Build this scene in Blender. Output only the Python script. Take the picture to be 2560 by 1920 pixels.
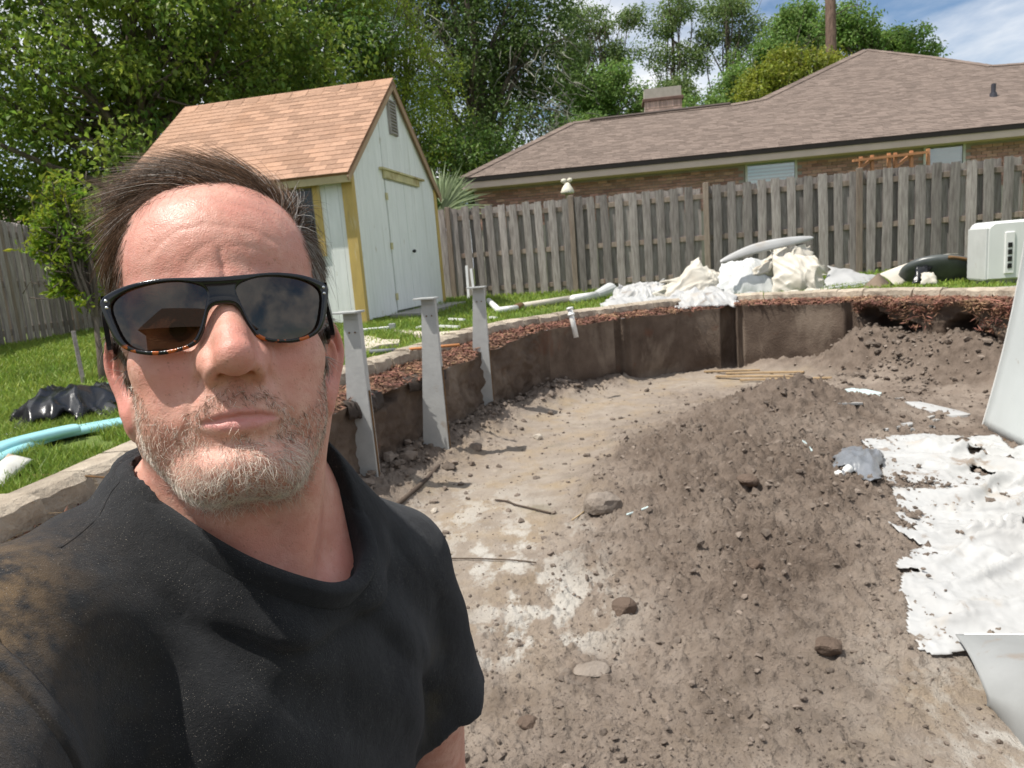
import bpy, math, random
import numpy as np
from mathutils import Vector, Matrix

for o in list(bpy.data.objects):
    bpy.data.objects.remove(o)
scene = bpy.context.scene
COL = scene.collection
RAD = math.radians
random.seed(7)
RNG = np.random.default_rng(11)

# ------------------------------------------------------------------ camera
PITCH, ROLL, FPX = RAD(9.5), RAD(4.5), 1778.0
CAMP = np.array([0.0, 0.0, 1.55])
_f = np.array([0, math.cos(PITCH), -math.sin(PITCH)])
_r = np.array([1.0, 0, 0])
_u = np.array([0, math.sin(PITCH), math.cos(PITCH)])
_R = math.cos(ROLL) * _r - math.sin(ROLL) * _u
_U = math.sin(ROLL) * _r + math.cos(ROLL) * _u
cam = bpy.data.cameras.new('camera')
cam_ob = bpy.data.objects.new('camera', cam)
COL.objects.link(cam_ob)
cam_ob.matrix_world = Matrix(((_R[0], _U[0], -_f[0], 0), (_R[1], _U[1], -_f[1], 0), (_R[2], _U[2], -_f[2], 1.55), (0, 0, 0, 1)))
cam.sensor_width = 36.0
cam.lens = 36.0 * FPX / 2560.0
cam.clip_start, cam.clip_end = 0.02, 2000
cam.dof.use_dof = True
cam.dof.focus_distance = 0.50
cam.dof.aperture_fstop = 26.0
scene.camera = cam_ob

# ------------------------------------------------------------------ world, sun, exposure
SUN = np.array([-0.42, -0.10, 0.90]); SUN /= np.linalg.norm(SUN)
world = bpy.data.worlds.new('World'); scene.world = world
world.use_nodes = True
nt = world.node_tree; nt.nodes.clear()
def N(t, ty, **kw):
    n = t.nodes.new(ty)
    for k, v in kw.items():
        if k.startswith('i_'):
            key = k[2:]
            key = int(key) if key.isdigit() else key.replace('_', ' ')
            n.inputs[key].default_value = v
        else:
            setattr(n, k, v)
    return n
out = N(nt, 'ShaderNodeOutputWorld')
sky = N(nt, 'ShaderNodeTexSky', sky_type='NISHITA', sun_disc=False)
sky.ozone_density = 3.0; sky.dust_density = 0.3; sky.sun_elevation = math.asin(SUN[2]); sky.sun_rotation = math.atan2(SUN[0], SUN[1])
bg = N(nt, 'ShaderNodeBackground', i_Strength=0.10)
nt.links.new(sky.outputs[0], bg.inputs[0])
tc = N(nt, 'ShaderNodeTexCoord')
sep = N(nt, 'ShaderNodeSeparateXYZ'); nt.links.new(tc.outputs['Generated'], sep.inputs[0])
mx = N(nt, 'ShaderNodeMath', operation='MAXIMUM'); nt.links.new(sep.outputs[2], mx.inputs[0]); mx.inputs[1].default_value = 0.0
ad = N(nt, 'ShaderNodeMath', operation='ADD'); nt.links.new(mx.outputs[0], ad.inputs[0]); ad.inputs[1].default_value = 0.22
dv = N(nt, 'ShaderNodeVectorMath', operation='DIVIDE'); nt.links.new(tc.outputs['Generated'], dv.inputs[0])
cmb = N(nt, 'ShaderNodeCombineXYZ'); cmb.inputs[2].default_value = 1.0
nt.links.new(ad.outputs[0], cmb.inputs[0]); nt.links.new(ad.outputs[0], cmb.inputs[1]); nt.links.new(ad.outputs[0], cmb.inputs[2])
nt.links.new(cmb.outputs[0], dv.inputs[1])
mp = N(nt, 'ShaderNodeMapping'); mp.inputs['Location'].default_value = (2.2, 6.1, 0.0)
nt.links.new(dv.outputs[0], mp.inputs[0])
n1 = N(nt, 'ShaderNodeTexNoise', i_Scale=1.15, i_Detail=9.0, i_Roughness=0.55, i_Distortion=0.3)
nt.links.new(mp.outputs[0], n1.inputs['Vector'])
rp = N(nt, 'ShaderNodeValToRGB'); rp.color_ramp.elements[0].position = 0.38; rp.color_ramp.elements[1].position = 0.56
nt.links.new(n1.outputs[0], rp.inputs[0])
n2 = N(nt, 'ShaderNodeTexNoise', i_Scale=2.6, i_Detail=6.0); nt.links.new(mp.outputs[0], n2.inputs['Vector'])
rc = N(nt, 'ShaderNodeValToRGB')
rc.color_ramp.elements[0].color = (0.62, 0.68, 0.76, 1); rc.color_ramp.elements[0].position = 0.35
rc.color_ramp.elements[1].color = (0.98, 0.99, 1.0, 1); rc.color_ramp.elements[1].position = 0.62
nt.links.new(n2.outputs[0], rc.inputs[0])
bgc = N(nt, 'ShaderNodeBackground', i_Strength=0.95); nt.links.new(rc.outputs[0], bgc.inputs[0])
mxs = N(nt, 'ShaderNodeMixShader')
nt.links.new(rp.outputs[0], mxs.inputs[0]); nt.links.new(bg.outputs[0], mxs.inputs[1]); nt.links.new(bgc.outputs[0], mxs.inputs[2])
nt.links.new(mxs.outputs[0], out.inputs[0])

sun = bpy.data.lights.new('sun', 'SUN'); sun.energy = 5.0; sun.angle = RAD(0.53); sun.color = (1.0, 0.955, 0.88)
sun_ob = bpy.data.objects.new('sun', sun); COL.objects.link(sun_ob)
sun_ob.rotation_euler = Vector(SUN).to_track_quat('Z', 'Y').to_euler()
sun_ob.location = (-20, -5, 45)
vs = scene.view_settings
vs.view_transform = 'Standard'; vs.look = 'None'; vs.gamma = 1.0; vs.use_curve_mapping = False
vs.exposure = 0.24
scene.cycles.max_bounces = 6
scene.cycles.transparent_max_bounces = 8
scene.cycles.use_denoising = True

# ------------------------------------------------------------------ helpers
def ray(x, y):
    return _f + _R * (x - 1280) / FPX + _U * (960 - y) / FPX
def at(x, y, w):                                   # photo pixel + depth -> place
    return CAMP + ray(x, y) * w
def onz(x, y, z):                                  # photo pixel -> place on a level
    d = ray(x, y)
    return CAMP + d * ((z - CAMP[2]) / d[2])

def tag(o, label=None, cat=None, group=None, kind=None):
    if label: o['label'] = label
    if cat: o['category'] = cat
    if group: o['group'] = group
    if kind: o['kind'] = kind
    return o
def empty(name, loc, label=None, cat=None, group=None, rz=0.0):
    o = bpy.data.objects.new(name, None); COL.objects.link(o)
    o.location = Vector(loc); o.rotation_euler = (0, 0, rz); o.empty_display_size = 0.1
    return tag(o, label, cat, group)
def link(name, me, parent=None, loc=None, mw=None):
    o = bpy.data.objects.new(name, me); COL.objects.link(o)
    if parent: o.parent = parent
    if loc is not None: o.location = Vector(loc)
    if mw is not None: o.matrix_local = mw
    return o
def mesh_np(name, V, F, m=None, smooth=False):     # F: (n,3) or (n,4) array, or a list of such arrays
    Fs = F if isinstance(F, list) else [F]
    Fs = [np.asarray(f, dtype=np.int32) for f in Fs if len(f)]
    me = bpy.data.meshes.new(name)
    V = np.ascontiguousarray(V, dtype=np.float32)
    me.vertices.add(len(V)); me.vertices.foreach_set('co', V.ravel())
    loops = np.concatenate([f.ravel() for f in Fs]) if Fs else np.zeros(0, np.int32)
    tot = np.concatenate([np.full(len(f), f.shape[1], np.int32) for f in Fs])
    start = np.concatenate([[0], np.cumsum(tot)[:-1]]).astype(np.int32)
    me.loops.add(len(loops)); me.loops.foreach_set('vertex_index', loops)
    me.polygons.add(len(tot)); me.polygons.foreach_set('loop_start', start)
    me.polygons.foreach_set('use_smooth', np.full(len(tot), smooth))
    me.update(calc_edges=True); me.validate()
    if m is not None: me.materials.append(m)
    return me
def obj_np(name, V, F, m, parent=None, smooth=False):
    me = mesh_np(name, V, F, m, smooth)
    if parent is not None:                          # V is in world space: express it under the parent
        Mi = np.array(pw(parent).inverted())
        V = np.asarray(V) @ Mi[:3, :3].T + Mi[:3, 3]
        me.vertices.foreach_set('co', np.ascontiguousarray(V, np.float32).ravel()); me.update()
    return link(name, me, parent)
def pw(o):                                          # world matrix without waiting for a depsgraph update
    m = Matrix.Translation(o.location) @ o.rotation_euler.to_matrix().to_4x4() @ Matrix.Diagonal((*o.scale, 1))
    return pw(o.parent) @ m if o.parent else m
def rot2(a):
    return np.array([[math.cos(a), -math.sin(a)], [math.sin(a), math.cos(a)]])

class MB:
    def __init__(s): s.v, s.f3, s.f4, s.n = [], [], [], 0
    def add(s, V, F):
        V = np.asarray(V, float); F = [list(f) for f in F]
        for f in F:
            g = [i + s.n for i in f]
            if len(g) == 3: s.f3.append(g)
            elif len(g) == 4: s.f4.append(g)
            else:
                from mathutils.geometry import tessellate_polygon
                nv = sum((np.cross(V[f[k]] - V[f[0]], V[f[k + 1]] - V[f[0]]) for k in range(1, len(f) - 1)), np.zeros(3))
                for t3 in tessellate_polygon([[Vector(V[i]) for i in f]]):
                    q = [f[i] for i in t3]; w = np.cross(V[q[1]] - V[q[0]], V[q[2]] - V[q[0]])
                    s.f3.append([i + s.n for i in (q if w @ nv >= 0 else q[::-1])])
        s.v.append(V); s.n += len(V); return s
    def box(s, c, h, ax=None, ch=0.0):              # centre, half sizes, axes rows, optional chamfer
        ax = np.eye(3) if ax is None else np.asarray(ax, float)
        h = np.asarray(h, float)
        if ch <= 0:
            P = np.array([[x, y, z] for x in (-1, 1) for y in (-1, 1) for z in (-1, 1)], float) * h
            F = [(0, 1, 3, 2), (4, 6, 7, 5), (0, 4, 5, 1), (2, 3, 7, 6), (0, 2, 6, 4), (1, 5, 7, 3)]
        else:
            P, F, idx = [], [], {}
            for x in (-1, 1):
                for y in (-1, 1):
                    for z in (-1, 1):
                        for k in range(3):
                            q = np.array([x, y, z], float) * h
                            for a in range(3):
                                if a != k: q[a] -= (x, y, z)[a] * ch
                            idx[(x, y, z, k)] = len(P); P.append(q)
            for k in range(3):
                a, b = [(1, 2), (2, 0), (0, 1)][k]
                for sg in (-1, 1):
                    q = []
                    for (sa, sb) in ((-1, -1), (1, -1), (1, 1), (-1, 1)):
                        c3 = [0, 0, 0]; c3[k] = sg; c3[a] = sa; c3[b] = sb
                        q.append(idx[(*c3, k)])
                    F.append(q if sg > 0 else q[::-1])
            for k in range(3):                       # chamfer strips along axis k
                a, b = [(1, 2), (2, 0), (0, 1)][k]
                for sa in (-1, 1):
                    for sb in (-1, 1):
                        lo = [0, 0, 0]; hi = [0, 0, 0]
                        lo[k], hi[k] = -1, 1; lo[a] = hi[a] = sa; lo[b] = hi[b] = sb
                        q = [idx[(*lo, a)], idx[(*hi, a)], idx[(*hi, b)], idx[(*lo, b)]]
                        F.append(q[::-1] if sa * sb > 0 else q)
            for x in (-1, 1):
                for y in (-1, 1):
                    for z in (-1, 1):
                        q = [idx[(x, y, z, k)] for k in range(3)]
                        F.append(q if x * y * z > 0 else q[::-1])
            P = np.array(P)
        return s.add(P @ ax + np.asarray(c, float), F)
    def bar(s, a, b, w, h=None, up=(0, 0, 1), ch=0.0):   # box beam from a to b
        a, b = np.asarray(a, float), np.asarray(b, float)
        d = b - a; L = np.linalg.norm(d); d = d / L
        up = np.asarray(up, float)
        if abs(d @ up) > 0.98: up = np.array([0, 1.0, 0])
        x = np.cross(d, up); x /= np.linalg.norm(x); z = np.cross(x, d)
        return s.box((a + b) / 2, (w / 2, L / 2, (h or w) / 2), np.array([x, d, z]), ch)
    def tube(s, pts, r, n=8, cap=True):
        pts = np.asarray(pts, float); m = len(pts)
        r = np.full(m, r) if np.isscalar(r) else np.asarray(r, float)
        T = np.gradient(pts, axis=0); T /= np.linalg.norm(T, axis=1)[:, None] + 1e-12
        up = np.array([0, 0, 1.0]) if abs(T[0][2]) < 0.9 else np.array([1.0, 0, 0])
        V = []
        for i in range(m):
            x = np.cross(T[i], up); x /= np.linalg.norm(x) + 1e-12; y = np.cross(x, T[i]); up = y
            for k in range(n):
                a = 2 * math.pi * k / n
                V.append(pts[i] + r[i] * (math.cos(a) * x + math.sin(a) * y))
        F = [(i * n + k, i * n + (k + 1) % n, (i + 1) * n + (k + 1) % n, (i + 1) * n + k) for i in range(m - 1) for k in range(n)]
        if cap: F += [tuple(range(n))[::-1], tuple((m - 1) * n + k for k in range(n))]
        return s.add(V, F)
    def grid(s, P):                                  # (a,b,3) array of points
        a, b = P.shape[:2]
        F = [(i * b + j, (i + 1) * b + j, (i + 1) * b + j + 1, i * b + j + 1) for i in range(a - 1) for j in range(b - 1)]
        return s.add(P.reshape(-1, 3), F)
    def lathe(s, prof, c=(0, 0, 0), n=16, ax=None):
        ax = np.eye(3) if ax is None else np.asarray(ax)
        V = [np.array([r * math.cos(2 * math.pi * k / n), r * math.sin(2 * math.pi * k / n), z]) @ ax + np.asarray(c) for r, z in prof for k in range(n)]
        m = len(prof)
        F = [(i * n + k, i * n + (k + 1) % n, (i + 1) * n + (k + 1) % n, (i + 1) * n + k) for i in range(m - 1) for k in range(n)]
        F += [tuple(range(n))[::-1], tuple((m - 1) * n + k for k in range(n))]
        return s.add(V, F)
    def arrays(s):
        return np.concatenate(s.v), [np.array(s.f3, np.int32).reshape(-1, 3), np.array(s.f4, np.int32).reshape(-1, 4)]
    def build(s, name, m, parent=None, smooth=False):
        V, F = s.arrays()
        return obj_np(name, V, F, m, parent, smooth)
    def mesh(s, name, m, smooth=False):
        V, F = s.arrays(); return mesh_np(name, V, F, m, smooth)

# gradient-free lattice noise (numpy), values about -1..1
_PT = np.random.default_rng(3).permutation(512).astype(np.int64)
_PV = np.random.default_rng(4).uniform(-1, 1, 512).astype(np.float32)
def vnoise(P, seed=0):
    P = np.asarray(P, np.float32)
    if P.shape[-1] == 2: P = np.concatenate([P, np.zeros(P.shape[:-1] + (1,), np.float32)], -1)
    Q = np.floor(P); fr = P - Q; fr = fr * fr * fr * (fr * (fr * 6 - 15) + 10); Q = Q.astype(np.int64) + seed * 37
    x, y, z = Q[..., 0], Q[..., 1], Q[..., 2]
    out = 0
    for dx in (0, 1):
        wx = fr[..., 0] if dx else 1 - fr[..., 0]
        hx = _PT[(x + dx) & 511]
        for dy in (0, 1):
            wy = fr[..., 1] if dy else 1 - fr[..., 1]
            hy = _PT[(hx + y + dy) & 511]
            for dz in (0, 1):
                wz = fr[..., 2] if dz else 1 - fr[..., 2]
                out = out + wx * wy * wz * _PV[_PT[(hy + z + dz) & 511]]
    return out
def fbm(P, octv=4, seed=0, gain=0.5, lac=2.03):
    P = np.asarray(P, np.float32); a, s, t = 1.0, 0.0, 0.0
    for i in range(octv):
        s = s + a * vnoise(P, seed + i * 5); t += a; a *= gain; P = P * lac + 7.3
    return s / t
def sstep(a, b, x):
    t = np.clip((np.asarray(x, float) - a) / (b - a), 0, 1); return t * t * (3 - 2 * t)

# ------------------------------------------------------------------ materials
def mat(name, c1, c2=None, scale=6.0, rough=0.8, bump=0.0, bscale=None, rnd=None, ramt=0.25, stretch=(1, 1, 1), spec=0.3,
        metal=0.0, stain=None, stain2=None, trans=0.0, detail=6.0, hue=0.0, coat=0.0, coords='pos', lo=0.35, hi=0.65, bdist=0.02, aniso=None):
    m = bpy.data.materials.new(name); m.use_nodes = True
    t = m.node_tree; t.nodes.clear(); L = t.links.new
    o = N(t, 'ShaderNodeOutputMaterial'); b = N(t, 'ShaderNodeBsdfPrincipled')
    b.inputs['Roughness'].default_value = rough; b.inputs['Metallic'].default_value = metal
    b.inputs['Specular IOR Level'].default_value = spec; b.inputs['Coat Weight'].default_value = coat
    if coords == 'pos': src = N(t, 'ShaderNodeNewGeometry').outputs['Position']
    else: src = N(t, 'ShaderNodeTexCoord').outputs['Object']
    mpn = N(t, 'ShaderNodeMapping'); mpn.inputs['Scale'].default_value = stretch; L(src, mpn.inputs[0]); vec = mpn.outputs[0]
    if coords != 'pos':
        oi = N(t, 'ShaderNodeObjectInfo'); va = N(t, 'ShaderNodeVectorMath', operation='SCALE'); va.inputs[0].default_value = (13.7, 7.1, 23.3)
        L(oi.outputs['Random'], va.inputs['Scale']); vb = N(t, 'ShaderNodeVectorMath', operation='ADD'); L(vec, vb.inputs[0]); L(va.outputs[0], vb.inputs[1]); vec = vb.outputs[0]
    c2 = c2 or tuple(x * 0.75 for x in c1)
    nz = N(t, 'ShaderNodeTexNoise', i_Scale=scale, i_Detail=detail, i_Roughness=0.6); L(vec, nz.inputs['Vector'])
    rp = N(t, 'ShaderNodeValToRGB'); e = rp.color_ramp.elements
    e[0].position, e[1].position = lo, hi; e[0].color = (*c1, 1); e[1].color = (*c2, 1); L(nz.outputs[0], rp.inputs[0])
    col = rp.outputs[0]
    for k, st in enumerate((stain, stain2)):
        if st:                                         # (colour, scale, threshold, softness, strength[, stretch])
            sc, ss, th, sf, sa = st[:5]
            v2 = vec
            if len(st) > 5:
                m2 = N(t, 'ShaderNodeMapping'); m2.inputs['Scale'].default_value = st[5]; L(src, m2.inputs[0]); v2 = m2.outputs[0]
            n_ = N(t, 'ShaderNodeTexNoise', i_Scale=ss, i_Detail=7.0, i_Roughness=0.62); n_.inputs['Distortion'].default_value = 0.4
            of = N(t, 'ShaderNodeVectorMath', operation='ADD'); of.inputs[1].default_value = (k * 5.3 + 1.7, 3.1, 9.2); L(v2, of.inputs[0]); L(of.outputs[0], n_.inputs['Vector'])
            r_ = N(t, 'ShaderNodeMapRange'); r_.inputs[1].default_value = th; r_.inputs[2].default_value = th + sf; r_.inputs[4].default_value = sa; L(n_.outputs[0], r_.inputs[0])
            mx_ = N(t, 'ShaderNodeMix', data_type='RGBA'); L(r_.outputs[0], mx_.inputs[0]); L(col, mx_.inputs[6]); mx_.inputs[7].default_value = (*sc, 1); col = mx_.outputs[2]
    if rnd:
        ro = N(t, 'ShaderNodeObjectInfo').outputs['Random'] if rnd == 'obj' else N(t, 'ShaderNodeNewGeometry').outputs['Random Per Island']
        mr = N(t, 'ShaderNodeMapRange'); mr.inputs[3].default_value = 1 - ramt; mr.inputs[4].default_value = 1 + ramt; L(ro, mr.inputs[0])
        hs = N(t, 'ShaderNodeHueSaturation'); L(col, hs.inputs['Color']); L(mr.outputs[0], hs.inputs['Value'])
        if hue:
            ml = N(t, 'ShaderNodeMath', operation='MULTIPLY'); ml.inputs[1].default_value = 17.31; L(ro, ml.inputs[0])
            fr_ = N(t, 'ShaderNodeMath', operation='FRACT'); L(ml.outputs[0], fr_.inputs[0])
            mh = N(t, 'ShaderNodeMapRange'); mh.inputs[3].default_value = 0.5 - hue; mh.inputs[4].default_value = 0.5 + hue; L(fr_.outputs[0], mh.inputs[0]); L(mh.outputs[0], hs.inputs['Hue'])
        col = hs.outputs[0]
    L(col, b.inputs['Base Color'])
    if bump:
        bn = N(t, 'ShaderNodeTexNoise', i_Scale=bscale or scale * 6, i_Detail=8.0, i_Roughness=0.65); L(vec, bn.inputs['Vector'])
        bp = N(t, 'ShaderNodeBump', i_Strength=bump, i_Distance=bdist); L(bn.outputs[0], bp.inputs['Height']); L(bp.outputs[0], b.inputs['Normal'])
    sh = b.outputs[0]
    if trans:
        tr = N(t, 'ShaderNodeBsdfTranslucent'); L(col, tr.inputs[0]); ms = N(t, 'ShaderNodeMixShader'); ms.inputs[0].default_value = trans
        L(sh, ms.inputs[1]); L(tr.outputs[0], ms.inputs[2]); sh = ms.outputs[0]
    L(sh, o.inputs[0])
    return m
# ================================================================== pit, lawn, mulch, edging
def catmull(C, n=16, closed=True):
    C = np.asarray(C, float); m = len(C); out_ = []
    for i in range(m if closed else m - 1):
        p0, p1, p2, p3 = (C[(i + k - 1) % m] if closed else C[min(max(i + k - 1, 0), m - 1)] for k in range(4))
        t = np.linspace(0, 1, n, endpoint=False)[:, None]
        out_.append(0.5 * (2 * p1 + (p2 - p0) * t + (2 * p0 - 5 * p1 + 4 * p2 - p3) * t ** 2 + (3 * p1 - p0 - 3 * p2 + p3) * t ** 3))
    if not closed: out_.append(C[-1:])
    return np.concatenate(out_)
def resample(P, step, closed=True):
    Q = np.concatenate([P, P[:1]]) if closed else P
    d = np.concatenate([[0], np.cumsum(np.linalg.norm(np.diff(Q, axis=0), axis=1))])
    n = max(2, int(round(d[-1] / step)))
    s = np.linspace(0, d[-1], n, endpoint=not closed)
    return np.stack([np.interp(s, d, Q[:, k]) for k in range(Q.shape[1])], 1), s
EDGE_C = [(-1.45, 2.3), (-1.36, 3.7), (-1.17, 4.6), (-1.01, 5.14), (-.80, 5.75), (-.48, 6.5), (-.10, 7.25), (.48, 8.0), (1.35, 8.62), (2.2, 9.05), (2.87, 9.06),
          (3.61, 8.75), (4.14, 8.2), (4.6, 7.3), (4.78, 6.3), (4.72, 5.0), (4.4, 3.6), (3.6, 1.8), (2.2, .3), (.5, -.6), (-.8, -.3), (-1.5, .7), (-1.58, 1.5)]
EDGE, _ = resample(catmull(EDGE_C, 24), 0.05)
def normals2(P):
    T = np.roll(P, -1, 0) - np.roll(P, 1, 0); T /= np.linalg.norm(T, axis=1)[:, None]
    return np.stack([-T[:, 1], T[:, 0]], 1)           # left of travel; travel is clockwise, so left = outward
EN = normals2(EDGE)
def smooth_closed(a, k):
    w = np.ones(2 * k + 1) / (2 * k + 1)
    return np.stack([np.convolve(np.concatenate([a[-k:, i], a[:, i], a[:k, i]]), w, 'valid') for i in range(a.shape[1])], 1)
def inside(P, poly):
    x, y = P[..., 0], P[..., 1]; r = np.zeros(x.shape, bool)
    a = poly; b = np.roll(poly, -1, 0)
    for (x1, y1), (x2, y2) in zip(a, b):
        if y1 == y2: continue
        c = (y1 > y) != (y2 > y)
        r ^= c & (x < (x2 - x1) * (y - y1) / (y2 - y1) + x1)
    return r
def dist_poly(P, poly, chunk=20000):
    P = P.reshape(-1, 2); o_ = np.empty(len(P)); 
    q = poly
    for i in range(0, len(P), chunk):
        o_[i:i + chunk] = np.sqrt(((P[i:i + chunk, None, :] - q[None]) ** 2).sum(-1).min(1))
    return o_
OUT1 = smooth_closed(EDGE + EN * 0.30, 6)             # inner face of the stone edging
OUT2 = smooth_closed(EDGE + EN * 0.44, 6)

def lawn_z(P):
    P = np.asarray(P, float).reshape(-1, 2)
    d = np.where(inside(P, OUT2), 0.0, dist_poly(P, OUT2[::3]))
    z = 0.865 + 0.10 * sstep(0.2, 5.5, d) - 0.065 * (1 - sstep(6.0, 8.0, P[:, 1])) * (1 - sstep(.3, 4, d)) * (P[:, 0] < 2)
    return z + 0.012 * fbm(np.c_[P * 1.3], 3, 5) * sstep(0.1, 0.6, d)

# ---- lawn sheet with a hole over the pit, out to the horizon
M_SOIL = mat('lawn_soil', (0.10, 0.145, 0.03), (0.14, 0.185, 0.04), 9, 0.95, 0.6, 60, detail=9, stain=((0.05, 0.085, 0.018), 1.3, 0.5, 0.2, 0.7))
rings = [OUT2 - (OUT2 - OUT1) * 0.6]
ctr = np.array([1.6, 4.2])
offs = [0.0, .12, .25, .5, .9, 1.4, 2, 2.8, 3.7, 5, 7, 10, 14, 20, 32, 60, 150, 500]
V = []; nE = len(EDGE)
ang = np.arctan2(*(OUT2 - ctr).T[::-1])
for k, o_ in enumerate(offs):
    if k == 0: P = OUT2 - EN * 0.1
    else:
        b = sstep(0, 8, o_)
        rad = np.linalg.norm(OUT2 - ctr, axis=1)
        dirn = (OUT2 - ctr) / rad[:, None]
        P = OUT2 + (EN * (1 - b) + dirn * b) * o_
        if o_ < 3: P = smooth_closed(P, 4)
    z = lawn_z(P) if o_ < 60 else np.full(len(P), 0.96)
    if k == 0: z = z - 0.03
    V.append(np.c_[P, z])
V = np.concatenate(V); K = len(offs)
F = np.array([(k * nE + i, k * nE + (i + 1) % nE, (k + 1) * nE + (i + 1) % nE, (k + 1) * nE + i) for k in range(K - 1) for i in range(nE)])
tag(obj_np('lawn', V, F[:, ::-1], M_SOIL, None, True), kind='structure')

# ---- grass blades
M_GRASS = mat('grass_blades', (0.20, 0.29, 0.042), (0.28, 0.36, 0.065), 1.2, 0.55, rnd='isl', ramt=0.35, hue=0.025, trans=0.35, spec=0.35,
              stain=((0.13, 0.22, 0.034), 0.8, 0.48, 0.18, 0.7), stain2=((0.30, 0.28, 0.10), 3.0, 0.62, 0.12, 0.5))
def scatter(n, x0, x1, y0, y1):
    return np.c_[RNG.uniform(x0, x1, n), RNG.uniform(y0, y1, n)]
NO_GRASS = []
def blades(P, hmin, hmax, w):
    z = lawn_z(P); n = len(P)
    h = RNG.uniform(hmin, hmax, n); a = RNG.uniform(0, 2 * np.pi, n); le = RNG.uniform(0.1, 0.9, n) * h; b = RNG.uniform(0, 2 * np.pi, n)
    wv = np.c_[np.cos(a), np.sin(a), np.zeros(n)] * (w * RNG.uniform(.6, 1.3, n))[:, None]
    base = np.c_[P, z - 0.005]
    mid = base + np.c_[np.cos(b) * le * .3, np.sin(b) * le * .3, h * .6]
    tip = base + np.c_[np.cos(b) * le, np.sin(b) * le, h]
    Vb = np.stack([base - wv, base + wv, mid + wv * .8, mid - wv * .8, tip], 1).reshape(-1, 3)
    i = np.arange(n)[:, None] * 5
    return Vb, i + np.array([[0, 1, 2, 3]]), i + np.array([[3, 2, 4]])
sets = [(scatter(60000, -4.2, -1.3, 2.2, 5.2), .035, .085, .0028), (scatter(56000, -8, -1.0, 4.8, 10), .04, .085, .005),
        (scatter(52000, -7.5, 7.5, 7.2, 15.5), .04, .09, .008), (scatter(9000, 4.4, 8.0, 5.5, 10.5), .04, .09, .006)]
Vs, F4, F3, off = [], [], [], 0
for P, a, b, w in sets:
    P = P[~inside(P, OUT2)]
    P = P[dist_poly(P, OUT2[::2]) > 0.03]
    P = P[vnoise(P * 2.2, 9) + vnoise(P * 7, 2) * .5 > -0.75]
    v, q, t = blades(P, a, b, w); Vs.append(v); F4.append(q + off); F3.append(t + off); off += len(v)
tag(obj_np('grass', np.concatenate(Vs), [np.concatenate(F4), np.concatenate(F3)], M_GRASS), 'mown green grass growing on the lawn round the pit', 'grass', kind='stuff')

# ---- pit floor: one sheet of loose and trodden soil
def gauss(P, c, s, a=0.0):
    q = (P - np.array(c)) @ rot2(a); return np.exp(-0.5 * ((q[:, 0] / s[0]) ** 2 + (q[:, 1] / s[1]) ** 2))
def floor_parts(P):
    mound = gauss(P, (2.3, 6.05), (.50, .34)) * .27 + gauss(P, (2.55, 5.85), (.2, .25)) * .06 + gauss(P, (1.75, 5.3), (.7, .45), .5) * .15 + gauss(P, (1.35, 4.2), (.62, .75), -.3) * .17 \
        + gauss(P, (1.1, 3.1), (.6, .5)) * .08 + gauss(P, (2.9, 6.3), (.6, .3)) * .05
    dE = dist_poly(P, EDGE[::2])
    heap = gauss(P, (4.62, 7.35), (.40, .75), .4) * .36 + gauss(P, (4.05, 8.2), (.28, .22)) * .20
    heap = heap + (0.13 + .05 * vnoise(P * 2.0, 3)) * (1 - sstep(0.0, .55, dE)) * (sstep(3, 5, P[:, 1])) * (1 - sstep(1.0, 1.8, P[:, 0]) * (1 - sstep(2.9, 3.3, P[:, 0])))
    trod = np.maximum.reduce([gauss(P, (-.15, 4.5), (.55, 1.6), -.33), gauss(P, (.75, 7.2), (.7, 1.3), -.45) * .9, gauss(P, (2.3, 8.3), (1.0, .45), -.1) * .95, gauss(P, (1.6, 1.6), (.6, .6)) * .85])
    trod = trod * (1 - sstep(.03, .12, mound + heap))
    return mound, heap, trod, dE
def floor_z(P, fine=True):
    mound, heap, trod, dE = floor_parts(P)
    z = mound + heap + 0.03 * fbm(P * .8, 2, 1)
    if fine:
        loose = 1 - 0.85 * sstep(.25, .8, trod)
        z = z + loose * (0.034 * fbm(P * 4.0, 4, 12, .55) + 0.038 * np.maximum(0, fbm(P * 11, 3, 21, .6) - .08) + 0.052 * np.maximum(0, fbm(P * 25, 3, 33, .6) - .02) + 0.022 * np.maximum(0, fbm(P * 52, 2, 35, .6) - .05)) * (.6 + 1.3 * np.clip(mound * 4 + heap * 3, 0, .6))
        z = z + 0.004 * fbm(P * 18, 3, 41) + loose * .010 * np.abs(fbm(P * 16, 3, 47, .6))
    return z, trod, mound + heap
th = np.concatenate([np.linspace(-math.pi, -.75, 60, endpoint=False), np.linspace(-.75, .95, 640, endpoint=False), np.linspace(.95, math.pi, 60)])
rr = np.concatenate([np.geomspace(.1, 1.5, 30, endpoint=False), np.geomspace(1.5, 9.9, 560)])
T_, R_ = np.meshgrid(th, rr, indexing='ij')
FP = np.stack([np.sin(T_) * R_, np.cos(T_) * R_], -1); sh_ = FP.shape[:2]; FP = FP.reshape(-1, 2)
keep = inside(FP, (EDGE + EN * 0.16)[::2])
fz = np.zeros(len(FP)); ft = np.zeros(len(FP)); fl = np.zeros(len(FP))
fz[keep], ft[keep], fl[keep] = floor_z(FP[keep])
ids = np.arange(len(FP)).reshape(sh_)
Fq = np.stack([ids[:-1, :-1], ids[1:, :-1], ids[1:, 1:], ids[:-1, 1:]], -1).reshape(-1, 4)
Fq = Fq[keep[Fq].all(1)]
used = np.zeros(len(FP), bool); used[Fq.ravel()] = True
remap = np.cumsum(used) - 1
FV = np.c_[FP, fz][used]
M_DIRT = bpy.data.materials.new('pit_dirt'); M_DIRT.use_nodes = True
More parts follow.
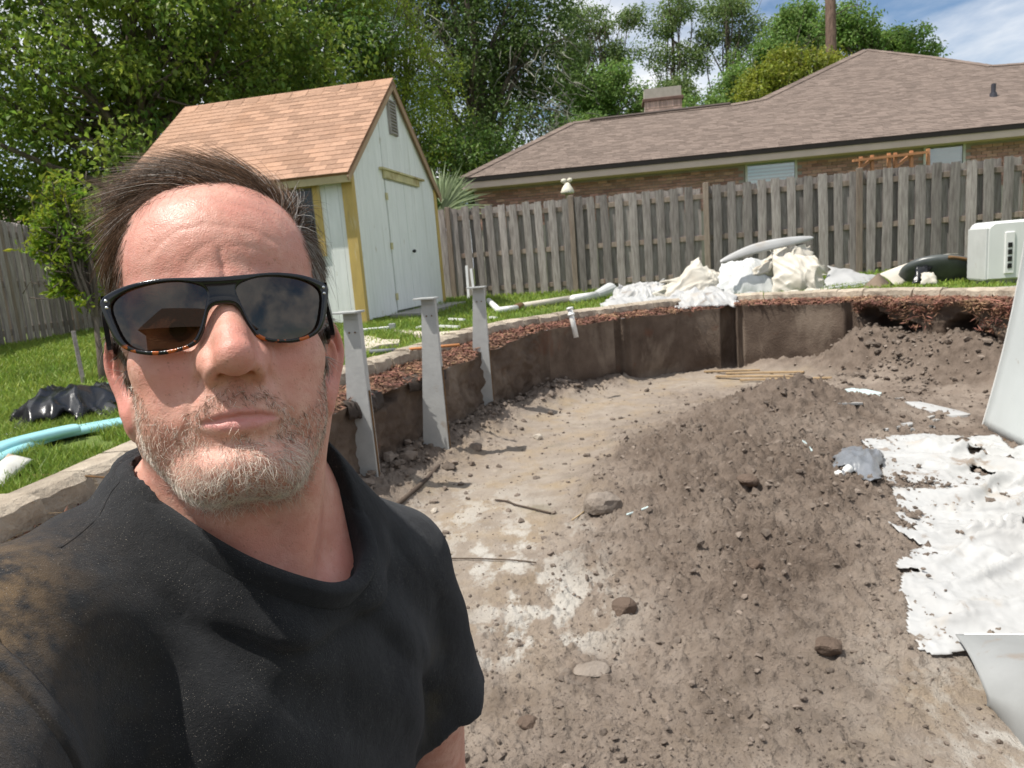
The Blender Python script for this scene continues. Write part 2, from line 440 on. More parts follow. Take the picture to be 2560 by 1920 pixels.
def dirt_material(m):
    t = m.node_tree; t.nodes.clear(); L = t.links.new
    o = N(t, 'ShaderNodeOutputMaterial'); b = N(t, 'ShaderNodeBsdfPrincipled'); b.inputs['Roughness'].default_value = .95; b.inputs['Specular IOR Level'].default_value = .15
    g = N(t, 'ShaderNodeNewGeometry').outputs['Position']; at_ = N(t, 'ShaderNodeVertexColor', layer_name='mask')
    sp = N(t, 'ShaderNodeSeparateColor'); L(at_.outputs[0], sp.inputs[0])
    def noise(s, d=7, off=0., st=(1, 1, 1)):
        mp_ = N(t, 'ShaderNodeMapping'); mp_.inputs['Scale'].default_value = st; mp_.inputs['Location'].default_value = (off, off * .7, 0); L(g, mp_.inputs[0])
        n = N(t, 'ShaderNodeTexNoise', i_Scale=s, i_Detail=d, i_Roughness=.65); L(mp_.outputs[0], n.inputs['Vector']); return n.outputs[0]
    def ramp(f, a, b_, c1, c2):
        r = N(t, 'ShaderNodeValToRGB'); e = r.color_ramp.elements; e[0].position, e[1].position = a, b_; e[0].color = (*c1, 1); e[1].color = (*c2, 1); L(f, r.inputs[0]); return r.outputs[0]
    def mix(f, a, c):
        x = N(t, 'ShaderNodeMix', data_type='RGBA'); L(f, x.inputs[0]); L(a, x.inputs[6])
        if isinstance(c, tuple): x.inputs[7].default_value = (*c, 1)
        else: L(c, x.inputs[7])
        return x.outputs[2]
    def mul(a, c):
        x = N(t, 'ShaderNodeMath', operation='MULTIPLY'); L(a, x.inputs[0])
        if isinstance(c, float): x.inputs[1].default_value = c
        else: L(c, x.inputs[1])
        return x.outputs[0]
    def rng(f, a, c):
        x = N(t, 'ShaderNodeMapRange'); x.inputs[1].default_value = a; x.inputs[2].default_value = c; L(f, x.inputs[0]); return x.outputs[0]
    dry = ramp(noise(5, 9), .35, .68, (.250, .200, .162), (.350, .292, .242))
    damp = ramp(noise(9, 9, 3.), .35, .65, (.118, .090, .071), (.205, .160, .128))
    c = mix(rng(noise(1.6, 8, 8.), .42, .60), dry, damp)
    c = mix(mul(sp.outputs[0], .9), c, damp)
    trod = ramp(noise(7, 9, 4.), .3, .7, (.285, .237, .192), (.41, .35, .29))
    c = mix(sp.outputs[1], c, trod)
    oc = mul(mul(sp.outputs[1], rng(noise(2.3, 9, 12.), .48, .64)), .6)
    c = mix(oc, c, (.36, .265, .155))
    wh = mul(mul(sp.outputs[2], rng(noise(5.5, 13, 21., (1, .6, 1)), .485, .555)), .85)
    c = mix(wh, c, (.56, .53, .48))
    gr = mul(mul(sp.outputs[1], rng(noise(3.1, 7, 31.), .60, .72)), .55)
    c = mix(gr, c, (.17, .16, .10))
    L(c, b.inputs['Base Color'])
    bp = N(t, 'ShaderNodeBump', i_Strength=1.0, i_Distance=.02); L(noise(85, 12, 2.), bp.inputs['Height']); L(bp.outputs[0], b.inputs['Normal'])
    L(b.outputs[0], o.inputs[0])
dirt_material(M_DIRT)
fo = obj_np('pit_floor', FV, remap[Fq], M_DIRT, None, True); tag(fo, kind='structure')
PU = FP[used]
white = np.maximum.reduce([gauss(PU, (-.12, 3.65), (.26, .34), -.3), gauss(PU, (.05, 3.05), (.22, .28)), gauss(PU, (-.05, 2.72), (.22, .1)) * 1.3, gauss(PU, (1.5, 1.75), (.22, .35)) * .9, gauss(PU, (-.35, 4.3), (.3, .4)) * .6])
mask = np.zeros((len(PU), 4), np.float32)
mask[:, 0] = np.clip(fl[used] * 4, 0, 1) * (PU[:, 1] > 2.0); mask[:, 1] = np.clip(ft[used] * 1.1, 0, 1); mask[:, 2] = np.clip(white * 1.2, 0, 1); mask[:, 3] = 1
ca = fo.data.color_attributes.new('mask', 'FLOAT_COLOR', 'POINT'); ca.data.foreach_set('color', mask.ravel())

# ---- crumbs of soil lying on the floor
ICO_V = []; g_ = (1 + 5 ** .5) / 2
for s1 in (-1, 1):
    for s2 in (-g_, g_):
        ICO_V += [(0, s1, s2), (s1, s2, 0), (s2, 0, s1)]
ICO_V = np.array(ICO_V, float) / math.hypot(1, g_)
def _icof():
    Fi = []
    d = np.linalg.norm(ICO_V[:, None] - ICO_V[None], axis=-1); e = d < 1.2
    for i in range(12):
        for j in range(i + 1, 12):
            for k in range(j + 1, 12):
                if e[i, j] and e[j, k] and e[i, k]:
                    n = np.cross(ICO_V[j] - ICO_V[i], ICO_V[k] - ICO_V[i])
                    Fi.append((i, j, k) if n @ ICO_V[i] > 0 else (i, k, j))
    return np.array(Fi)
ICO_F = _icof()
def ico2():
    V = [*ICO_V]; mid = {}; F = []
    def m(a, b):
        k = (min(a, b), max(a, b))
        if k not in mid: v = V[a] + V[b]; mid[k] = len(V); V.append(v / np.linalg.norm(v))
        return mid[k]
    for a, b, c in ICO_F:
        ab, bc, ca_ = m(a, b), m(b, c), m(c, a); F += [(a, ab, ca_), (b, bc, ab), (c, ca_, bc), (ab, bc, ca_)]
    return np.array(V), np.array(F)
ICO2_V, ICO2_F = ico2()
M_CLOD = mat('dirt_clods', (.15, .12, .098), (.25, .205, .17), 12, .95, .7, 90, rnd='isl', ramt=.3, spec=.1)
def rocks(P, size, flat=.7):
    n = len(P)
    Q = ICO_V[None] * (1 + RNG.uniform(-.38, .3, (n, 12, 1)))
    a = RNG.normal(size=(n, 3, 3)); qr = np.linalg.qr(a)[0]
    Q = np.einsum('nij,njk->nik', Q * RNG.uniform(.6, 1.25, (n, 1, 3)), qr)
    Q[..., 2] *= flat
    Q = Q * size[:, None, None] + P[:, None, :]
    return Q.reshape(-1, 3), (np.arange(n)[:, None, None] * 12 + ICO_F[None]).reshape(-1, 3)
n = 27000
r_ = 1.7 + 7.0 * RNG.random(n) ** 1.9; a_ = RNG.uniform(-.25, .86, n)
CP = np.c_[np.sin(a_) * r_, np.cos(a_) * r_]
CP = CP[inside(CP, EDGE[::3])]
cz, ct, cl = floor_z(CP, True)
kp = RNG.random(len(CP)) > .80 * np.clip(ct * 1.3, 0, 1)
CP, cz = CP[kp], cz[kp]
sz = 0.0025 * (RNG.pareto(2.0, len(CP)) + 1); sz = np.clip(sz, 0, .019) * RNG.uniform(.8, 1.2, len(CP)) * np.clip(np.linalg.norm(CP, axis=1) / 3.2, .8, 1.6)
V, F = rocks(np.c_[CP, cz + sz * .25], sz)
tag(obj_np('dirt_crumbs', V, F, M_CLOD), 'loose crumbs of dark soil strewn over the pit floor', 'soil', kind='stuff')

# ---- pit wall: cut soil with the marks of the old pool panels
wallP, wallS = resample(catmull(EDGE_C, 24), 0.018)
WN = normals2(wallP); nW = len(wallP); nT = 52
M_WALL = mat('cut_soil', (.155, .118, .092), (.085, .062, .048), 3.2, .95, .55, 45, spec=.12, detail=9, stain=((.26, .21, .165), 1.7, .54, .12, .65, (1, 1, .5)), stain2=((.15, .07, .045), 2.5, .60, .1, .55))
tt = np.linspace(0, 1, nT)
ztop = .80 + .022 * vnoise(np.c_[wallP * 3, np.zeros(nW)], 2) - .115 * (1 - sstep(6.6, 8.3, wallP[:, 1])) * (wallP[:, 0] < 2)
X = np.repeat(wallP[:, None, :], nT, 1); Nn = np.repeat(WN[:, None, :], nT, 1)
Zz = -.12 + (ztop[:, None] + .12) * tt[None]
pos = np.concatenate([X, Zz[..., None]], -1)
off = .007 * fbm(pos.reshape(-1, 3) * 3.5, 4, 8).reshape(nW, nT)
def s_at(px, py, z=.5):                               # arc position of the wall point nearest a place
    return wallS[np.argmin(((wallP - np.array([px, py])) ** 2).sum(1))]
def bump_s(s0, w, soft=.02):
    return 1 - sstep(w / 2, w / 2 + soft, np.abs(wallS - s0))
SEAMS = [(-.30, 6.9, .16, .03), (.40, 7.9, .10, .06), (1.36, 8.62, .13, .11), (1.46, 8.68, .03, .04), (2.83, 9.07, .17, .22), (2.98, 9.05, .03, .05), (2.2, 9.05, .02, .012), (4.02, 8.34, .09, .10)]
for sx, sy, w, d in SEAMS:
    off += (bump_s(s_at(sx, sy), w) * d)[:, None] * (.75 + .25 * sstep(0, .3, tt))[None]
s_l, s_r = s_at(4.12, 8.24), s_at(.3, 7.3)
rough = sstep(s_l, s_l + .15, wallS) * (1 - sstep(s_at(4.4, 3.6), s_at(3.6, 1.8), wallS)) + .6 * (1 - sstep(s_at(.2, 7.2), s_at(.6, 7.8), wallS)) + .8 * bump_s(s_at(.45, 7.6), .22, .15)
lump = fbm(pos.reshape(-1, 3) * 4.2, 5, 17, .58).reshape(nW, nT) * .10 + np.abs(fbm(pos.reshape(-1, 3) * 9, 3, 19, .6)).reshape(nW, nT) * .05
off += rough[:, None] * lump
def hole(px, py, z, ws, hz, d):                        # hollow washed out under the mulch
    s0 = s_at(px, py); q = np.sqrt(((wallS[:, None] - s0) / ws) ** 2 + ((Zz - z) / hz) ** 2) + .45 * fbm(pos.reshape(-1, 3) * 6, 3, 4).reshape(nW, nT) * 1.6
    return d * (1 - sstep(.75, 1.05, q))
off += np.maximum.reduce([hole(4.22, 8.08, .60, .20, .14, .5), hole(4.36, 7.85, .50, .22, .15, .5), hole(4.14, 8.22, .66, .10, .10, .3), hole(4.64, 7.2, .55, .22, .15, .5), hole(4.72, 6.95, .46, .16, .13, .4)]) + hole(4.75, 6.7, .22, .10, .08, .25) + hole(-.62, 5.2, .62, .2, .05, .10)
off -= .05 * np.exp(-((tt - 1.0) / .05) ** 2)[None] * (.3 + rough[:, None]) * (.6 + .6 * vnoise(np.c_[wallP * 5, wallS], 6))[:, None]
off += .05 * np.exp(-((Zz - .03) / .10) ** 2) * (.5 + vnoise(pos.reshape(-1, 3) * 5, 14).reshape(nW, nT))
pos[..., :2] += Nn * off[..., None]
i_ = np.arange(nW)[:, None]; j_ = np.arange(nT - 1)[None]
F = np.stack([i_ * nT + j_, ((i_ + 1) % nW) * nT + j_, ((i_ + 1) % nW) * nT + j_ + 1, i_ * nT + j_ + 1], -1).reshape(-1, 4)
tag(obj_np('pit_wall', pos.reshape(-1, 3), F[:, ::-1], M_WALL, None, True), kind='structure')
top_rim = pos[:, -1, :]

def nz3(v): return v / (np.linalg.norm(v, axis=-1, keepdims=True) + 1e-9)
# ---- mulch strip between pit and edging
M_MUL = mat('mulch_bed', (.14, .07, .045), (.075, .045, .033), 14, .95, .8, 60, detail=9, stain=((.22, .145, .09), 2.2, .52, .15, .7))
rim = top_rim[::3]; rn = WN[::3]; rp2 = wallP[::3]
nm = 9; MV = []
for k in range(nm):
    f = k / (nm - 1)
    P = rim[:, :2] * (1 - f) + (rp2 + rn * .40) * f
    zb_ = lawn_z(rp2 + rn * .42) - .045
    z = rim[:, 2] * (1 - f) + zb_ * f + .018 * math.sin(f * math.pi) + .018 * fbm(np.c_[P * 9, np.full(len(P), k)], 3, 3) * (k > 0)
    MV.append(np.c_[P, z])
MV = np.array(MV); nR = len(rim)
F = np.array([(k * nR + i, k * nR + (i + 1) % nR, (k + 1) * nR + (i + 1) % nR, (k + 1) * nR + i) for k in range(nm - 1) for i in range(nR)])
tag(obj_np('mulch_bed', MV.reshape(-1, 3), F[:, ::-1], M_MUL, None, True), kind='structure')
M_CHIP = mat('mulch_chips', (.25, .125, .085), (.15, .08, .058), 3, .85, rnd='isl', ramt=.55, hue=.02, spec=.2, stain=((.34, .22, .13), 1.4, .50, .15, .8))
n = 17000
vis = np.where((rp2[:, 1] > 1.7))[0]
wgt = 1.0 / (1 + np.maximum(0, rp2[vis, 1] - 4) * .12); ii = RNG.choice(vis, n, p=wgt / wgt.sum())
f = RNG.random(n) ** .9
c = np.stack([MV[np.minimum((f[k] * (nm - 1)).astype(int), nm - 2), ii[k]] if False else MV[int(f[k] * (nm - 1)), ii[k]] * (1 - (f[k] * (nm - 1)) % 1) + MV[min(int(f[k] * (nm - 1)) + 1, nm - 1), ii[k]] * ((f[k] * (nm - 1)) % 1) for k in range(n)])
c[:, :2] += RNG.normal(0, .02, (n, 2)); c[:, 2] += RNG.uniform(0, .022, n)
sc_ = np.clip(np.linalg.norm(c[:, :2], axis=1) / 5, .75, 1.6)
Ln = RNG.uniform(.012, .045, n) * sc_; Wd = RNG.uniform(.003, .008, n) * sc_; a = RNG.uniform(0, 2 * np.pi, n); tl = RNG.normal(0, .35, n)
d = np.c_[np.cos(a) * np.cos(tl), np.sin(a) * np.cos(tl), np.sin(tl)]; sd = np.c_[-np.sin(a), np.cos(a), RNG.normal(0, .4, n)]
up = np.cross(d, sd); up /= np.linalg.norm(up, axis=1)[:, None]
Vc = np.stack([c - d * Ln[:, None], c - sd * Wd[:, None] + up * .002, c + d * Ln[:, None], c + sd * Wd[:, None] - up * .001, c + up * (Wd * .9)[:, None]], 1).reshape(-1, 3)
k5 = np.arange(n)[:, None, None] * 5
F = (k5 + np.array([[0, 1, 4], [1, 2, 4], [2, 3, 4], [3, 0, 4]])[None]).reshape(-1, 3)
tag(obj_np('mulch_chips', Vc, F, M_CHIP), 'reddish wood mulch chips lying along the pit rim', 'mulch', kind='stuff')

# mulch washed down over the collapsed part of the far wall
kk_ = np.where((pos[:, -1, 1] > 6.6) & (pos[:, -1, 1] < 8.3) & (pos[:, -1, 0] > 3.9))[0]; n = 900; ks = RNG.choice(kk_, n); dz = RNG.exponential(.05, n) * (1 + 1.2 * np.sin(wallS[ks] * 7)); dz = np.clip(dz, 0, .26)
c = np.c_[wallP[ks] - WN[ks] * (.05 - .02 * RNG.random((n, 1))), pos[ks, -1, 2] - dz]; d = nz3(np.c_[RNG.normal(0, 1, (n, 2)), -np.abs(RNG.normal(0, .6, n))]); sd = nz3(np.cross(d, RNG.normal(size=(n, 3)))); L3 = RNG.uniform(.02, .06, (n, 1)); up = np.cross(d, sd)
Vc = np.stack([c - d * L3, c - sd * .008, c + d * L3, c + sd * .008, c + up * .008], 1).reshape(-1, 3); k5 = np.arange(n)[:, None, None] * 5
tag(obj_np('fallen_mulch', Vc, (k5 + np.array([[0, 1, 4], [1, 2, 4], [2, 3, 4], [3, 0, 4]])[None]).reshape(-1, 3), M_CHIP), 'reddish mulch spilling over the collapsed right part of the far wall', 'mulch', kind='stuff')

# ---- stone edging round the mulch, block by block
M_BLOCK = mat('edging_stone', (.50, .43, .34), (.36, .30, .235), 9, .92, .9, 55, rnd='obj', ramt=.18, spec=.15, stain=((.24, .195, .15), 5, .53, .14, .7), detail=9)
def block_mesh(seed):
    r = np.random.default_rng(seed); nx = 7
    P = []
    for k in range(nx):                                # cross-sections along the block
        x = -.15 + .30 * k / (nx - 1); e = 1 if 0 < k < nx - 1 else .72
        fr = r.uniform(-.018, .018) - (.016 if k in (0, nx - 1) else 0)
        P.append([(x, .095 * e, -.09), (x, .10, .052 * e), (x, .075, .066), (x, -.05 - fr, .068 + r.uniform(-.004, .004)), (x, -.092 - fr, .045 + r.uniform(-.01, .006)), (x, -.098 - fr * .6, -.01 + r.uniform(-.01, .01)), (x, -.09, -.09)])
    P = np.array(P); m_ = P.shape[1]
    F = [(k * m_ + j, k * m_ + (j + 1) % m_, (k + 1) * m_ + (j + 1) % m_, (k + 1) * m_ + j) for k in range(nx - 1) for j in range(m_)]
    F += [tuple(range(m_))[::-1], tuple((nx - 1) * m_ + j for j in range(m_))]
    b = MB(); b.add(P.reshape(-1, 3), F); return b.mesh('block', M_BLOCK)
BLK = [block_mesh(40 + k) for k in range(6)]
edg, es = resample(smooth_closed(EDGE + EN * .37, 6), .305)
eT = np.roll(edg, -1, 0) - np.roll(edg, 1, 0)
ez_ = lawn_z(edg)
ed = empty('stone_edging', (0, 0, 0), 'curved row of tan rough-faced edging stones between the lawn and the mulch', 'edging')
for k in range(len(edg)):
    if edg[k, 1] < .6: continue
    o = link('block', BLK[random.randrange(6)], ed)
    a = math.atan2(eT[k, 1], eT[k, 0]) + math.pi
    o.location = (edg[k, 0], edg[k, 1], ez_[k] + .005 + random.uniform(-.006, .006))
    o.rotation_euler = (random.uniform(-.03, .03), random.uniform(-.025, .025), a + math.pi + random.uniform(-.05, .05))
    o.scale = (random.uniform(.96, .995), random.uniform(.95, 1.08), 1)
# ================================================================== fences, shed, houses
def plane_hit(px, py, p0, n):
    d = ray(px, py); n = np.asarray(n, float); return CAMP + d * (((np.asarray(p0) - CAMP) @ n) / (d @ n))
M_WOOD = mat('weathered_wood', (.36, .325, .305), (.195, .17, .158), 5, .9, .5, 30, rnd='obj', ramt=.36, stretch=(9, 9, .7), spec=.15, coords='obj', detail=9, stain=((.37, .34, .31), 2.2, .58, .08, .6, (6, 6, 1.2)), stain2=((.085, .07, .055), 1.6, .60, .12, .6, (3, 3, .5)))
M_POSTW = mat('fence_post_wood', (.31, .25, .205), (.20, .16, .13), 5, .9, .5, 30, rnd='obj', ramt=.2, stretch=(9, 9, .7), spec=.15, coords='obj', stain=((.20, .10, .07), 2, .58, .1, .5))
def picket_mesh(seed, h, w, t):
    r = np.random.default_rng(seed); b = MB()
    nx, zs = 5, [0, h * .33, h * .66, h - .05, h]
    wob = r.uniform(-.006, .006, len(zs)); top = r.uniform(-.016, .004, nx)
    P = []
    for k, z in enumerate(zs):
        for j in range(nx):
            x = -w / 2 + w * j / (nx - 1); zz = z
            ex = 0
            if k == len(zs) - 1: zz = z + top[j]; ex = .006 * (1 if j == 0 else -1 if j == nx - 1 else 0)
            cup = .004 * math.sin(math.pi * j / (nx - 1))
            P.append((x + wob[k] + ex, -t / 2 - cup, zz))
    m_ = len(P)
    P += [(x, t / 2, z) for x, y, z in P]
    F = []
    for k in range(len(zs) - 1):
        for j in range(nx - 1):
            a = k * nx + j; F.append((a, a + 1, a + nx + 1, a + nx)); F.append((a + m_, a + nx + m_, a + nx + 1 + m_, a + 1 + m_))
        for j in (0, nx - 1):
            a = k * nx + j; q = (a, a + nx, a + nx + m_, a + m_); F.append(q if j == 0 else q[::-1])
    for j in range(nx - 1):
        a = (len(zs) - 1) * nx + j; F.append((a, a + 1, a + 1 + m_, a + m_))
    b.add(P, F); return b.mesh('picket', M_WOOD)
PICK = [picket_mesh(k, 1.78, .14, .019) for k in range(8)]
def fence(label, p0, p1, posts, zf, front_off=.0, height=1.0, gap=.25, lean=0.):
    p0, p1 = np.array(p0, float), np.array(p1, float); d = p1 - p0; L = np.linalg.norm(d); d /= L
    n = np.array([d[1], -d[0]])                        # towards the viewer
    a = math.atan2(d[1], d[0])
    r = empty('wooden_fence', (p0[0], p0[1], 0), label, 'fence')
    k = 0; t = .02
    while t < L:
        for side in (0, 1):
            q = p0 + d * (t + side * gap / 2 + random.uniform(-.009, .009)) + n * (.030 if side == 0 else -.030)
            if any(abs((q - p0) @ d - pt) < .075 for pt in posts) and side == 0: continue
            o = link('picket', PICK[random.randrange(8)], r); z = zf(q)
            o.location = (q[0] - p0[0], q[1] - p0[1], z + random.uniform(.0, .03) + (.0 if side == 0 else -.02))
            o.rotation_euler = (random.uniform(-.01, .01), random.gauss(lean, .008), a + random.uniform(-.03, .03)); o.scale = (random.uniform(.95, 1.05), 1, height * random.uniform(.993, 1.007))
        t += gap
    bounds = [0.0] + sorted(pt for pt in posts if 0 < pt < L) + [L]
    for b0, b1 in zip(bounds[:-1], bounds[1:]):
        for zr in (.22, .88, 1.60):
            q0, q1 = p0 + d * (b0 + .002), p0 + d * (b1 - .002)
            m = MB(); m.bar((*q0, zf(q0) + zr * height), (*q1, zf(q1) + zr * height), .036, .088, ch=.004)
            o = m.build('rail', M_POSTW, r)
    for pt in posts:
        q = p0 + d * pt + n * .012; m = MB(); m.box((q[0], q[1], zf(q) + .90 * height), (.048, .060, .93 * height), np.array([[d[0], d[1], 0], [n[0], n[1], 0], [0, 0, 1]]), .006)
        m.build('post', M_POSTW, r)
    return r
def lz(q): return float(lawn_z(np.array([[q[0], q[1]]]))[0])
FA, FB = np.array([-1.14, 14.3]), np.array([6.14, 12.16]); FD = (FB - FA) / np.linalg.norm(FB - FA); FNV = np.array([FD[1], -FD[0], 0])
F0, F1 = FA - FD * 2.2, FA + FD * 15.5
def f_t(px): return float((plane_hit(px, 600, (*FA, 0), FNV)[:2] - F0) @ FD)
pts_ = [f_t(1434), f_t(1768), f_t(2147)]; pts_ = [pts_[0] - 2.44] + pts_ + [pts_[2] + 2.44, pts_[2] + 4.88]
def zfence(q):
    t = (np.asarray(q)[:2] - FA) @ FD; return .915 - .0085 * t
fence('long grey weathered picket fence behind the pit, in front of the brick house', F0, F1, pts_, zfence, gap=.246)
LA, LD = np.array([-6.87, 9.75]), np.array([-.235, .972])
fence('grey weathered picket fence at the far left, behind the small bushy tree', LA + LD * 9.0, LA - LD * 9.5, [1.2, 3.64, 6.08, 8.52, 10.96, 13.4, 15.84, 18.28], lambda q: lz(q) - .03, gap=.25, lean=-.02)

# ---- roofing shingles
def shingles(parent, org, ux, us, poly, mtl, name_meshes, exposure=.14, wmin=.2, wmax=.4, thick=.012, limit=300, uneven=.004, clip=False, tabs=None):
    """poly in (along, up-slope) metres; one tab after another, rows offset."""
    ux, us = np.asarray(ux), np.asarray(us); nn = np.cross(ux, us); poly = np.asarray(poly)
    rows = []
    y = poly[:, 1].min(); r = 0
    while y < poly[:, 1].max():
        x = poly[:, 0].min() - (random.random() * wmax if tabs is None else tabs * (.5 if r % 2 else 0))
        while x < poly[:, 0].max():
            w = tabs or random.uniform(wmin, wmax); xa, xb = (max(x, poly[:, 0].min()), min(x + w, poly[:, 0].max())) if clip else (x, x + w)
            if xb - xa > .02: rows.append(((xa + xb) / 2, y, xb - xa, random.random()))
            x += w
        y += exposure; r += 1
    C = np.array(rows); ok = inside(np.c_[C[:, 0], C[:, 1] + exposure * .4], poly); C = C[ok]
    wp = np.asarray(org)[None] + C[:, :1] * ux + C[:, 1:2] * us
    order = np.argsort(((wp - CAMP) ** 2).sum(1))
    big = MB(); cache = {}
    for rank, k in enumerate(order):
        cx, cy, w, q = C[k]; lift = q * uneven
        if rank < limit:
            wi = max(.02, round(w / .05) * .05)
            if wi not in cache:
                m = MB(); h = exposure + .02
                P = np.array([(-wi / 2 + .002, 0, thick), (wi / 2 - .002, 0, thick), (wi / 2 - .002, h, .003), (-wi / 2 + .002, h, .003), (-wi / 2 + .002, 0, 0), (wi / 2 - .002, 0, 0), (wi / 2 - .002, h, 0), (-wi / 2 + .002, h, 0)])
                m.add(P, [(0, 1, 2, 3), (4, 5, 1, 0), (5, 6, 2, 1), (7, 4, 0, 3), (6, 7, 3, 2)]); cache[wi] = m.mesh('shingle', mtl)
            o = link('shingle', cache[wi], parent)
            M4 = np.eye(4); M4[:3, 0] = ux * (w / wi); M4[:3, 1] = us; M4[:3, 2] = nn; M4[:3, 3] = wp[k] + nn * (.012 + lift)
            o.matrix_local = pw(parent).inverted() @ Matrix(M4.tolist())
        else:
            h = exposure + .02
            P = np.array([(-w / 2 + .002, 0, thick + lift), (w / 2 - .002, 0, thick + lift), (w / 2 - .002, h, .003 + lift), (-w / 2 + .002, h, .003 + lift), (-w / 2 + .002, 0, 0), (w / 2 - .002, 0, 0)])
            big.add(wp[k] + P[:, :1] * ux + P[:, 1:2] * us + P[:, 2:] * nn + nn * .012, [(0, 1, 2, 3), (4, 5, 1, 0), (5, 2, 1), (4, 0, 3)])
    if big.n: tag(big.build('shingles', mtl.get('isl') and bpy.data.materials[mtl['isl']] or mtl, parent), kind='stuff')

# ---- garden shed
SZ = .96
SA = np.array([-1.90, 9.60]); SG = np.array([.215, .977]); SG /= np.linalg.norm(SG); SL = np.array([-SG[1], SG[0]])
GW, SLEN, EAVE_H, RIDGE_H = 3.66, 3.45, 2.04, 3.46
g3 = np.array([*SG, 0]); l3 = np.array([*SL, 0]); nG = -l3; nL = -g3; Z3 = np.array([0, 0, 1.0])
A3 = np.array([*SA, SZ])
def gp(t, z, o=0.): return A3 + g3 * t + Z3 * z + nG * o        # on the gable face
def lp(t, z, o=0.): return A3 + l3 * t + Z3 * z + nL * o        # on the long face
def g_hit(px, py): q = plane_hit(px, py, A3, nG) - A3; return float(q @ g3), float(q[2])
def l_hit(px, py): q = plane_hit(px, py, A3, nL) - A3; return float(q @ l3), float(q[2])
shed = empty('garden_shed', (*SA, SZ), 'white wooden shed with yellow trim and a steep tan shingled roof', 'shed')
M_SID = mat('shed_siding', (.82, .84, .82), (.74, .765, .74), 3, .75, .25, 30, rnd='obj', ramt=.04, stretch=(6, 6, .8), spec=.25, stain=((.40, .40, .30), 1.1, .60, .14, .45, (3, 3, .35)), stain2=((.36, .29, .15), 2.6, .66, .06, .55, (2, 2, 1)))
M_YEL = mat('yellow_trim', (.56, .40, .13), (.47, .34, .12), 4, .7, .2, 30, stretch=(4, 4, .8), spec=.3, stain=((.62, .56, .38), 2.5, .58, .12, .7), stain2=((.22, .18, .10), 3, .64, .1, .5))
M_CREAM = mat('cream_door_header', (.60, .54, .30), (.46, .42, .24), 5, .8, .3, 30, stain=((.33, .25, .11), 3, .54, .1, .8))
M_DARK = mat('gap_shade', (.02, .02, .018), rough=.9); M_CORE = mat('shed_frame', (.42, .43, .40), rough=.9)
def core_prism(zt, h0):                                 # the dark body behind the boards
    b = MB(); i = .03
    pr = [(i, 0), (GW - i, 0), (GW - i, EAVE_H - .02), (GW / 2, RIDGE_H - .06), (i, EAVE_H - .02)]
    P = [gp(t, z, -.03) for t, z in pr] + [gp(t, z, -SLEN + .03) for t, z in pr]
    b.add(P, [(0, 1, 2, 3, 4), (9, 8, 7, 6, 5)] + [(k, k + 5, (k + 1) % 5 + 5, (k + 1) % 5) for k in range(5)]); return b
core_prism(0, 0).build('frame', M_CORE, shed)
def quad_slab(pts, n, th, ch=0):
    pts = np.asarray(pts); m = len(pts); b = MB(); n = np.asarray(n)
    b.add(np.concatenate([pts, pts - n * th]), [tuple(range(m)), tuple(range(2 * m - 1, m - 1, -1))] + [(k + m, (k + 1) % m + m, (k + 1) % m, k) for k in range(m)]); return b
def roofline(t): return EAVE_H + (RIDGE_H - EAVE_H) * (1 - abs(t - GW / 2) / (GW / 2)) - .03
d0, dz0 = g_hit(962, 462); d1, dz1 = g_hit(1043, 474)
DT, DB = 1.96, .04
bw = GW / 15
for k in range(15):
    t0, t1 = k * bw + .002, (k + 1) * bw - .002
    segs = []
    if t1 > d0 and t0 < d1:
        if t0 < d0 - .03: segs.append((t0, d0 - .008, None))
        if t1 > d1 + .03: segs.append((d1 + .008, t1, None))
        segs.append((max(t0, d0 - .003) if t0 > d0 - .03 else d0 - .003, min(t1, d1 + .003) if t1 < d1 + .03 else d1 + .003, DT + .01))
    else: segs.append((t0, t1, None))
    for a, b_, zb in segs:
        if b_ - a < .01: continue
        z0 = zb if zb else 0.0 + random.uniform(-.01, .01)
        pts = [gp(a, z0), gp(b_, z0), gp(b_, roofline(b_))] + ([gp(GW / 2, roofline(GW / 2))] if a < GW / 2 < b_ else []) + [gp(a, roofline(a))]
        quad_slab(pts, nG, .018).build('board', M_SID, shed)
dm = (d0 + d1) / 2 + .04
quad_slab([gp(d0 - .012, DB - .01, -.0165), gp(d1 + .012, DB - .01, -.0165), gp(d1 + .012, DT + .008, -.0165), gp(d0 - .012, DT + .008, -.0165)], nG, .010).build('door_gap_shade', M_DARK, shed)  # black sheet behind the doors: shade in their gaps put in as colour
for a, b_, kn in ((d0, dm - .006, 0), (dm + .006, d1, 1)):
    dr = quad_slab([gp(a, DB, .006), gp(b_, DB, .006), gp(b_, DT, .006), gp(a, DT, .006)], nG, .02).build('door', M_SID, shed)
    w_ = (b_ - a) / 2
    for q in range(2):
        quad_slab([gp(a + q * w_ + .004, DB + .005, .012), gp(a + (q + 1) * w_ - .004, DB + .005, .012), gp(a + (q + 1) * w_ - .004, DT - .005, .012), gp(a + q * w_ + .004, DT - .005, .012)], nG, .0065).build('plank', M_SID, dr)
    if kn:
        kt, kz = g_hit(1030, 628); m = MB(); m.tube([gp(kt, kz, .01), gp(kt, kz, .04), gp(kt, kz, .065)], [.012, .03, .022], 10); m.build('knob', mat('knob_black', (.03, .03, .03), rough=.4), dr)
    else:
        for hz in (.25, 1.0, 1.72):
            m = MB(); m.box(gp(a - .005, hz, .014), (.045, .005, .05), np.array([g3, nG, Z3])); m.build('hinge', M_CREAM, dr)
h0, hz0 = g_hit(945, 452); h1, hz1 = g_hit(1062, 470)
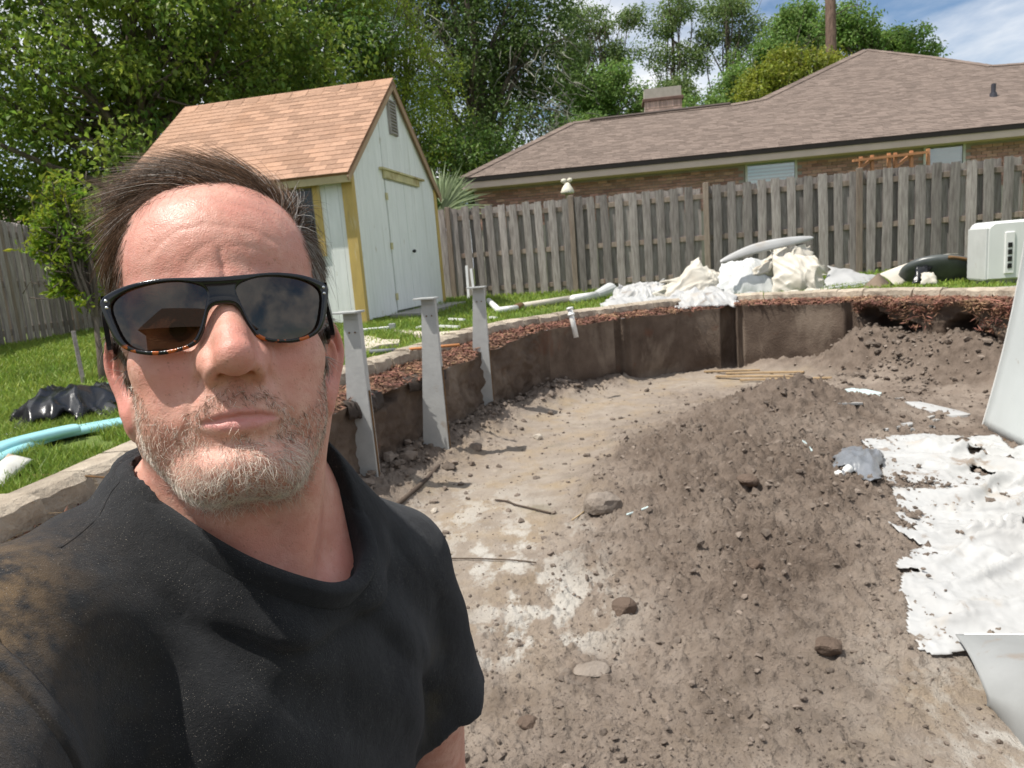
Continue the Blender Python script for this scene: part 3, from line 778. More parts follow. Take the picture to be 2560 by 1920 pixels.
m = MB(); m.box(gp((d0 + d1) / 2 - .02, DT + .075, .022), ((d1 - d0) / 2 + .05, .018, .055), np.array([g3, nG, Z3]), .004); m.build('door_header', M_CREAM, shed)
m = MB(); m.box(gp((d0 + d1) / 2 + .03, DT + .145, .035), ((d1 - d0) / 2 + .22, .03, .016), np.array([g3, nG, Z3 + g3 * -.03]), .004); m.build('drip_board', M_CREAM, shed)
# gable vent
v0, vz0 = g_hit(973, 335); v1, vz1 = g_hit(996, 262)
v1 = v0 + .30
M_VENT = mat('grey_vent', (.36, .33, .31), (.27, .25, .235), 8, .8, rnd='obj', ramt=.1)
vt = quad_slab([gp(v0, vz0, .012), gp(v1, vz0, .012), gp(v1, vz1, .012), gp(v0, vz1, .012)], nG, .012).build('vent', M_VENT, shed)
nsl = 11
for k in range(nsl):
    z = vz0 + .03 + (vz1 - vz0 - .06) * k / (nsl - 1); m = MB(); m.box(gp((v0 + v1) / 2, z, .024), ((v1 - v0) / 2 - .02, .012, .012), np.array([g3, nG + Z3 * .5, Z3 - nG * .5]) / np.array([[1], [1.118], [1.118]])); m.build('slat', M_VENT, vt)
for t in (v0 + .01, v1 - .01):
    m = MB(); m.box(gp(t, (vz0 + vz1) / 2, .02), (.014, .02, (vz1 - vz0) / 2), np.array([g3, nG, Z3])); m.build('vent_frame', M_VENT, vt)
# long face boards and window
wx0, wz1 = l_hit(796, 447); w_t1 = wx0 + 1.0; wz0 = wz1 - 1.0
bw = SLEN / 19
for k in range(19):
    t0, t1 = k * bw + .002, (k + 1) * bw - .002
    spans = [(0, EAVE_H - .02)]
    cuts = [(t0, t1)]
    if t1 > wx0 + .04 and t0 < w_t1 - .04:
        cuts = [(max(t0, wx0 + .04), min(t1, w_t1 - .04))]; side_ = [(t0, wx0 + .038)] if t0 < wx0 + .03 else [(w_t1 - .038, t1)] if t1 > w_t1 - .03 else []
        for ta, tb in side_: quad_slab([lp(tb, 0), lp(ta, 0), lp(ta, EAVE_H - .02), lp(tb, EAVE_H - .02)], nL, .018).build('board', M_SID, shed)
        spans = [(0, wz0 + .05), (wz1 - .05, EAVE_H - .02)]
    t0, t1 = cuts[0]
    for za, zb in spans:
        quad_slab([lp(t1, za + random.uniform(-.008, .008)), lp(t0, za), lp(t0, zb), lp(t1, zb)], nL, .018).build('board', M_SID, shed)
win = empty('window', (0, 0, 0)); win.parent = shed; win.matrix_local = Matrix.Identity(4)
fw = .10
def wbox(t0, t1, z0, z1, o, th, name, m_, par):
    m = MB(); m.box(lp((t0 + t1) / 2, (z0 + z1) / 2, o), ((t1 - t0) / 2, th, (z1 - z0) / 2), np.array([l3, nL, Z3]), .003); return m.build(name, m_, par)
M_GLASSD = mat('dark_window_glass', (.018, .02, .02), rough=.08, spec=.6)
M_SCR = mat('window_sash', (.20, .20, .19), rough=.6)
wbox(wx0, w_t1, wz1 - fw, wz1, .014, .016, 'frame', M_YEL, win); wbox(wx0, w_t1, wz0, wz0 + fw, .014, .016, 'frame', M_YEL, win)
wbox(wx0, wx0 + fw, wz0 + fw + .001, wz1 - fw - .001, .014, .016, 'frame', M_YEL, win); wbox(w_t1 - fw, w_t1, wz0 + fw + .001, wz1 - fw - .001, .014, .016, 'frame', M_YEL, win)
wbox(wx0 + fw + .03, w_t1 - fw - .03, wz0 + fw + .03, wz1 - fw - .03, -.012, .006, 'pane', M_GLASSD, win)
for a, b_, c_, d_ in ((wx0 + fw, wx0 + fw + .03, wz0 + fw, wz1 - fw), (w_t1 - fw - .03, w_t1 - fw, wz0 + fw, wz1 - fw), (wx0 + fw + .031, w_t1 - fw - .031, wz1 - fw - .03, wz1 - fw), (wx0 + fw + .031, w_t1 - fw - .031, (wz0 + wz1) / 2 - .015, (wz0 + wz1) / 2 + .015)):
    wbox(a, b_, c_, d_, -.004, .008, 'sash', M_SCR, win)
# corner trim
for t, nm in ((.055, 0), (GW - .045, 0)):
    m = MB(); m.box(gp(t - (.012 if t < 1 else 0), EAVE_H / 2 - .03, .012), (.055, .011, EAVE_H / 2 - .0), np.array([g3, nG, Z3]), .002); m.build('corner_trim', M_YEL, shed)
m = MB(); m.box(lp(.04, EAVE_H / 2 - .03, .012), (.075, .0115, EAVE_H / 2 - .002), np.array([l3, nL, Z3]), .002); m.build('corner_trim', M_YEL, shed)
# roof
OV, OG = .17, .07
us = (g3 * (GW / 2) + Z3 * (RIDGE_H - EAVE_H)); slope = np.linalg.norm(us); us = us / slope
e_org = A3 - g3 * 0 + Z3 * EAVE_H - us * (OV / (GW / 2) * slope) + nG * OG
M_ROOFD = mat('roof_deck', (.30, .17, .10), rough=.9)
M_SH1 = mat('tan_shingle', (.42, .265, .185), (.345, .21, .145), 30, .9, .35, 150, rnd='obj', ramt=.20, spec=.1, stain=((.42, .24, .15), 1.2, .52, .2, .5))
RL = SLEN + 2 * OG; SLP = slope * (1 + OV / (GW / 2))
roof = quad_slab([e_org, e_org + us * SLP, e_org + us * SLP + l3 * RL, e_org + l3 * RL], np.cross(l3, us) * -1, .03)
nr_ = np.cross(us, l3); nr_ = nr_ if nr_[2] > 0 else -nr_
roof = quad_slab([e_org + l3 * RL, e_org, e_org + us * SLP, e_org + us * SLP + l3 * RL], nr_, .03).build('roof', M_ROOFD, shed)
ux_ = -l3
shingles(roof, e_org + l3 * RL - us * .015, ux_, us, [(0, 0), (RL, 0), (RL, SLP), (0, SLP)], M_SH1, 'shingle', exposure=.118, limit=300, clip=True, tabs=.24, thick=.009, uneven=.002)
us2 = (-g3 * (GW / 2) + Z3 * (RIDGE_H - EAVE_H)); us2 /= np.linalg.norm(us2)
e2 = A3 + g3 * GW + Z3 * EAVE_H - us2 * (OV / (GW / 2) * slope) + nG * OG
n2_ = np.cross(us2, l3); n2_ = n2_ if n2_[2] > 0 else -n2_
quad_slab([e2, e2 + l3 * RL, e2 + us2 * SLP + l3 * RL, e2 + us2 * SLP], n2_, .03).build('roof', M_SH1, shed)
m = MB(); rg = A3 + g3 * GW / 2 + Z3 * (RIDGE_H + .035)
for k in range(13):
    a = rg + nG * OG + l3 * (RL * k / 13); b_ = rg + nG * OG + l3 * (RL * (k + 1) / 13)
    m = MB(); m.add([a - g3 * .13 - Z3 * .105, a, a + g3 * .13 - Z3 * .105, b_ - g3 * .13 - Z3 * .115, b_ - Z3 * .01, b_ + g3 * .13 - Z3 * .115], [(0, 1, 4, 3), (1, 2, 5, 4), (0, 2, 1)]); m.build('ridge_cap', M_SH1, roof)
# fascia and barge boards
M_FAS = mat('shed_fascia', (.50, .42, .24), (.40, .34, .2), 5, .8, .2, 30, stain=((.3, .23, .12), 3, .58, .1, .6))
fo_ = e_org - nr_ * .03
m = MB(); m.bar(fo_ + l3 * RL - Z3 * .045 + us * .012, fo_ - Z3 * .045 + us * .012, .022, .10); m.build('fascia', M_FAS, shed)
M_BARGE = mat('barge_board', (.42, .29, .19), (.36, .25, .16), 5, .8)
pk = A3 + g3 * GW / 2 + Z3 * RIDGE_H + nG * (OG - .012)
for s_, e_ in ((us, e_org - nG * .012), (us2, e2 - nG * .012)):
    m = MB(); m.bar(e_ - Z3 * .075, e_ + s_ * (SLP + .0) - Z3 * .075, .020, .075); m.build('barge_board', M_BARGE, shed)
# foundation blocks and slab
M_CONC = mat('grey_concrete', (.33, .315, .29), (.25, .24, .22), 6, .9, .3, 40, stain=((.17, .16, .145), 3, .56, .1, .5))
for t in (.25, 1.5, 2.8):
    m = MB(); m.box(gp(t, -.09, -.12), (.19, .09, .085), np.array([g3, nG, Z3]), .006); m.build('foundation_block', M_CONC, shed)
m = MB(); c_ = gp(1.9, 0, .32); m.box((c_[0], c_[1], lz(c_) + .02), (1.25, .22, .035), np.array([g3, nG, Z3]), .008)
sl = m.build('shed_ramp', M_CONC); tag(sl, 'grey concrete strip on the grass in front of the shed doors', 'concrete slab')

# ---- brick house behind the fence
HE0, HE1 = np.array([-.74, 17.06, 3.60]), np.array([10.97, 15.23, 3.60]); hu = (HE1 - HE0); hu /= np.linalg.norm(hu); hb = np.array([-hu[1], hu[0], 0])
HS = .42
house = empty('brick_house', (HE0[0], HE0[1], .9), 'low brown brick house with a broad hipped brown shingle roof behind the picket fence', 'house')
hus = hb + Z3 * HS; hus /= np.linalg.norm(hus); hn = np.cross(hu, hus)
def r_hit(px, py): q = plane_hit(px, py, HE0, hn) - HE0; return float(q @ hu), float(q @ hus)
hp = [(0.0, 0), (15.5, 0), (15.5, r_hit(2560, 162)[1] - .1), r_hit(2560, 162), r_hit(2478, 168), r_hit(2330, 146), r_hit(2165, 127), r_hit(1905, 252), r_hit(1830, 265), r_hit(1432, 310)]
hp[2] = (15.5, hp[3][1])
M_DECK = mat('house_roof_deck', (.15, .10, .08), rough=.95)
M_SH2 = mat('brown_shingle', (.205, .162, .138), (.165, .128, .108), 40, .92, .3, 150, rnd='obj', ramt=.20, spec=.1)
M_SH2i = mat('brown_shingle_field', (.205, .162, .138), (.165, .128, .108), 40, .92, .3, 150, rnd='isl', ramt=.20, spec=.1)
M_SH2['isl'] = M_SH2i.name
def hpt(t, d, o=0.): return HE0 + hu * t + hus * d + hn * o
rf = quad_slab([hpt(*q) for q in hp], hn, .08).build('roof', M_DECK, house)
shingles(rf, HE0 - hus * .02, hu, hus, hp, M_SH2, 'shingle', exposure=.14, wmin=.11, wmax=.27, thick=.007, uneven=.004)
# far slopes, so the roof is closed behind
rb = MB(); far = [hpt(*q) for q in hp]
depth = 3.0
for a, b_ in zip(far[2:], far[3:] + far[:1]):
    if abs(b_[2] - a[2]) > .35: continue
    def dn(p): q = p + hb * depth; q[2] = 3.4; return q
    rb.add([a - hn * .03, b_ - hn * .03, dn(b_), dn(a)], [(0, 1, 2, 3)])
rb.build('rear_roof', M_SH2i, house)
for k, (q0, q1) in enumerate(zip(hp[2:], hp[3:] + hp[:1])):
    a, b_ = hpt(*q0, .028), hpt(*q1, .028); L_ = np.linalg.norm(b_ - a); nseg = max(1, int(L_ / .28))
    m = MB()
    for s in range(nseg):
        m.bar(a + (b_ - a) * s / nseg, a + (b_ - a) * (s + 1) / nseg + hn * .006, .20, .02, up=hn)
    m.build('hip_cap', M_SH2i, rf)
m = MB(); m.bar(hpt(*r_hit(1475, 305), .05), hpt(*r_hit(1825, 264), .05), .16, .05, up=hn); m.build('ridge_vent', mat('ridge_vent_dark', (.075, .055, .045), rough=.8), rf)
M_FASH = mat('house_fascia', (.64, .51, .43), (.58, .46, .39), 3, .6)
M_GUT = mat('dark_drip_edge', (.022, .017, .014), rough=.6)
e0 = HE0 - hu * .05; e1 = HE0 + hu * 15.5
m = MB(); m.bar(e0 - Z3 * .055 - hb * .02, e1 - Z3 * .055 - hb * .02, .05, .085); m.build('drip_edge', M_GUT, house)
m = MB(); m.bar(e0 - Z3 * .172 + hb * .0, e1 - Z3 * .172, .03, .145); m.build('fascia', M_FASH, house)
m = MB(); m.bar(e0 - Z3 * .24 + hb * .235, e1 - Z3 * .24 + hb * .235, .45, .012); m.build('soffit', M_FASH, house)
WP = HE0 + hb * .45; wt0 = float((plane_hit(1187, 500, WP, hb) - WP) @ hu)
M_MORT = mat('brick_mortar', (.44, .40, .35), (.37, .335, .29), 10, .95)
M_BRK = mat('brown_brick', (.50, .30, .245), (.40, .235, .19), 20, .9, .3, 90, rnd='obj', ramt=.34, hue=.012, spec=.1)
M_BRKi = mat('brown_brick_far', (.50, .30, .245), (.40, .235, .19), 20, .9, .3, 90, rnd='isl', ramt=.34, hue=.012, spec=.1)
m = MB(); q0 = WP + hu * wt0 + hb * .012; q1 = WP + hu * 15.2 + hb * .012
m.add([(*q0[:2], .85), (*q1[:2], .85), (*q1[:2], 3.36), (*q0[:2], 3.36), *[(*(q + hb * 8)[:2], z) for q, z in ((q0, .85), (q1, .85), (q1, 3.27), (q0, 3.27))]], [(0, 1, 2, 3), (1, 5, 6, 2), (5, 4, 7, 6), (4, 0, 3, 7)])
wall = m.build('wall', M_MORT, house)
def w_hit(px, py): q = plane_hit(px, py, WP, hb); return float((q - WP) @ hu), float(q[2])
WINS = []
for (a, b_) in (((1862, 405), (1992, 395)), ((2308, 360), (2413, 352))):
    t0, z0 = w_hit(*a); t1, z1 = w_hit(*b_); WINS.append((t0, t1, 1.75, max(z0, z1)))
bricks = []
z = 2.42
while z < 3.30:
    t = wt0 - (.11 if int(round(z / .068)) % 2 else 0); z2 = z
    while t < 13.0:
        c = t + .1
        if c > wt0 + .03 and not any(w0 - .06 < c < w1 + .06 and z2 < wz + .03 for w0, w1, _, wz in WINS): bricks.append((c, z2 + .03, .2, .058))
        t += .21
    z += .068
t = 13.0
while t < 13.0:
    if not any(w0 - .05 < t < w1 + .05 and 3.12 < wz for w0, w1, _, wz in WINS): bricks.append((t, z + .10, .058, .19))
    t += .068
bricks.sort(key=lambda q: q[0] * hu[1] * 1.0 - q[0] * .02 if False else np.linalg.norm(WP + hu * q[0] - CAMP))
def bmesh_(w, h): b = MB(); b.box((0, 0, 0), (w / 2, .012, h / 2), None, .003); return b.mesh('brick', M_BRK)
BR = {(.2, .058): bmesh_(.2, .058), (.058, .19): bmesh_(.058, .19)}
mb_ = MB(); HR = np.array([[hu[0], hb[0], 0, 0], [hu[1], hb[1], 0, 0], [0, 0, 1, 0], [0, 0, 0, 1.0]])
for k, (t, z, w, h) in enumerate(bricks):
    p = WP + hu * t; p = np.array([p[0], p[1], z]) + hb * random.uniform(-.002, .002)
    if k < 300:
        o = link('brick', BR[(w, h)], wall); M4 = HR.copy(); M4[:3, 3] = p; o.matrix_local = pw(wall).inverted() @ Matrix(M4.tolist())
    else: mb_.box(p, (w / 2, .012, h / 2), np.array([hu, hb, Z3]))
tag(mb_.build('bricks', M_BRKi, wall), kind='stuff')
M_WFR = mat('white_window_frame', (.68, .68, .65), rough=.5); M_BLIND = mat('pale_blind_slats', (.50, .58, .57), (.45, .53, .52), 3, .6, rnd='obj', ramt=.05)
M_BLIND2 = mat('grey_blind_slats', (.40, .40, .35), (.36, .36, .32), 3, .6, rnd='obj', ramt=.05)
def glass(name, tint=(.9, .95, .95), rough=.02, mixf=.82):
    m = bpy.data.materials.new(name); m.use_nodes = True; t = m.node_tree; t.nodes.clear()
    o = N(t, 'ShaderNodeOutputMaterial'); a = N(t, 'ShaderNodeBsdfTransparent'); a.inputs[0].default_value = (*tint, 1); g = N(t, 'ShaderNodeBsdfGlossy', i_Roughness=rough)
    x = N(t, 'ShaderNodeMixShader'); x.inputs[0].default_value = 1 - mixf; t.links.new(a.outputs[0], x.inputs[1]); t.links.new(g.outputs[0], x.inputs[2]); t.links.new(x.outputs[0], o.inputs[0]); return m
M_PANE = glass('window_pane')
for kk, (t0, t1, z0, z1) in enumerate(WINS):
    wn = empty('window', (0, 0, 0)); wn.parent = house; wn.matrix_local = pw(house).inverted()
    AX = np.array([hu, hb, Z3])
    def wb(a, b_, c, d, o, th, nm, mt):
        m = MB(); p = WP + hu * (a + b_) / 2; m.box((p[0] + hb[0] * o, p[1] + hb[1] * o, (c + d) / 2), ((b_ - a) / 2, th, (d - c) / 2), AX); m.build(nm, mt, wn)
    wb(t0, t1, z1 - .05, z1, -.02, .02, 'frame', M_WFR); wb(t0, t0 + .05, z0, z1 - .051, -.02, .02, 'frame', M_WFR); wb(t1 - .05, t1, z0, z1 - .051, -.02, .02, 'frame', M_WFR)
    wb(t0 + .051, t1 - .051, z0, z1 - .051, -.012, .003, 'pane', M_PANE)
    ns = 22
    for s in range(ns):
        zz = z0 + .03 + (z1 - z0 - .1) * s / (ns - 1); wb(t0 + .055, t1 - .055, zz - .021, zz + .021, -.004, .0025, 'blind_slat', M_BLIND if kk == 0 else M_BLIND2)
# chimney
cc = at(1658, 262, 21.2); ch = empty('chimney', tuple(cc)); ch.parent = house; ch.matrix_local = pw(house).inverted() @ Matrix.Translation(Vector(cc))
M_BRP = mat('pinkish_brick', (.55, .41, .35), (.46, .33, .275), 20, .9, .3, 60, rnd='obj', ramt=.28, spec=.1)
CHW, CHD = 1.10, .7; ax = np.array([hu, hb, Z3])
m = MB(); m.box(cc + hb * CHD / 2 - Z3 * .35, (CHW / 2 - .012, CHD / 2 - .012, .85), ax); m.build('chimney_core', M_MORT, ch)
bme = {}
for r in range(13):
    zc = -.95 + r * .075
    sold = r == 12
    nb = 6 if not sold else 18
    for s in range(nb + 1 if r % 2 and not sold else nb):
        w = CHW / nb; a = -CHW / 2 + w * s - (w / 2 if r % 2 and not sold else 0); b_ = min(a + w, CHW / 2); a = max(a, -CHW / 2)
        if b_ - a < .03: continue
        key = (round(b_ - a, 3), sold)
        if key not in bme: q = MB(); q.box((0, 0, 0), ((b_ - a) / 2 - .006, .02, .10 if sold else .031), None, .004); bme[key] = q.mesh('brick', M_BRP)
        o = link('brick', bme[key], ch); p = cc + hu * (a + b_) / 2 + Z3 * (zc + (.075 if sold else 0)); M4 = HR.copy(); M4[:3, 3] = p; o.matrix_local = pw(ch).inverted() @ Matrix(M4.tolist())
m = MB(); m.box(cc + hb * CHD / 2 + Z3 * .17, (CHW / 2 + .05, CHD / 2 + .05, .045), ax, .01); m.build('chimney_cap', mat('chimney_cap_brown', (.17, .105, .085), rough=.9), ch)
m = MB(); m.box(cc + hb * CHD / 2 + Z3 * .25 , (.22, .2, .04), ax, .01); m.build('flue', M_GUT, ch)
vp = hpt(*r_hit(2483, 243)); m = MB(); m.tube([vp - Z3 * .1, vp + Z3 * .10, vp + Z3 * .10, vp + Z3 * .30], [.10, .07, .05, .05], 12); m.build('vent_pipe', mat('dark_vent_pipe', (.06, .06, .075), rough=.5), house)

# ---- neighbour's house seen over the left fence
nh = empty('neighbour_house', (-9.5, 19.0, .9), 'low brown roofed house half hidden by leaves behind the left fence', 'house')
m = MB(); m.box((-9.3, 21.0, 2.0), (5.0, 3.6, 1.15)); m.build('wall', mat('tan_wall', (.33, .27, .21), rough=.9), nh)
b = MB(); b.add([(-14.6, 16.9, 3.2), (-4.0, 16.9, 3.2), (-4.0, 21, 4.25), (-14.6, 21, 4.25), (-14.6, 25, 3.2), (-4.0, 25, 3.2)], [(0, 1, 2, 3), (3, 2, 5, 4)]); nrf = b.build('roof', M_SH2i, nh)
m = MB(); m.bar((-14.6, 16.88, 3.10), (-4.0, 16.88, 3.10), .03, .19); m.build('fascia', M_FASH, nh)

# ---- the house at the photographer's back, seen only as a reflection
bh = empty('rear_house', (1.5, -11.0, .9), 'low house and roof line mirrored dark in the lenses of the sunglasses', 'house')
m = MB(); m.box((3.0, -13.5, 2.1), (7.5, 3.0, 1.25)); m.build('wall', M_BRKi, bh)
b = MB(); b.add([(-5.2, -10.0, 3.25), (11.2, -10.0, 3.25), (9.0, -13.5, 5.0), (-3.0, -13.5, 5.0), (-5.2, -17.0, 3.25), (11.2, -17.0, 3.25)], [(1, 0, 3, 2), (4, 5, 2, 3), (0, 4, 3), (5, 1, 2)]); b.build('roof', M_SH2i, bh)
# ================================================================== trees and shrubs
def leaf_mat(name, c1, c2, c3=None, tr=.38, ramt=.35, hue=.02, scale=.9):
    return mat(name, c1, c2, scale, .5, rnd='isl', ramt=ramt, hue=hue, trans=tr, spec=.35, stain=(c3, 1.6, .52, .2, .7) if c3 else None)
M_BARK = mat('bark_grey', (.17, .14, .115), (.085, .068, .055), 4, .95, .8, 20, stretch=(3, 3, .6), spec=.1)
M_BARKP = mat('bark_pine', (.20, .135, .105), (.10, .068, .055), 3, .95, .9, 12, stretch=(4, 4, .8), spec=.1)
def leaves(cent, per, spread, size, rng, droop=.5, up=.5, asp=.62, flat=.75):
    n = len(cent) * per
    C = np.repeat(cent, per, 0); sp = np.repeat(np.broadcast_to(spread, (len(cent),)), per)
    o = rng.normal(size=(n, 3)) * np.array([1, 1, flat]); o *= (sp / np.maximum(.6, np.linalg.norm(o, axis=1) ** .35))[:, None] * .62
    P = C + o
    nrm = rng.normal(size=(n, 3)) * (1 - up) + np.array([0, 0, 1.0]) * up + o / sp[:, None] * .35; nrm /= np.linalg.norm(nrm, axis=1)[:, None]
    d = rng.normal(size=(n, 3)); d[:, 2] -= droop; d += o / sp[:, None] * .6
    d -= (d * nrm).sum(1)[:, None] * nrm; d /= np.linalg.norm(d, axis=1)[:, None]
    s = np.cross(nrm, d); L = size * rng.uniform(.6, 1.35, n)[:, None]
    tip = P + d * L - nrm * L * .15; a = P + d * L * .42 + s * L * asp * .5 + nrm * L * .08; b = P + d * L * .42 - s * L * asp * .5 + nrm * L * .08
    V = np.stack([P, a, tip, b], 1).reshape(-1, 3)
    k = np.arange(n)[:, None] * 4
    return V, np.concatenate([k + np.array([[0, 1, 2]]), k + np.array([[0, 2, 3]])])
def blob_points(blobs, n, rng, shell=.55):
    vol = np.array([b[3] * b[4] * b[5] for b in blobs]) ** .8; which = rng.choice(len(blobs), n, p=vol / vol.sum())
    B = np.array(blobs)[which]; d = rng.normal(size=(n, 3)); d /= np.linalg.norm(d, axis=1)[:, None]
    r = (shell + (1 - shell) * rng.random(n)) ** .6 * (1 + .12 * rng.normal(size=n))
    return B[:, :3] + d * B[:, 3:6] * r[:, None]
def tree(name, label, cat, base, trunk_top, trunk_r, blobs, ncl, per, spread, size, lm, bark, seed, droop=.5, up=.45, limbs=26, shell=.45, group=None, asp=.62, bend=.3, extra=None, holes=()):
    rng = np.random.default_rng(seed); base = np.array(base, float)
    root = empty(name, base, label, cat, group)
    cent = blob_points(blobs, ncl, rng, shell)
    for h in holes:                                     # gaps where the sky shows
        cent = cent[(((cent - np.array(h[:3])) / np.array(h[3:6])) ** 2).sum(1) > 1]
    V, F = leaves(cent, per, spread * rng.uniform(.7, 1.35, len(cent)), size, rng, droop, up, asp)
    cr = obj_np('crown', V, F, lm, root)
    m = MB(); tt_ = np.array(trunk_top, float)
    t = np.linspace(0, 1, 9)[:, None]; P = base + (tt_ - base) * t; P[:, :2] += np.cumsum(rng.normal(0, bend * .12, (9, 2)), 0) * t
    P[0, 2] -= .15; m.tube(P, trunk_r * (1 - .55 * t[:, 0]) * (1 + .5 * np.exp(-t[:, 0] * 14)), 10)
    for k in rng.choice(len(cent), min(limbs, len(cent)), replace=False):
        e = cent[k]; s = P[rng.integers(4, 9)]; mid = (s + e) / 2 + rng.normal(0, .12, 3) * np.linalg.norm(e - s) + np.array([0, 0, .06 * np.linalg.norm(e - s)])
        q = np.linspace(0, 1, 6)[:, None]; C = (1 - q) ** 2 * s + 2 * q * (1 - q) * mid + q ** 2 * e
        m.tube(C, trunk_r * .34 * (1 - .85 * q[:, 0]) + .006, 5, False)
        for _ in range(2):
            e2 = e + rng.normal(0, spread * 1.2, 3); m.tube([C[3], (C[3] + e2) / 2 + rng.normal(0, .08, 3), e2], [trunk_r * .12, trunk_r * .08, .006], 4, False)
    m.build('trunk', bark, root, True)
    return root
def pb(px, py, w, rx, ry, rz):
    p = at(px, py, w); return (p[0], p[1], p[2], rx, ry, rz)
L_MAPLE = leaf_mat('maple_leaves', (.085, .16, .026), (.28, .36, .055), (.045, .095, .02), .44, scale=.75)  # bright and dark leaf patches put sunlit sprays and shaded gaps into the colour
L_DARK = leaf_mat('dark_leaves', (.085, .16, .028), (.13, .21, .038), (.048, .10, .022), .4)
L_CYP = leaf_mat('feathery_leaves', (.30, .37, .045), (.19, .28, .038), (.10, .17, .028), .48)
L_OAK = leaf_mat('oak_leaves', (.075, .13, .03), (.11, .165, .038), (.048, .085, .025), .34)
L_MID = leaf_mat('mid_leaves', (.20, .31, .075), (.15, .25, .06), (.21, .29, .085), .45)
L_YEL = leaf_mat('yellow_green_leaves', (.27, .29, .035), (.21, .25, .03), (.15, .20, .03), .42)
L_PINE = leaf_mat('pine_needles', (.21, .29, .095), (.16, .23, .075), (.21, .25, .10), .4)
G = lambda p: (p[0], p[1], lz(p))
p0 = at(395, 640, 15.5); t0_ = at(300, 150, 15.0)
tree('maple_tree', 'big leafy maple filling the upper left behind the shed, with bright sunlit sprays', 'tree', G(p0), t0_, .26,
     [pb(120, 120, 15, 2.6, 2.4, 2.3), pb(420, 60, 15, 2.6, 2.4, 2.0), pb(330, 300, 14.5, 1.9, 2, 1.5), pb(60, 370, 14.6, 1.7, 1.7, 1.2), pb(620, 120, 15.8, 1.9, 2, 1.7), pb(-150, 200, 14, 2.2, 2.4, 2.6), pb(200, -160, 15, 4, 3, 1.8), pb(520, 270, 15.6, 1.4, 1.6, .9)],
     360, 120, .52, .135, L_MAPLE, M_BARK, 5, droop=1.0, limbs=46, shell=.3, holes=[pb(262, 40, 13.2, .32, 3.5, .26), pb(500, 85, 13.5, .42, 3.5, .28), pb(25, 385, 13, .42, 3, .26), pb(150, 395, 13, .2, 3, .2), pb(340, 30, 13.2, .16, 3, .2)])
p0 = at(760, 700, 20)
tree('dark_tree', 'dark green leafy tree directly behind the shed roof', 'tree', G(p0), at(740, 120, 20), .28,
     [pb(680, 80, 20, 2.2, 2, 2.2), pb(830, 140, 20, 1.9, 2, 1.7), pb(760, -120, 20.5, 3, 2.5, 1.9), pb(600, 240, 19.5, 1.8, 1.8, 1.4), pb(560, 420, 19, 2.2, 1.6, 1.4)], 260, 100, .7, .15, L_DARK, M_BARK, 6, limbs=22)
p0 = at(1010, 700, 21)
tree('feathery_tree', 'yellow green feathery tree between the shed gable and the dark oak', 'tree', G(p0), at(960, 150, 21), .22,
     [pb(960, 130, 21, 1.5, 1.6, 1.9), pb(1060, 290, 20.5, 1.2, 1.3, 1.6), pb(900, 20, 21, 1.6, 1.6, 1.4), pb(1090, 430, 20, 1.0, 1.1, 1.2), pb(1010, 230, 20.5, 1.3, 1.3, 1.5)], 210, 170, .55, .10, L_CYP, M_BARK, 7, droop=1.2, asp=.3, limbs=24)
oak = tree('oak_tree', 'tall dark oak with hanging grey moss rising behind the house corner', 'tree', G(at(1230, 690, 26)), at(1210, 180, 26), .42,
     [pb(1230, 60, 26, 2.6, 2.2, 2.2), pb(1340, 170, 26, 1.9, 2, 1.8), pb(1150, 250, 25.5, 1.5, 1.8, 2.2), pb(1260, 340, 25, 1.7, 1.7, 1.3), pb(1130, -60, 26, 2.8, 2.2, 1.7), pb(1370, -20, 26, 1.5, 1.8, 1.6), pb(1180, 440, 24.5, 1.6, 1.5, 1.2)], 360, 105, .62, .14, L_OAK, M_BARK, 8, limbs=30, shell=.25, bend=1.0,
     holes=[pb(1190, 190, 23, .35, 4, .45), pb(1245, 150, 23, .3, 4, .4), pb(1280, 215, 23, .3, 4, .25), pb(1130, 170, 23, .2, 4, .3)])
M_MOSS = mat('hanging_moss', (.22, .22, .18), (.16, .16, .125), 4, .9, rnd='isl', ramt=.3)
rng = np.random.default_rng(9); m = MB()
for k in range(260):
    px, py = [(1310, 190), (1090, 60), (1360, 120), (1330, 300), (1120, 330), (1050, 20), (1190, 400), (1390, 230), (1365, 290)][k % 9]
    a = at(px + rng.normal(0, 45), py + rng.normal(0, 35), 24.2 + rng.normal(0, .7)); n = 4; d = np.array([rng.normal(.15, .28), rng.normal(0, .2), -rng.uniform(.15, .45)])
    q = np.linspace(0, 1, n)[:, None]; m.tube(a + d * q * 1.5 + rng.normal(0, .05, (n, 3)), [.022, .020, .014, .004], 3, False)
tag(m.build('moss', M_MOSS, oak), kind='stuff')
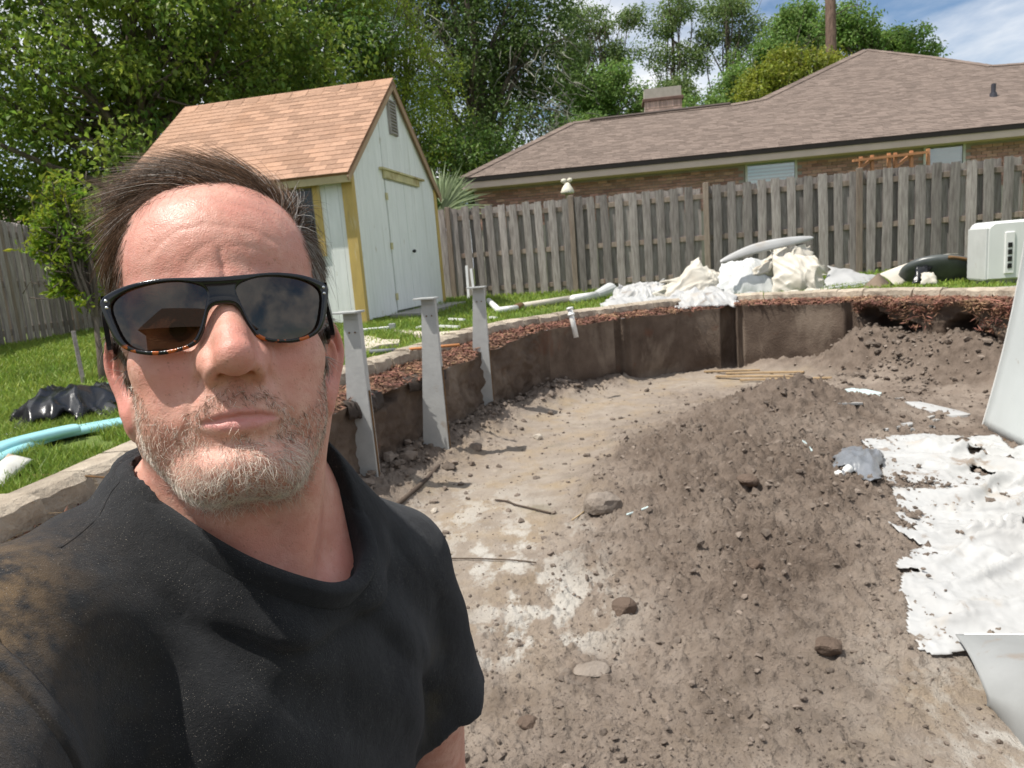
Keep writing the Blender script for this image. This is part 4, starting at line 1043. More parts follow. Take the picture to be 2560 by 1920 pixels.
for k, (px, pyb, w, bl, mt, lab, sd, ncl, per, sz, tt2, tr) in enumerate([
    (1480, 640, 38, [pb(1450, 240, 38, 1.7, 1.6, 1.7), pb(1560, 270, 38, 1.7, 1.5, 1.0), pb(1440, 330, 36, 1.5, 1.3, 1.0), pb(1530, 200, 38, 1.1, 1.2, .9), pb(1640, 280, 38, 1.4, 1.3, .8)], L_MID, 'light green bushy tree left of the chimney', 21, 210, 120, .16, (1490, 200), .2),
    (1500, 640, 40, [pb(1480, 60, 40, 1.5, 1.2, .8), pb(1580, 45, 40, .9, .8, .6), pb(1440, 130, 40, 1.2, 1.1, 1.0), pb(1540, 140, 40, 1.1, 1, .7), pb(1420, 30, 40, .9, .9, .6)], L_PINE, 'airy tall tree reaching the clouds left of the chimney', 22, 130, 90, .14, (1500, 70), .14),
    (1690, 640, 40, [pb(1690, 20, 40, 1.2, 1.2, 1.1), pb(1640, 140, 40, 1.3, 1, .8), pb(1730, 150, 40, 1.2, 1, .9), pb(1690, 240, 39, 1.7, 1.3, 1.0), pb(1660, 75, 40, .8, .8, .5)], L_PINE, 'thin tall tree above the chimney with open sky on both sides', 23, 150, 90, .14, (1690, 20), .15),
    (1830, 640, 40, [pb(1810, 20, 40, 1.7, 1.2, 1.0), pb(1880, 90, 40, 1.2, 1, .9), pb(1780, 90, 40, .9, .8, .6), pb(1840, 150, 40, 1.0, 1, .5)], L_PINE, 'airy tall tree with bare forked limbs between the chimney and the pine trunk', 24, 110, 80, .14, (1810, 60), .16),
    (1880, 640, 38, [pb(1840, 230, 38, 1.7, 1.3, 1.3), pb(1930, 150, 38, 1.5, 1.3, 1.4), pb(2010, 100, 38, 1.5, 1.3, 1.2), pb(1770, 280, 36, 1.2, 1, .8), pb(1990, 40, 38, 1.1, 1, .8)], L_MID, 'dense mid green tree behind the yellow green one', 25, 240, 110, .16, (1900, 150), .2),
    (1980, 640, 29, [pb(1920, 210, 29, 1.1, 1, .75), pb(2010, 190, 29, 1.2, 1, .75), pb(2075, 170, 29, .8, .8, .6), pb(1960, 150, 29, .7, .7, .5), pb(1890, 250, 28, .7, .7, .4)], L_YEL, 'yellow green bushy tree just over the house roof', 26, 130, 110, .13, (1980, 230), .15),
    (2180, 640, 34, [pb(2150, 95, 34, 1.3, 1.2, .9), pb(2250, 110, 34, 1.2, 1.1, .65), pb(2110, 50, 34, 1.0, 1, .7), pb(2320, 130, 34, .45, .6, .28)], L_MID, 'green tree right of the pine trunk behind the roof peak', 27, 120, 95, .16, (2180, 120), .18)]):
    tree('background_tree', lab, 'tree', G(at(px, pyb, w)), at(*tt2, w), tr, bl, ncl, per, .5, sz, mt, M_BARK, sd, limbs=26, shell=.2, group='trees behind the brick house', bend=.5)
# pine trunk
pr = empty('pine_tree', G(at(2085, 640, 30)), 'bare straight pine trunk cut off by the top of the photo above the roof', 'tree')
a = np.array(G(at(2085, 640, 30))); b_ = at(2066, -700, 30.5); m = MB(); t = np.linspace(0, 1, 14)[:, None]; m.tube(a + (b_ - a) * t, .24 - .06 * t[:, 0], 12)
m.build('trunk', M_BARKP, pr, True)
rng = np.random.default_rng(31); m = MB()
for k in range(9):
    s = a + (b_ - a) * rng.uniform(.42, .75); q = np.linspace(0, 1, 5)[:, None]; e = np.array([rng.uniform(-2.2, 2.2), rng.normal(0, .6), rng.uniform(-.2, .7)])
    m.tube(s + e * q + rng.normal(0, .07, (5, 3)) * q, .035 * (1 - .85 * q[:, 0]), 5, False)
tag(m.build('dead_branches', M_BARK, pr), kind='stuff')
V, F = leaves(blob_points([(*b_, 2.5, 2.2, 1.6)], 60, rng), 60, .6, .22, rng, asp=.15); obj_np('crown', V, F, L_PINE, pr)
# undergrowth
for k, (px, py, w, bl, mt, lab) in enumerate([
    (60, 690, 15.5, [pb(40, 510, 15.5, 1.3, 1, .7), pb(160, 480, 15.5, 1.1, 1, .8), pb(-120, 470, 15, 1.4, 1, 1)], L_MAPLE, 'low leafy bush peeping over the far left fence'),
    (1130, 690, 21, [pb(1120, 420, 20, 1.3, 1, 1.0), pb(1180, 380, 21, 1.2, 1, .9), pb(1090, 520, 19, .8, .8, .7)], L_DARK, 'dark green bush between the shed and the brick house'),
    (300, 690, 17, [pb(300, 470, 17, 1.4, 1, 1.1), pb(420, 430, 17, 1.4, 1, 1.3)], L_DARK, 'dark bush behind the shed at its left corner')]):
    tree('bush', lab, 'bush', G(at(px, py, w)), at(px, py - 90, w), .06, bl, 90, 90, .42, .12, mt, M_BARK, 50 + k, limbs=14, shell=.2)
# young tree with stake on the lawn
L_SHR = leaf_mat('shrub_leaves', (.27, .35, .03), (.19, .29, .03), (.42, .34, .035), .48, hue=.03)
sb = np.array([-3.37, 5.85, lz((-3.37, 5.85))])
sw = 6.0
tree('young_tree', 'small yellow green leafy tree on the lawn in front of the far left fence', 'tree', sb, at(225, 640, sw), .028,
     [pb(165, 480, sw, .17, .2, .16), pb(150, 560, sw, .24, .24, .2), pb(195, 640, sw, .22, .24, .2), pb(120, 620, sw, .13, .15, .12), pb(225, 560, sw, .14, .15, .16), pb(230, 745, sw, .10, .12, .08), pb(175, 720, sw, .12, .14, .08)], 150, 26, .085, .062, L_SHR, M_BARK, 61, droop=-.3, up=.3, limbs=60, shell=.15, asp=.42, bend=.25)
m = MB(); q = np.array([-3.5, 5.8]); m.bar((q[0], q[1], lz(q) - .1), at(183, 828, 5.9), .032, .032, ch=.003); sk = m.build('garden_stake', M_WOOD); tag(sk, 'grey wooden stake leaning beside the trunk of the small tree', 'stake')
# fan palm by the shed corner
M_PALM = mat('palm_leaf', (.30, .36, .20), (.22, .29, .14), 3, .5, rnd='isl', ramt=.25, trans=.3)
pa = np.array(at(1120, 560, 15.2)); pal = empty('fan_palm', (pa[0], pa[1] + .2, lz(pa)), 'pale green fan palm fronds spraying over the fence beside the shed', 'palm')
rng = np.random.default_rng(77)
m = MB(); m.tube([(pa[0] - .2, pa[1] + .3, lz(pa) - .1), (pa[0] - .15, pa[1] + .3, 2.0)], [.14, .12], 10); m.build('trunk', M_BARK, pal)
for k, (tx, ty) in enumerate([(1150, 400), (1215, 470), (1180, 430), (1230, 505), (1100, 395), (1205, 520)]):
    c = np.array(at(1100 + rng.uniform(-8, 12), 520 + rng.uniform(-15, 20), 15.2 + rng.uniform(-.15, .25))); tip = np.array(at(tx, ty, 15.2 + rng.uniform(-.4, .4))); ax_ = tip - c; L_ = np.linalg.norm(ax_); ax_ /= L_
    side = np.cross(ax_, np.array([.3, -1, .2])); side /= np.linalg.norm(side); m = MB()
    for s in range(15):
        g = -1.0 + 2.0 * s / 14; d = ax_ * math.cos(g * .55) + side * math.sin(g * .55) + rng.normal(0, .04, 3); l = L_ * rng.uniform(.8, 1.08) * (1 - .2 * abs(g)); wv = np.cross(d, np.array([0, -1, .3])); wv = wv / np.linalg.norm(wv) * .018
        q1 = c + d * l * .55; q2 = c + d * l + np.array([0, 0, -.07 * l]); m.add([c - wv * .3, c + wv * .3, q1 + wv, q1 - wv, q2], [(0, 1, 2, 3), (3, 2, 4)])
    m.build('frond', M_PALM, pal)
# ================================================================== things lying about
M_STEEL = mat('grey_painted_steel', (.46, .465, .45), (.40, .405, .395), 8, .5, .12, 30, spec=.4, stain=((.30, .235, .175), 5, .62, .08, .6), stain2=((.22, .19, .16), 18, .66, .05, .6))
M_RUST = mat('rusty_edge', (.20, .11, .045), (.12, .075, .04), 12, .9, .4, 60)
M_PLATE = mat('grey_plate', (.42, .43, .42), (.34, .35, .34), 10, .5)
def post(px, py, htop, lean, ang, label):
    b = onz(px, py, 0.0); r = empty('buttress_post', (b[0], b[1], 0), label, 'post', 'pool wall posts along the pit', 0)
    a = math.radians(ang); fx = np.array([math.cos(a), math.sin(a), 0]); fy = np.array([-math.sin(a), math.cos(a), 0]); up = np.array([lean[0], lean[1], 1.0])
    base = np.array([b[0], b[1], -.10]); H = htop + .10
    def P(x, y, z): return base + fx * x + fy * y + up * z
    # front web, two flanges: a tapered channel, wide at the foot
    m = MB(); tw, bw = .105, .235
    m.add([P(-bw + .05, 0, 0), P(.05, 0, 0), P(.05, 0, H), P(.05 - tw, 0, H), P(-bw + .05, .004, 0), P(.05, .004, 0), P(.05, .004, H), P(.05 - tw, .004, H)], [(0, 1, 2, 3), (7, 6, 5, 4), (0, 3, 7, 4)])
    m.build('web', M_STEEL, r)
    m = MB(); m.add([P(.05, 0, 0), P(.05, .055, 0), P(.05, .055, H), P(.05, 0, H), P(.053, 0, 0), P(.053, .055, 0), P(.053, .055, H), P(.053, 0, H)], [(4, 5, 6, 7), (3, 2, 1, 0), (0, 4, 7, 3), (1, 2, 6, 5)]); m.build('flange', M_STEEL, r)
    m = MB(); m.add([P(.054, .018, .02), P(.060, .018, .02), P(.060, .036, .02), P(.054, .036, .02), P(.054, .018, H * .62), P(.060, .018, H * .62), P(.060, .036, H * .62), P(.054, .036, H * .62)], [(0, 1, 5, 4), (1, 2, 6, 5), (2, 3, 7, 6)]); m.build('rusty_strip', M_RUST, r)
    m = MB(); m.add([P(.05 - tw, .0, H * .5), P(.05 - tw, .05, H * .5), P(.05 - tw, .05, H), P(.05 - tw, 0, H), P(.047 - tw, .0, H * .5), P(.047 - tw, .05, H * .5), P(.047 - tw, .05, H), P(.047 - tw, 0, H)], [(0, 1, 2, 3), (7, 6, 5, 4)]); m.build('flange', M_STEEL, r)
    m = MB(); m.box(P(.05 - tw / 2 - .015, .01, H + .008), (.088, .07, .007), np.array([fx, fy, Z3]), .002); m.box(P(.05 - tw / 2, .02, H - .02), (.05, .03, .02), np.array([fx, fy, Z3])); m.build('top_plate', M_PLATE, r)
    for z in (H - .13, H - .15):
        m = MB(); c = P(.05 - tw / 2 + (.022 if z > H - .14 else -.022), -.004, H - .13); m.tube([c, c - fy * .005], [.007, .005], 6); m.build('bolt', M_RUST, r)
    return r
post(934, 1248, 1.31, (-.012, .01), -16, 'grey steel post with flat top plate nearest the man, at his shoulder')
post(1110, 1155, 1.33, (-.004, .01), -12, 'middle one of the three grey tapered steel posts along the pit wall')
post(1224, 1058, 1.35, (.0, .012), -9, 'farthest of the three grey tapered steel posts, in front of the fence')

# ---- crumpled sheets
def ridged(P, o=3, seed=0): 
    a, s, t = 1., 0, 0
    for i in range(o): s = s + a * (1 - 2 * np.abs(vnoise(P, seed + i * 3))); t += a; a *= .5; P = P * 2.1 + 3.1
    return s / t
def sheet(name, corners, n, amp, seed, m, dome=0.0, scale=3.0, parent=None, jag=.0, smooth=True, sag=None, holes=None, thick=.004):
    """corners: 4 points (p00, p10, p11, p01); a crumpled surface between them, given a thin edge."""
    c = [np.array(p, float) for p in corners]; u, v = np.meshgrid(np.linspace(0, 1, n[0]), np.linspace(0, 1, n[1]), indexing='ij')
    uu, vv = u + jag * vnoise(np.stack([v * 9, u * 3], -1), seed) * (1 - 2 * np.abs(u - .5)) ** 0 * (np.abs(u - .5) * 2) ** 3, v + jag * vnoise(np.stack([u * 9, v * 3], -1), seed + 4) * (np.abs(v - .5) * 2) ** 3
    P = ((1 - uu) * (1 - vv))[..., None] * c[0] + (uu * (1 - vv))[..., None] * c[1] + (uu * vv)[..., None] * c[2] + ((1 - uu) * vv)[..., None] * c[3]
    nn = np.cross(c[1] - c[0], c[3] - c[0]); nn /= np.linalg.norm(nn); nn = nn if nn[2] >= 0 else -nn
    L = np.linalg.norm(c[1] - c[0]); W = np.linalg.norm(c[3] - c[0]); q = np.stack([u * L * scale, v * W * scale, 0 * u + seed], -1)
    q = q + .5 * np.stack([vnoise(q * .6, seed), vnoise(q * .6, seed + 1), 0 * u], -1)
    q2 = np.stack([q[..., 0] * 1.5 + q[..., 1] * 1.2, q[..., 1] * .55 - q[..., 0] * .45, q[..., 2] + 3], -1); h = amp * (.75 * ridged(q * np.array([1.0, .45, 1]), 3, seed) + .6 * ridged(q2 * 1.3, 2, seed + 2)) - amp * .25 * np.abs(vnoise(q * 2.6, seed + 8)) + dome * np.sin(np.pi * u) ** .7 * np.sin(np.pi * v) ** .7
    if sag is not None: h = h + sag(u, v)
    P = P + nn * h[..., None] + .35 * amp * np.stack([vnoise(q * 1.3, seed + 5), vnoise(q * 1.3, seed + 6), 0 * u], -1)
    mb = MB(); F = [(i * n[1] + j, (i + 1) * n[1] + j, (i + 1) * n[1] + j + 1, i * n[1] + j + 1) for i in range(n[0] - 1) for j in range(n[1] - 1) if holes is None or not holes(u[i, j], v[i, j])]
    mb.add(P.reshape(-1, 3), F); o = mb.build(name, m, parent, smooth)
    sd = o.modifiers.new('edge', 'SOLIDIFY'); sd.thickness = thick; sd.offset = -1
    return o
M_LINER = mat('white_liner', (.45, .45, .443), (.39, .386, .376), 3, .45, .08, 40, spec=.4, stain=((.40, .35, .29), 2.6, .57, .10, .6), stain2=((.24, .19, .15), 4.5, .62, .05, .85))
M_CREAM2 = mat('cream_liner', (.56, .53, .46), (.50, .455, .38), 3, .5, .1, 40, spec=.4, stain=((.55, .30, .12), 3.0, .64, .08, .7), stain2=((.36, .28, .19), 4, .64, .08, .6))
M_GSHEET = mat('grey_white_sheet', (.62, .63, .62), (.54, .55, .54), 4, .45, .05, 30, spec=.4, stain=((.42, .36, .30), 4, .62, .1, .5))
M_BLACKP = mat('black_plastic', (.012, .012, .014), rough=.25, spec=.5, bump=.15, bscale=40)
M_PVC = mat('white_pvc', (.78, .78, .76), (.70, .70, .68), 8, .35, spec=.45, stain=((.45, .38, .28), 6, .62, .1, .5))
M_DPVC = mat('dusty_pipe', (.58, .53, .45), (.48, .43, .36), 8, .6, spec=.3)
def fz1(p): return float(floor_z(np.array([[p[0], p[1]]]))[0][0])
def F(px, py, dz=0.0):
    p = onz(px, py, 0.0)
    for _ in range(4): p = onz(px, py, fz1(p) if inside(np.array([p[:2]]), EDGE[::3])[0] else 0.0)
    return p + np.array([0, 0, dz])
# white liner over the soil, foreground right
PX = [(2142, 1101), (2180, 1130), (2212, 1185), (2232, 1240), (2240, 1290), (2282, 1330), (2215, 1312), (2262, 1352), (2300, 1372), (2250, 1416), (2240, 1432), (2300, 1440), (2244, 1436), (2232, 1478), (2252, 1500), (2246, 1560), (2262, 1592), (2290, 1612), (2330, 1645), (2400, 1638), (2480, 1622), (2640, 1610)]
poly = np.array([F(*p)[:2] for p in PX]); xr = poly[:, 0].max() + .75
poly = np.concatenate([poly, [[xr + .1, poly[-1, 1]], [xr + .5, 4.2], [3.95, 5.0]], [F(2540, 1128)[:2]], [F(2500, 1098)[:2]], [F(2300, 1092)[:2]]])
gx, gy = np.arange(poly[:, 0].min() - .05, poly[:, 0].max() + .05, .011), np.arange(poly[:, 1].min() - .05, poly[:, 1].max() + .05, .011)
GX = np.stack(np.meshgrid(gx, gy, indexing='ij'), -1); GP = GX.reshape(-1, 2); jit = GP + .004 * np.stack([vnoise(GP * 14, 3), vnoise(GP * 14, 5)], 1) + .022 * np.stack([vnoise(GP * 4, 6), vnoise(GP * 4, 7)], 1)
ins = inside(jit, poly)
fzv = floor_z(GP)[0]; base_z = .3 * fzv + .7 * floor_z(GP, False)[0] + .008
wr = np.stack([GP[:, 0] * 1.6 + .8 * vnoise(GP * 1.6, 3), GP[:, 1] * 7.5 + 2.5 * vnoise(GP * 1.3, 2) + GP[:, 0] * 2.6, 0 * GP[:, 0]], 1)
wr2 = np.stack([GP[:, 0] * 2.2 + GP[:, 1] * 1.7 + .6 * vnoise(GP * 2.1, 11), GP[:, 1] * 4.2 - GP[:, 0] * 2.6, 0 * GP[:, 0] + 4], 1)
wz_ = .062 * (1 - np.abs(vnoise(wr * .62, 5))) ** 7 + .040 * (1 - np.abs(vnoise(wr2 * .8, 7))) ** 9 + .018 * (1 - np.abs(vnoise(wr * 1.6, 9))) ** 9 + .005 * ridged(np.c_[GP * 7, 0 * GP[:, 0]], 3, 8) + .05 * gauss(GP, (1.95, 3.05), (.5, .10), .15) + .04 * gauss(GP, (2.2, 3.35), (.5, .06), -.25) + .03 * gauss(GP, (1.7, 2.75), (.3, .08), .1)
de = dist_poly(GP, resample(poly, .04)[0]); lz_ = base_z + .010 + wz_ * (.15 + .85 * sstep(.02, .38, de))
bury = vnoise(GP * 3.1, 9) + .5 * vnoise(GP * 9, 4) - 1.2 * gauss(GP, (2.25, 4.0), (.22, .10)) * -1.0
ins &= ~((bury > .88) & (de > .05))
nA = GX.shape[:2]; idx = np.arange(len(GP)).reshape(nA); Q = np.stack([idx[:-1, :-1], idx[1:, :-1], idx[1:, 1:], idx[:-1, 1:]], -1).reshape(-1, 4); Q = Q[ins[Q].all(1)]
us_ = np.unique(Q); rm = np.full(len(GP), -1); rm[us_] = np.arange(len(us_))
tp = obj_np('white_liner_sheet', np.c_[GP, lz_][us_], rm[Q], M_LINER, None, True); sdm = tp.modifiers.new('edge', 'SOLIDIFY'); sdm.thickness = .003; sdm.offset = 1
tag(tp, 'large torn white plastic liner spread in wrinkles over the soil at the right', 'plastic sheet')
# soil thrown over the liner
lumpsP = np.c_[RNG.normal(2.3, .16, 260), RNG.normal(4.0, .05, 260)]; lumpsP = np.concatenate([lumpsP, np.c_[RNG.uniform(1.7, 3.2, 340), RNG.uniform(2.6, 5.0, 340)]])
zz = np.interp(np.zeros(len(lumpsP)), [0, 1], [0, 0]) + floor_z(lumpsP)[0] + .02; V, F_ = rocks(np.c_[lumpsP, zz], np.clip(.005 * (RNG.pareto(2.2, len(lumpsP)) + 1), 0, .02))
tag(obj_np('spilled_soil', V, F_, M_CLOD), 'brown soil crumbs scattered on top of the white liner', 'soil', kind='stuff')
# curled wall sheet, bottom right
M_RIB = mat('ribbed_sheet', (.30, .305, .30), (.25, .255, .25), 4, .5, spec=.3, stain=((.24, .20, .165), 7, .56, .10, .7), stain2=((.26, .15, .10), 5, .64, .06, .7))
a0, a1 = F(2388, 1606, .03), onz(2466, 1735, .05); cs = empty('curled_sheet', tuple(a0), 'grey white metal wall sheet curling up at the bottom right corner of the white liner', 'metal sheet')
far1, near1 = onz(2760, 1590, .10), onz(2720, 1640, .34); pts = []
for i in range(34):
    t = i / 33; row = []; fa = a0 * (1 - t) + far1 * t; ne = a1 * (1 - t) + near1 * t + np.array([0, -.05 * math.sin(math.pi * t), -.05 * math.sin(math.pi * t)]); rd = .02 + .17 * sstep(0, .6, t)
    for j in range(20):
        s = j / 19; row.append(fa * (1 - s) + ne * s + np.array([0, 0, .02 * math.sin(s * math.pi)]))
    d_ = row[-1] - row[-3]; d_ /= np.linalg.norm(d_); dn = np.array([0, 0, -1.0]); dn -= (dn @ d_) * d_; dn /= np.linalg.norm(dn)
    for a_ in range(15, 166, 15): row.append(row[19] + d_ * rd * math.sin(math.radians(a_)) + dn * rd * (1 - math.cos(math.radians(a_))))
    pts.append(row)
m = MB(); m.grid(np.array(pts)); o = m.build('sheet', M_RIB, cs, True); sd = o.modifiers.new('edge', 'SOLIDIFY'); sd.thickness = .003
P_ = np.array(pts)[:, 0]; m = MB(); m.tube(P_[2:], .006, 6); m.build('rolled_edge', M_PVC, cs)
# tall sheet standing at the right edge
b0, b1 = F(2455, 1060), F(2566, 1124); t0 = at(2562, 560, 5.05); dl = (b1 - b0); dl[2] = 0
wp = empty('wall_panel', tuple(b0), 'tall pale grey sheet of pool wall standing on the pit floor at the right edge', 'metal sheet'); pts = []
for i in range(24):
    t = i / 23; row = []
    for j in range(20):
        s = j / 19; p = b0 + dl * t * 3.4 + np.array([.35 * t * t, 0, .0]); up = (t0 - b0) * (s * (1 - .02 * t)); p = p + up + np.array([.05 * math.sin(s * 2.5), .02 * math.sin(t * 5 + s), -.03]); row.append(p)
    pts.append(row)
m = MB(); m.grid(np.array(pts)); M_PANEL = mat('pale_panel', (.60, .635, .63), (.55, .585, .58), 2, .4, .04, 20, spec=.4, stain=((.35, .30, .24), 14, .66, .05, .5)); o = m.build('sheet', M_PANEL, wp, True); sd = o.modifiers.new('edge', 'SOLIDIFY'); sd.thickness = .004
A = np.array(pts); m = MB(); m.tube(A[:, 0], .010, 6); m.build('rusty_edge', M_RUST, wp); m = MB(); m.tube(A[0], .007, 6); m.build('folded_edge', M_PVC, wp)
# small scraps on the pit floor
def flat(name, pxs, dz, th, m, label, cat, group=None, amp=.008):
    P = np.array([F(*p, dz) for p in pxs]); c = P.mean(0); n = len(P); b = MB()
    c2_ = P - c; A_ = np.c_[c2_[:, :2], np.ones(n)]; co_ = np.linalg.lstsq(A_, P[:, 2], rcond=None)[0]; P[:, 2] = A_ @ co_; top = P + np.array([0, 0, th]) + RNG.normal(0, amp, (n, 3)) * np.array([.3, .3, .6]); b.add(np.concatenate([top, P - np.array([0, 0, .01]), [top.mean(0) + np.array([0, 0, amp])]]), [(k, (k + 1) % n, 2 * n) for k in range(n)] + [(k, k + n, (k + 1) % n + n, (k + 1) % n) for k in range(n)])
    return tag(b.build(name, m), label, cat, group)
flat('plastic_scrap', [(2053, 1012), (2058, 990), (2070, 1000), (2085, 1004), (2160, 1007), (2156, 1014), (2100, 1016)], .008, .007, M_LINER, 'white tapering plastic piece on the soil left of the pale blue plate', 'plastic scrap', amp=.004)
M_BLUEW = mat('pale_blue_plate', (.55, .66, .66), (.50, .60, .60), 5, .4, stain=((.25, .2, .16), 6, .62, .06, .8))
flat('wall_scrap', [(2112, 978), (2130, 968), (2165, 975), (2204, 988), (2196, 997), (2150, 998), (2128, 988)], .008, .005, M_BLUEW, 'pale blue broken plate lying on the soil near the far wall', 'metal scrap', amp=.004)
flat('liner_scrap', [(2262, 1010), (2300, 1008), (2340, 1020), (2400, 1030), (2428, 1038), (2420, 1046), (2380, 1044), (2330, 1034), (2290, 1020)], .008, .006, M_LINER, 'long white strip of torn liner on the soil behind the big white sheet', 'plastic scrap')
SCR = [((2250, 998), 26, 5), ((2320, 1044), 34, 9), ((2340, 1052), 22, 7), ((2268, 1063), 34, 9), ((2248, 1070), 14, 6), ((2330, 1068), 16, 5), ((2163, 1072), 14, 4), ((2210, 1076), 24, 3), ((2282, 1076), 12, 5)]
FLK = ['small white flake just above the left start of the long torn strip', 'white flake right under the right half of the long torn strip', 'white flake below and right of the one under the torn strip', 'wide white flake in the row just behind the big white sheet', 'narrow white flake touching the left of the wide one behind the big sheet',
 'white flake at the right end of the row behind the big white sheet', 'tiny white flake at the far left of the row behind the big sheet', 'thin white flake second from the left behind the big sheet', 'tiny white flake nearest the back edge of the big white sheet']
for k, ((px, py), w, h) in enumerate(SCR):
    flat('liner_flake', [(px - w * .5, py + 1), (px - w * .2, py - h * .5), (px + w * .3, py - h * .4), (px + w * .5, py), (px + w * .1, py + h * .5)], .006, .006, M_LINER, FLK[k], 'plastic scrap', 'white liner flakes in the soil', amp=.005)
M_GBAG = mat('grey_bag', (.21, .22, .24), (.16, .17, .185), 8, .3, .2, 40, spec=.5)
q = [F(2068, 1172, .01), F(2190, 1214, .01), F(2212, 1150, .02), F(2120, 1132, .02)]; tag(sheet('grey_bag', q, (26, 20), .05, 12, M_GBAG, .06, 6, jag=.12), 'crumpled dark grey plastic bag at the left edge of the white liner', 'bag')
m = MB(); c = F(2108, 1196, .035); m.tube([c - np.array([.045, 0, .01]), c, c + np.array([.05, .02, .02])], [.022, .026, .028], 10); tag(m.build('plastic_cup', M_PVC, None, True), 'small white plastic cup lying beside the grey bag', 'cup')
for k, (x0, y0, x1, y1, w) in enumerate([(1815, 938, 2010, 934, .05), (1790, 946, 1990, 945, .06), (1850, 955, 2080, 949, .045), (1760, 934, 1900, 929, .04)]):
    m = MB(); a, b = F(x0, y0, .025), F(x1, y1, .02); m.bar(a, b, w, .02, ch=.003)
    tag(m.build('wood_lath', mat('pale_lath', (.40, .28, .155), (.26, .185, .115), 6, .9, .3, 30, stretch=(1, 6, 6)) if k == 0 else bpy.data.materials['pale_lath']), ['frontmost pale lath but one, half buried along the foot of the far wall', 'pale lath running leftmost along the foot of the far wall', 'pale lath nearest the viewer, reaching farthest right below the far wall', 'short pale lath tucked closest under the far wall'][k], 'lath', 'laths at the foot of the far wall')
M_ROOT = mat('dark_root', (.10, .075, .055), (.07, .05, .04), 10, .9)
def stick(name, pxs, r, m, label, cat, dz=.012):
    P = np.array([F(*p, dz) for p in pxs]); b = MB(); b.tube(catmull(P, 6, False), r, 6); return tag(b.build(name, m, None, True), label, cat)
stick('root', [(985, 1272), (1030, 1235), (1072, 1196), (1100, 1165)], .016, M_ROOT, 'dark straight root lying at the shadow edge beside the man\'s shoulder', 'root')
stick('twig', [(1238, 1254), (1270, 1258), (1290, 1266), (1340, 1278), (1376, 1287)], .006, M_ROOT, 'thin dark bent twig on the pale trodden soil left of the big clod', 'twig')
stick('twig', [(1110, 1401), (1200, 1402), (1290, 1406), (1340, 1412)], .004, M_ROOT, 'long thin straight twig across the whitish stain beside the sleeve', 'twig')
stick('splinter', [(1568, 1292), (1592, 1284), (1622, 1273)], .007, M_BLUEW, 'pale blue grey splinter beside the big grey clod', 'splinter')
stick('splinter', [(2008, 1106), (2018, 1118), (2030, 1132)], .009, M_BLUEW, 'pale blue sliver standing in the mound above the grey bag', 'splinter')
stick('twig', [(1430, 1305), (1452, 1290), (1472, 1273)], .004, mat('straw', (.45, .34, .20), (.36, .26, .15), 9, .8), 'short straw coloured twig touching the big grey clod', 'twig')
# clods big enough to pick out
M_CL1 = mat('grey_clod', (.30, .255, .215), (.20, .165, .135), 10, .95, .8, 60, spec=.1); M_CL2 = mat('dark_clod', (.17, .125, .098), (.12, .088, .068), 10, .95, .8, 60, spec=.1)
def clod(px, py, s, m, label, sq=(1, .8, .75), seed=1):
    r = np.random.default_rng(seed); V, Fc = ICO2_V.copy(), ICO2_F
    for _ in range(1):
        mid = {}; VV = list(V); FF = []
        def md(a, b):
            k = (min(a, b), max(a, b))
            if k not in mid: v = VV[a] + VV[b]; mid[k] = len(VV); VV.append(v / np.linalg.norm(v))
            return mid[k]
        for a, b, c in Fc: ab, bc, ca_ = md(a, b), md(b, c), md(c, a); FF += [(a, ab, ca_), (b, bc, ab), (c, ca_, bc), (ab, bc, ca_)]
        V, Fc = np.array(VV), np.array(FF)
    for _ in range(9):
        d = r.normal(size=3); d /= np.linalg.norm(d); h = r.uniform(.55, .85); k = V @ d; V = V - np.maximum(0, k - h)[:, None] * d
    V = V * (1 + .10 * fbm(V * 2.2 + seed, 3, seed) + .05 * fbm(V * 6 + seed, 3, seed + 1))[:, None] * np.array(sq) * s
    p = F(px, py); V = V + p + np.array([0, 0, s * sq[2] * .42]); tag(obj_np('dirt_clod', V, Fc, m, None, False), label, 'clod')
clod(1512, 1275, .105, M_CL1, 'biggest grey clod, alone at the edge of the trodden path', (1.15, .9, .85), 3)
clod(1556, 1530, .058, M_CL2, 'angular brown clod in the middle foreground below the big grey one', (1.1, .9, .8), 4)
clod(2068, 1632, .052, M_CL2, 'dark clod lying left of the lower end of the white liner', (1.1, 1, .8), 5)
clod(1478, 1680, .06, M_CL1, 'flat pale clod in the lower middle of the pit floor', (1.2, .9, .45), 6)
clod(1886, 1420, .038, M_CL2, 'round dark clod sticking out of the mound side', (1, 1, .8), 7)
clod(1868, 1210, .06, M_CL2, 'dark lump just below the top of the big mound', (1.1, 1, .7), 8)
clod(1320, 1815, .035, M_CL2, 'small dark clod near the bottom beside the man\'s arm', (1.1, .9, .7), 9)
clod(1345, 1098, .045, mat('pale_stone', (.50, .45, .38), (.42, .37, .31), 8, .9), 'small pale stone on the pit floor right of the middle post', (1, .9, .8), 10)
clod(1085, 1280, .028, bpy.data.materials['pale_stone'], 'tiny pale stone in the narrow shadow beside the man\'s shoulder', (1, .9, .8), 11)
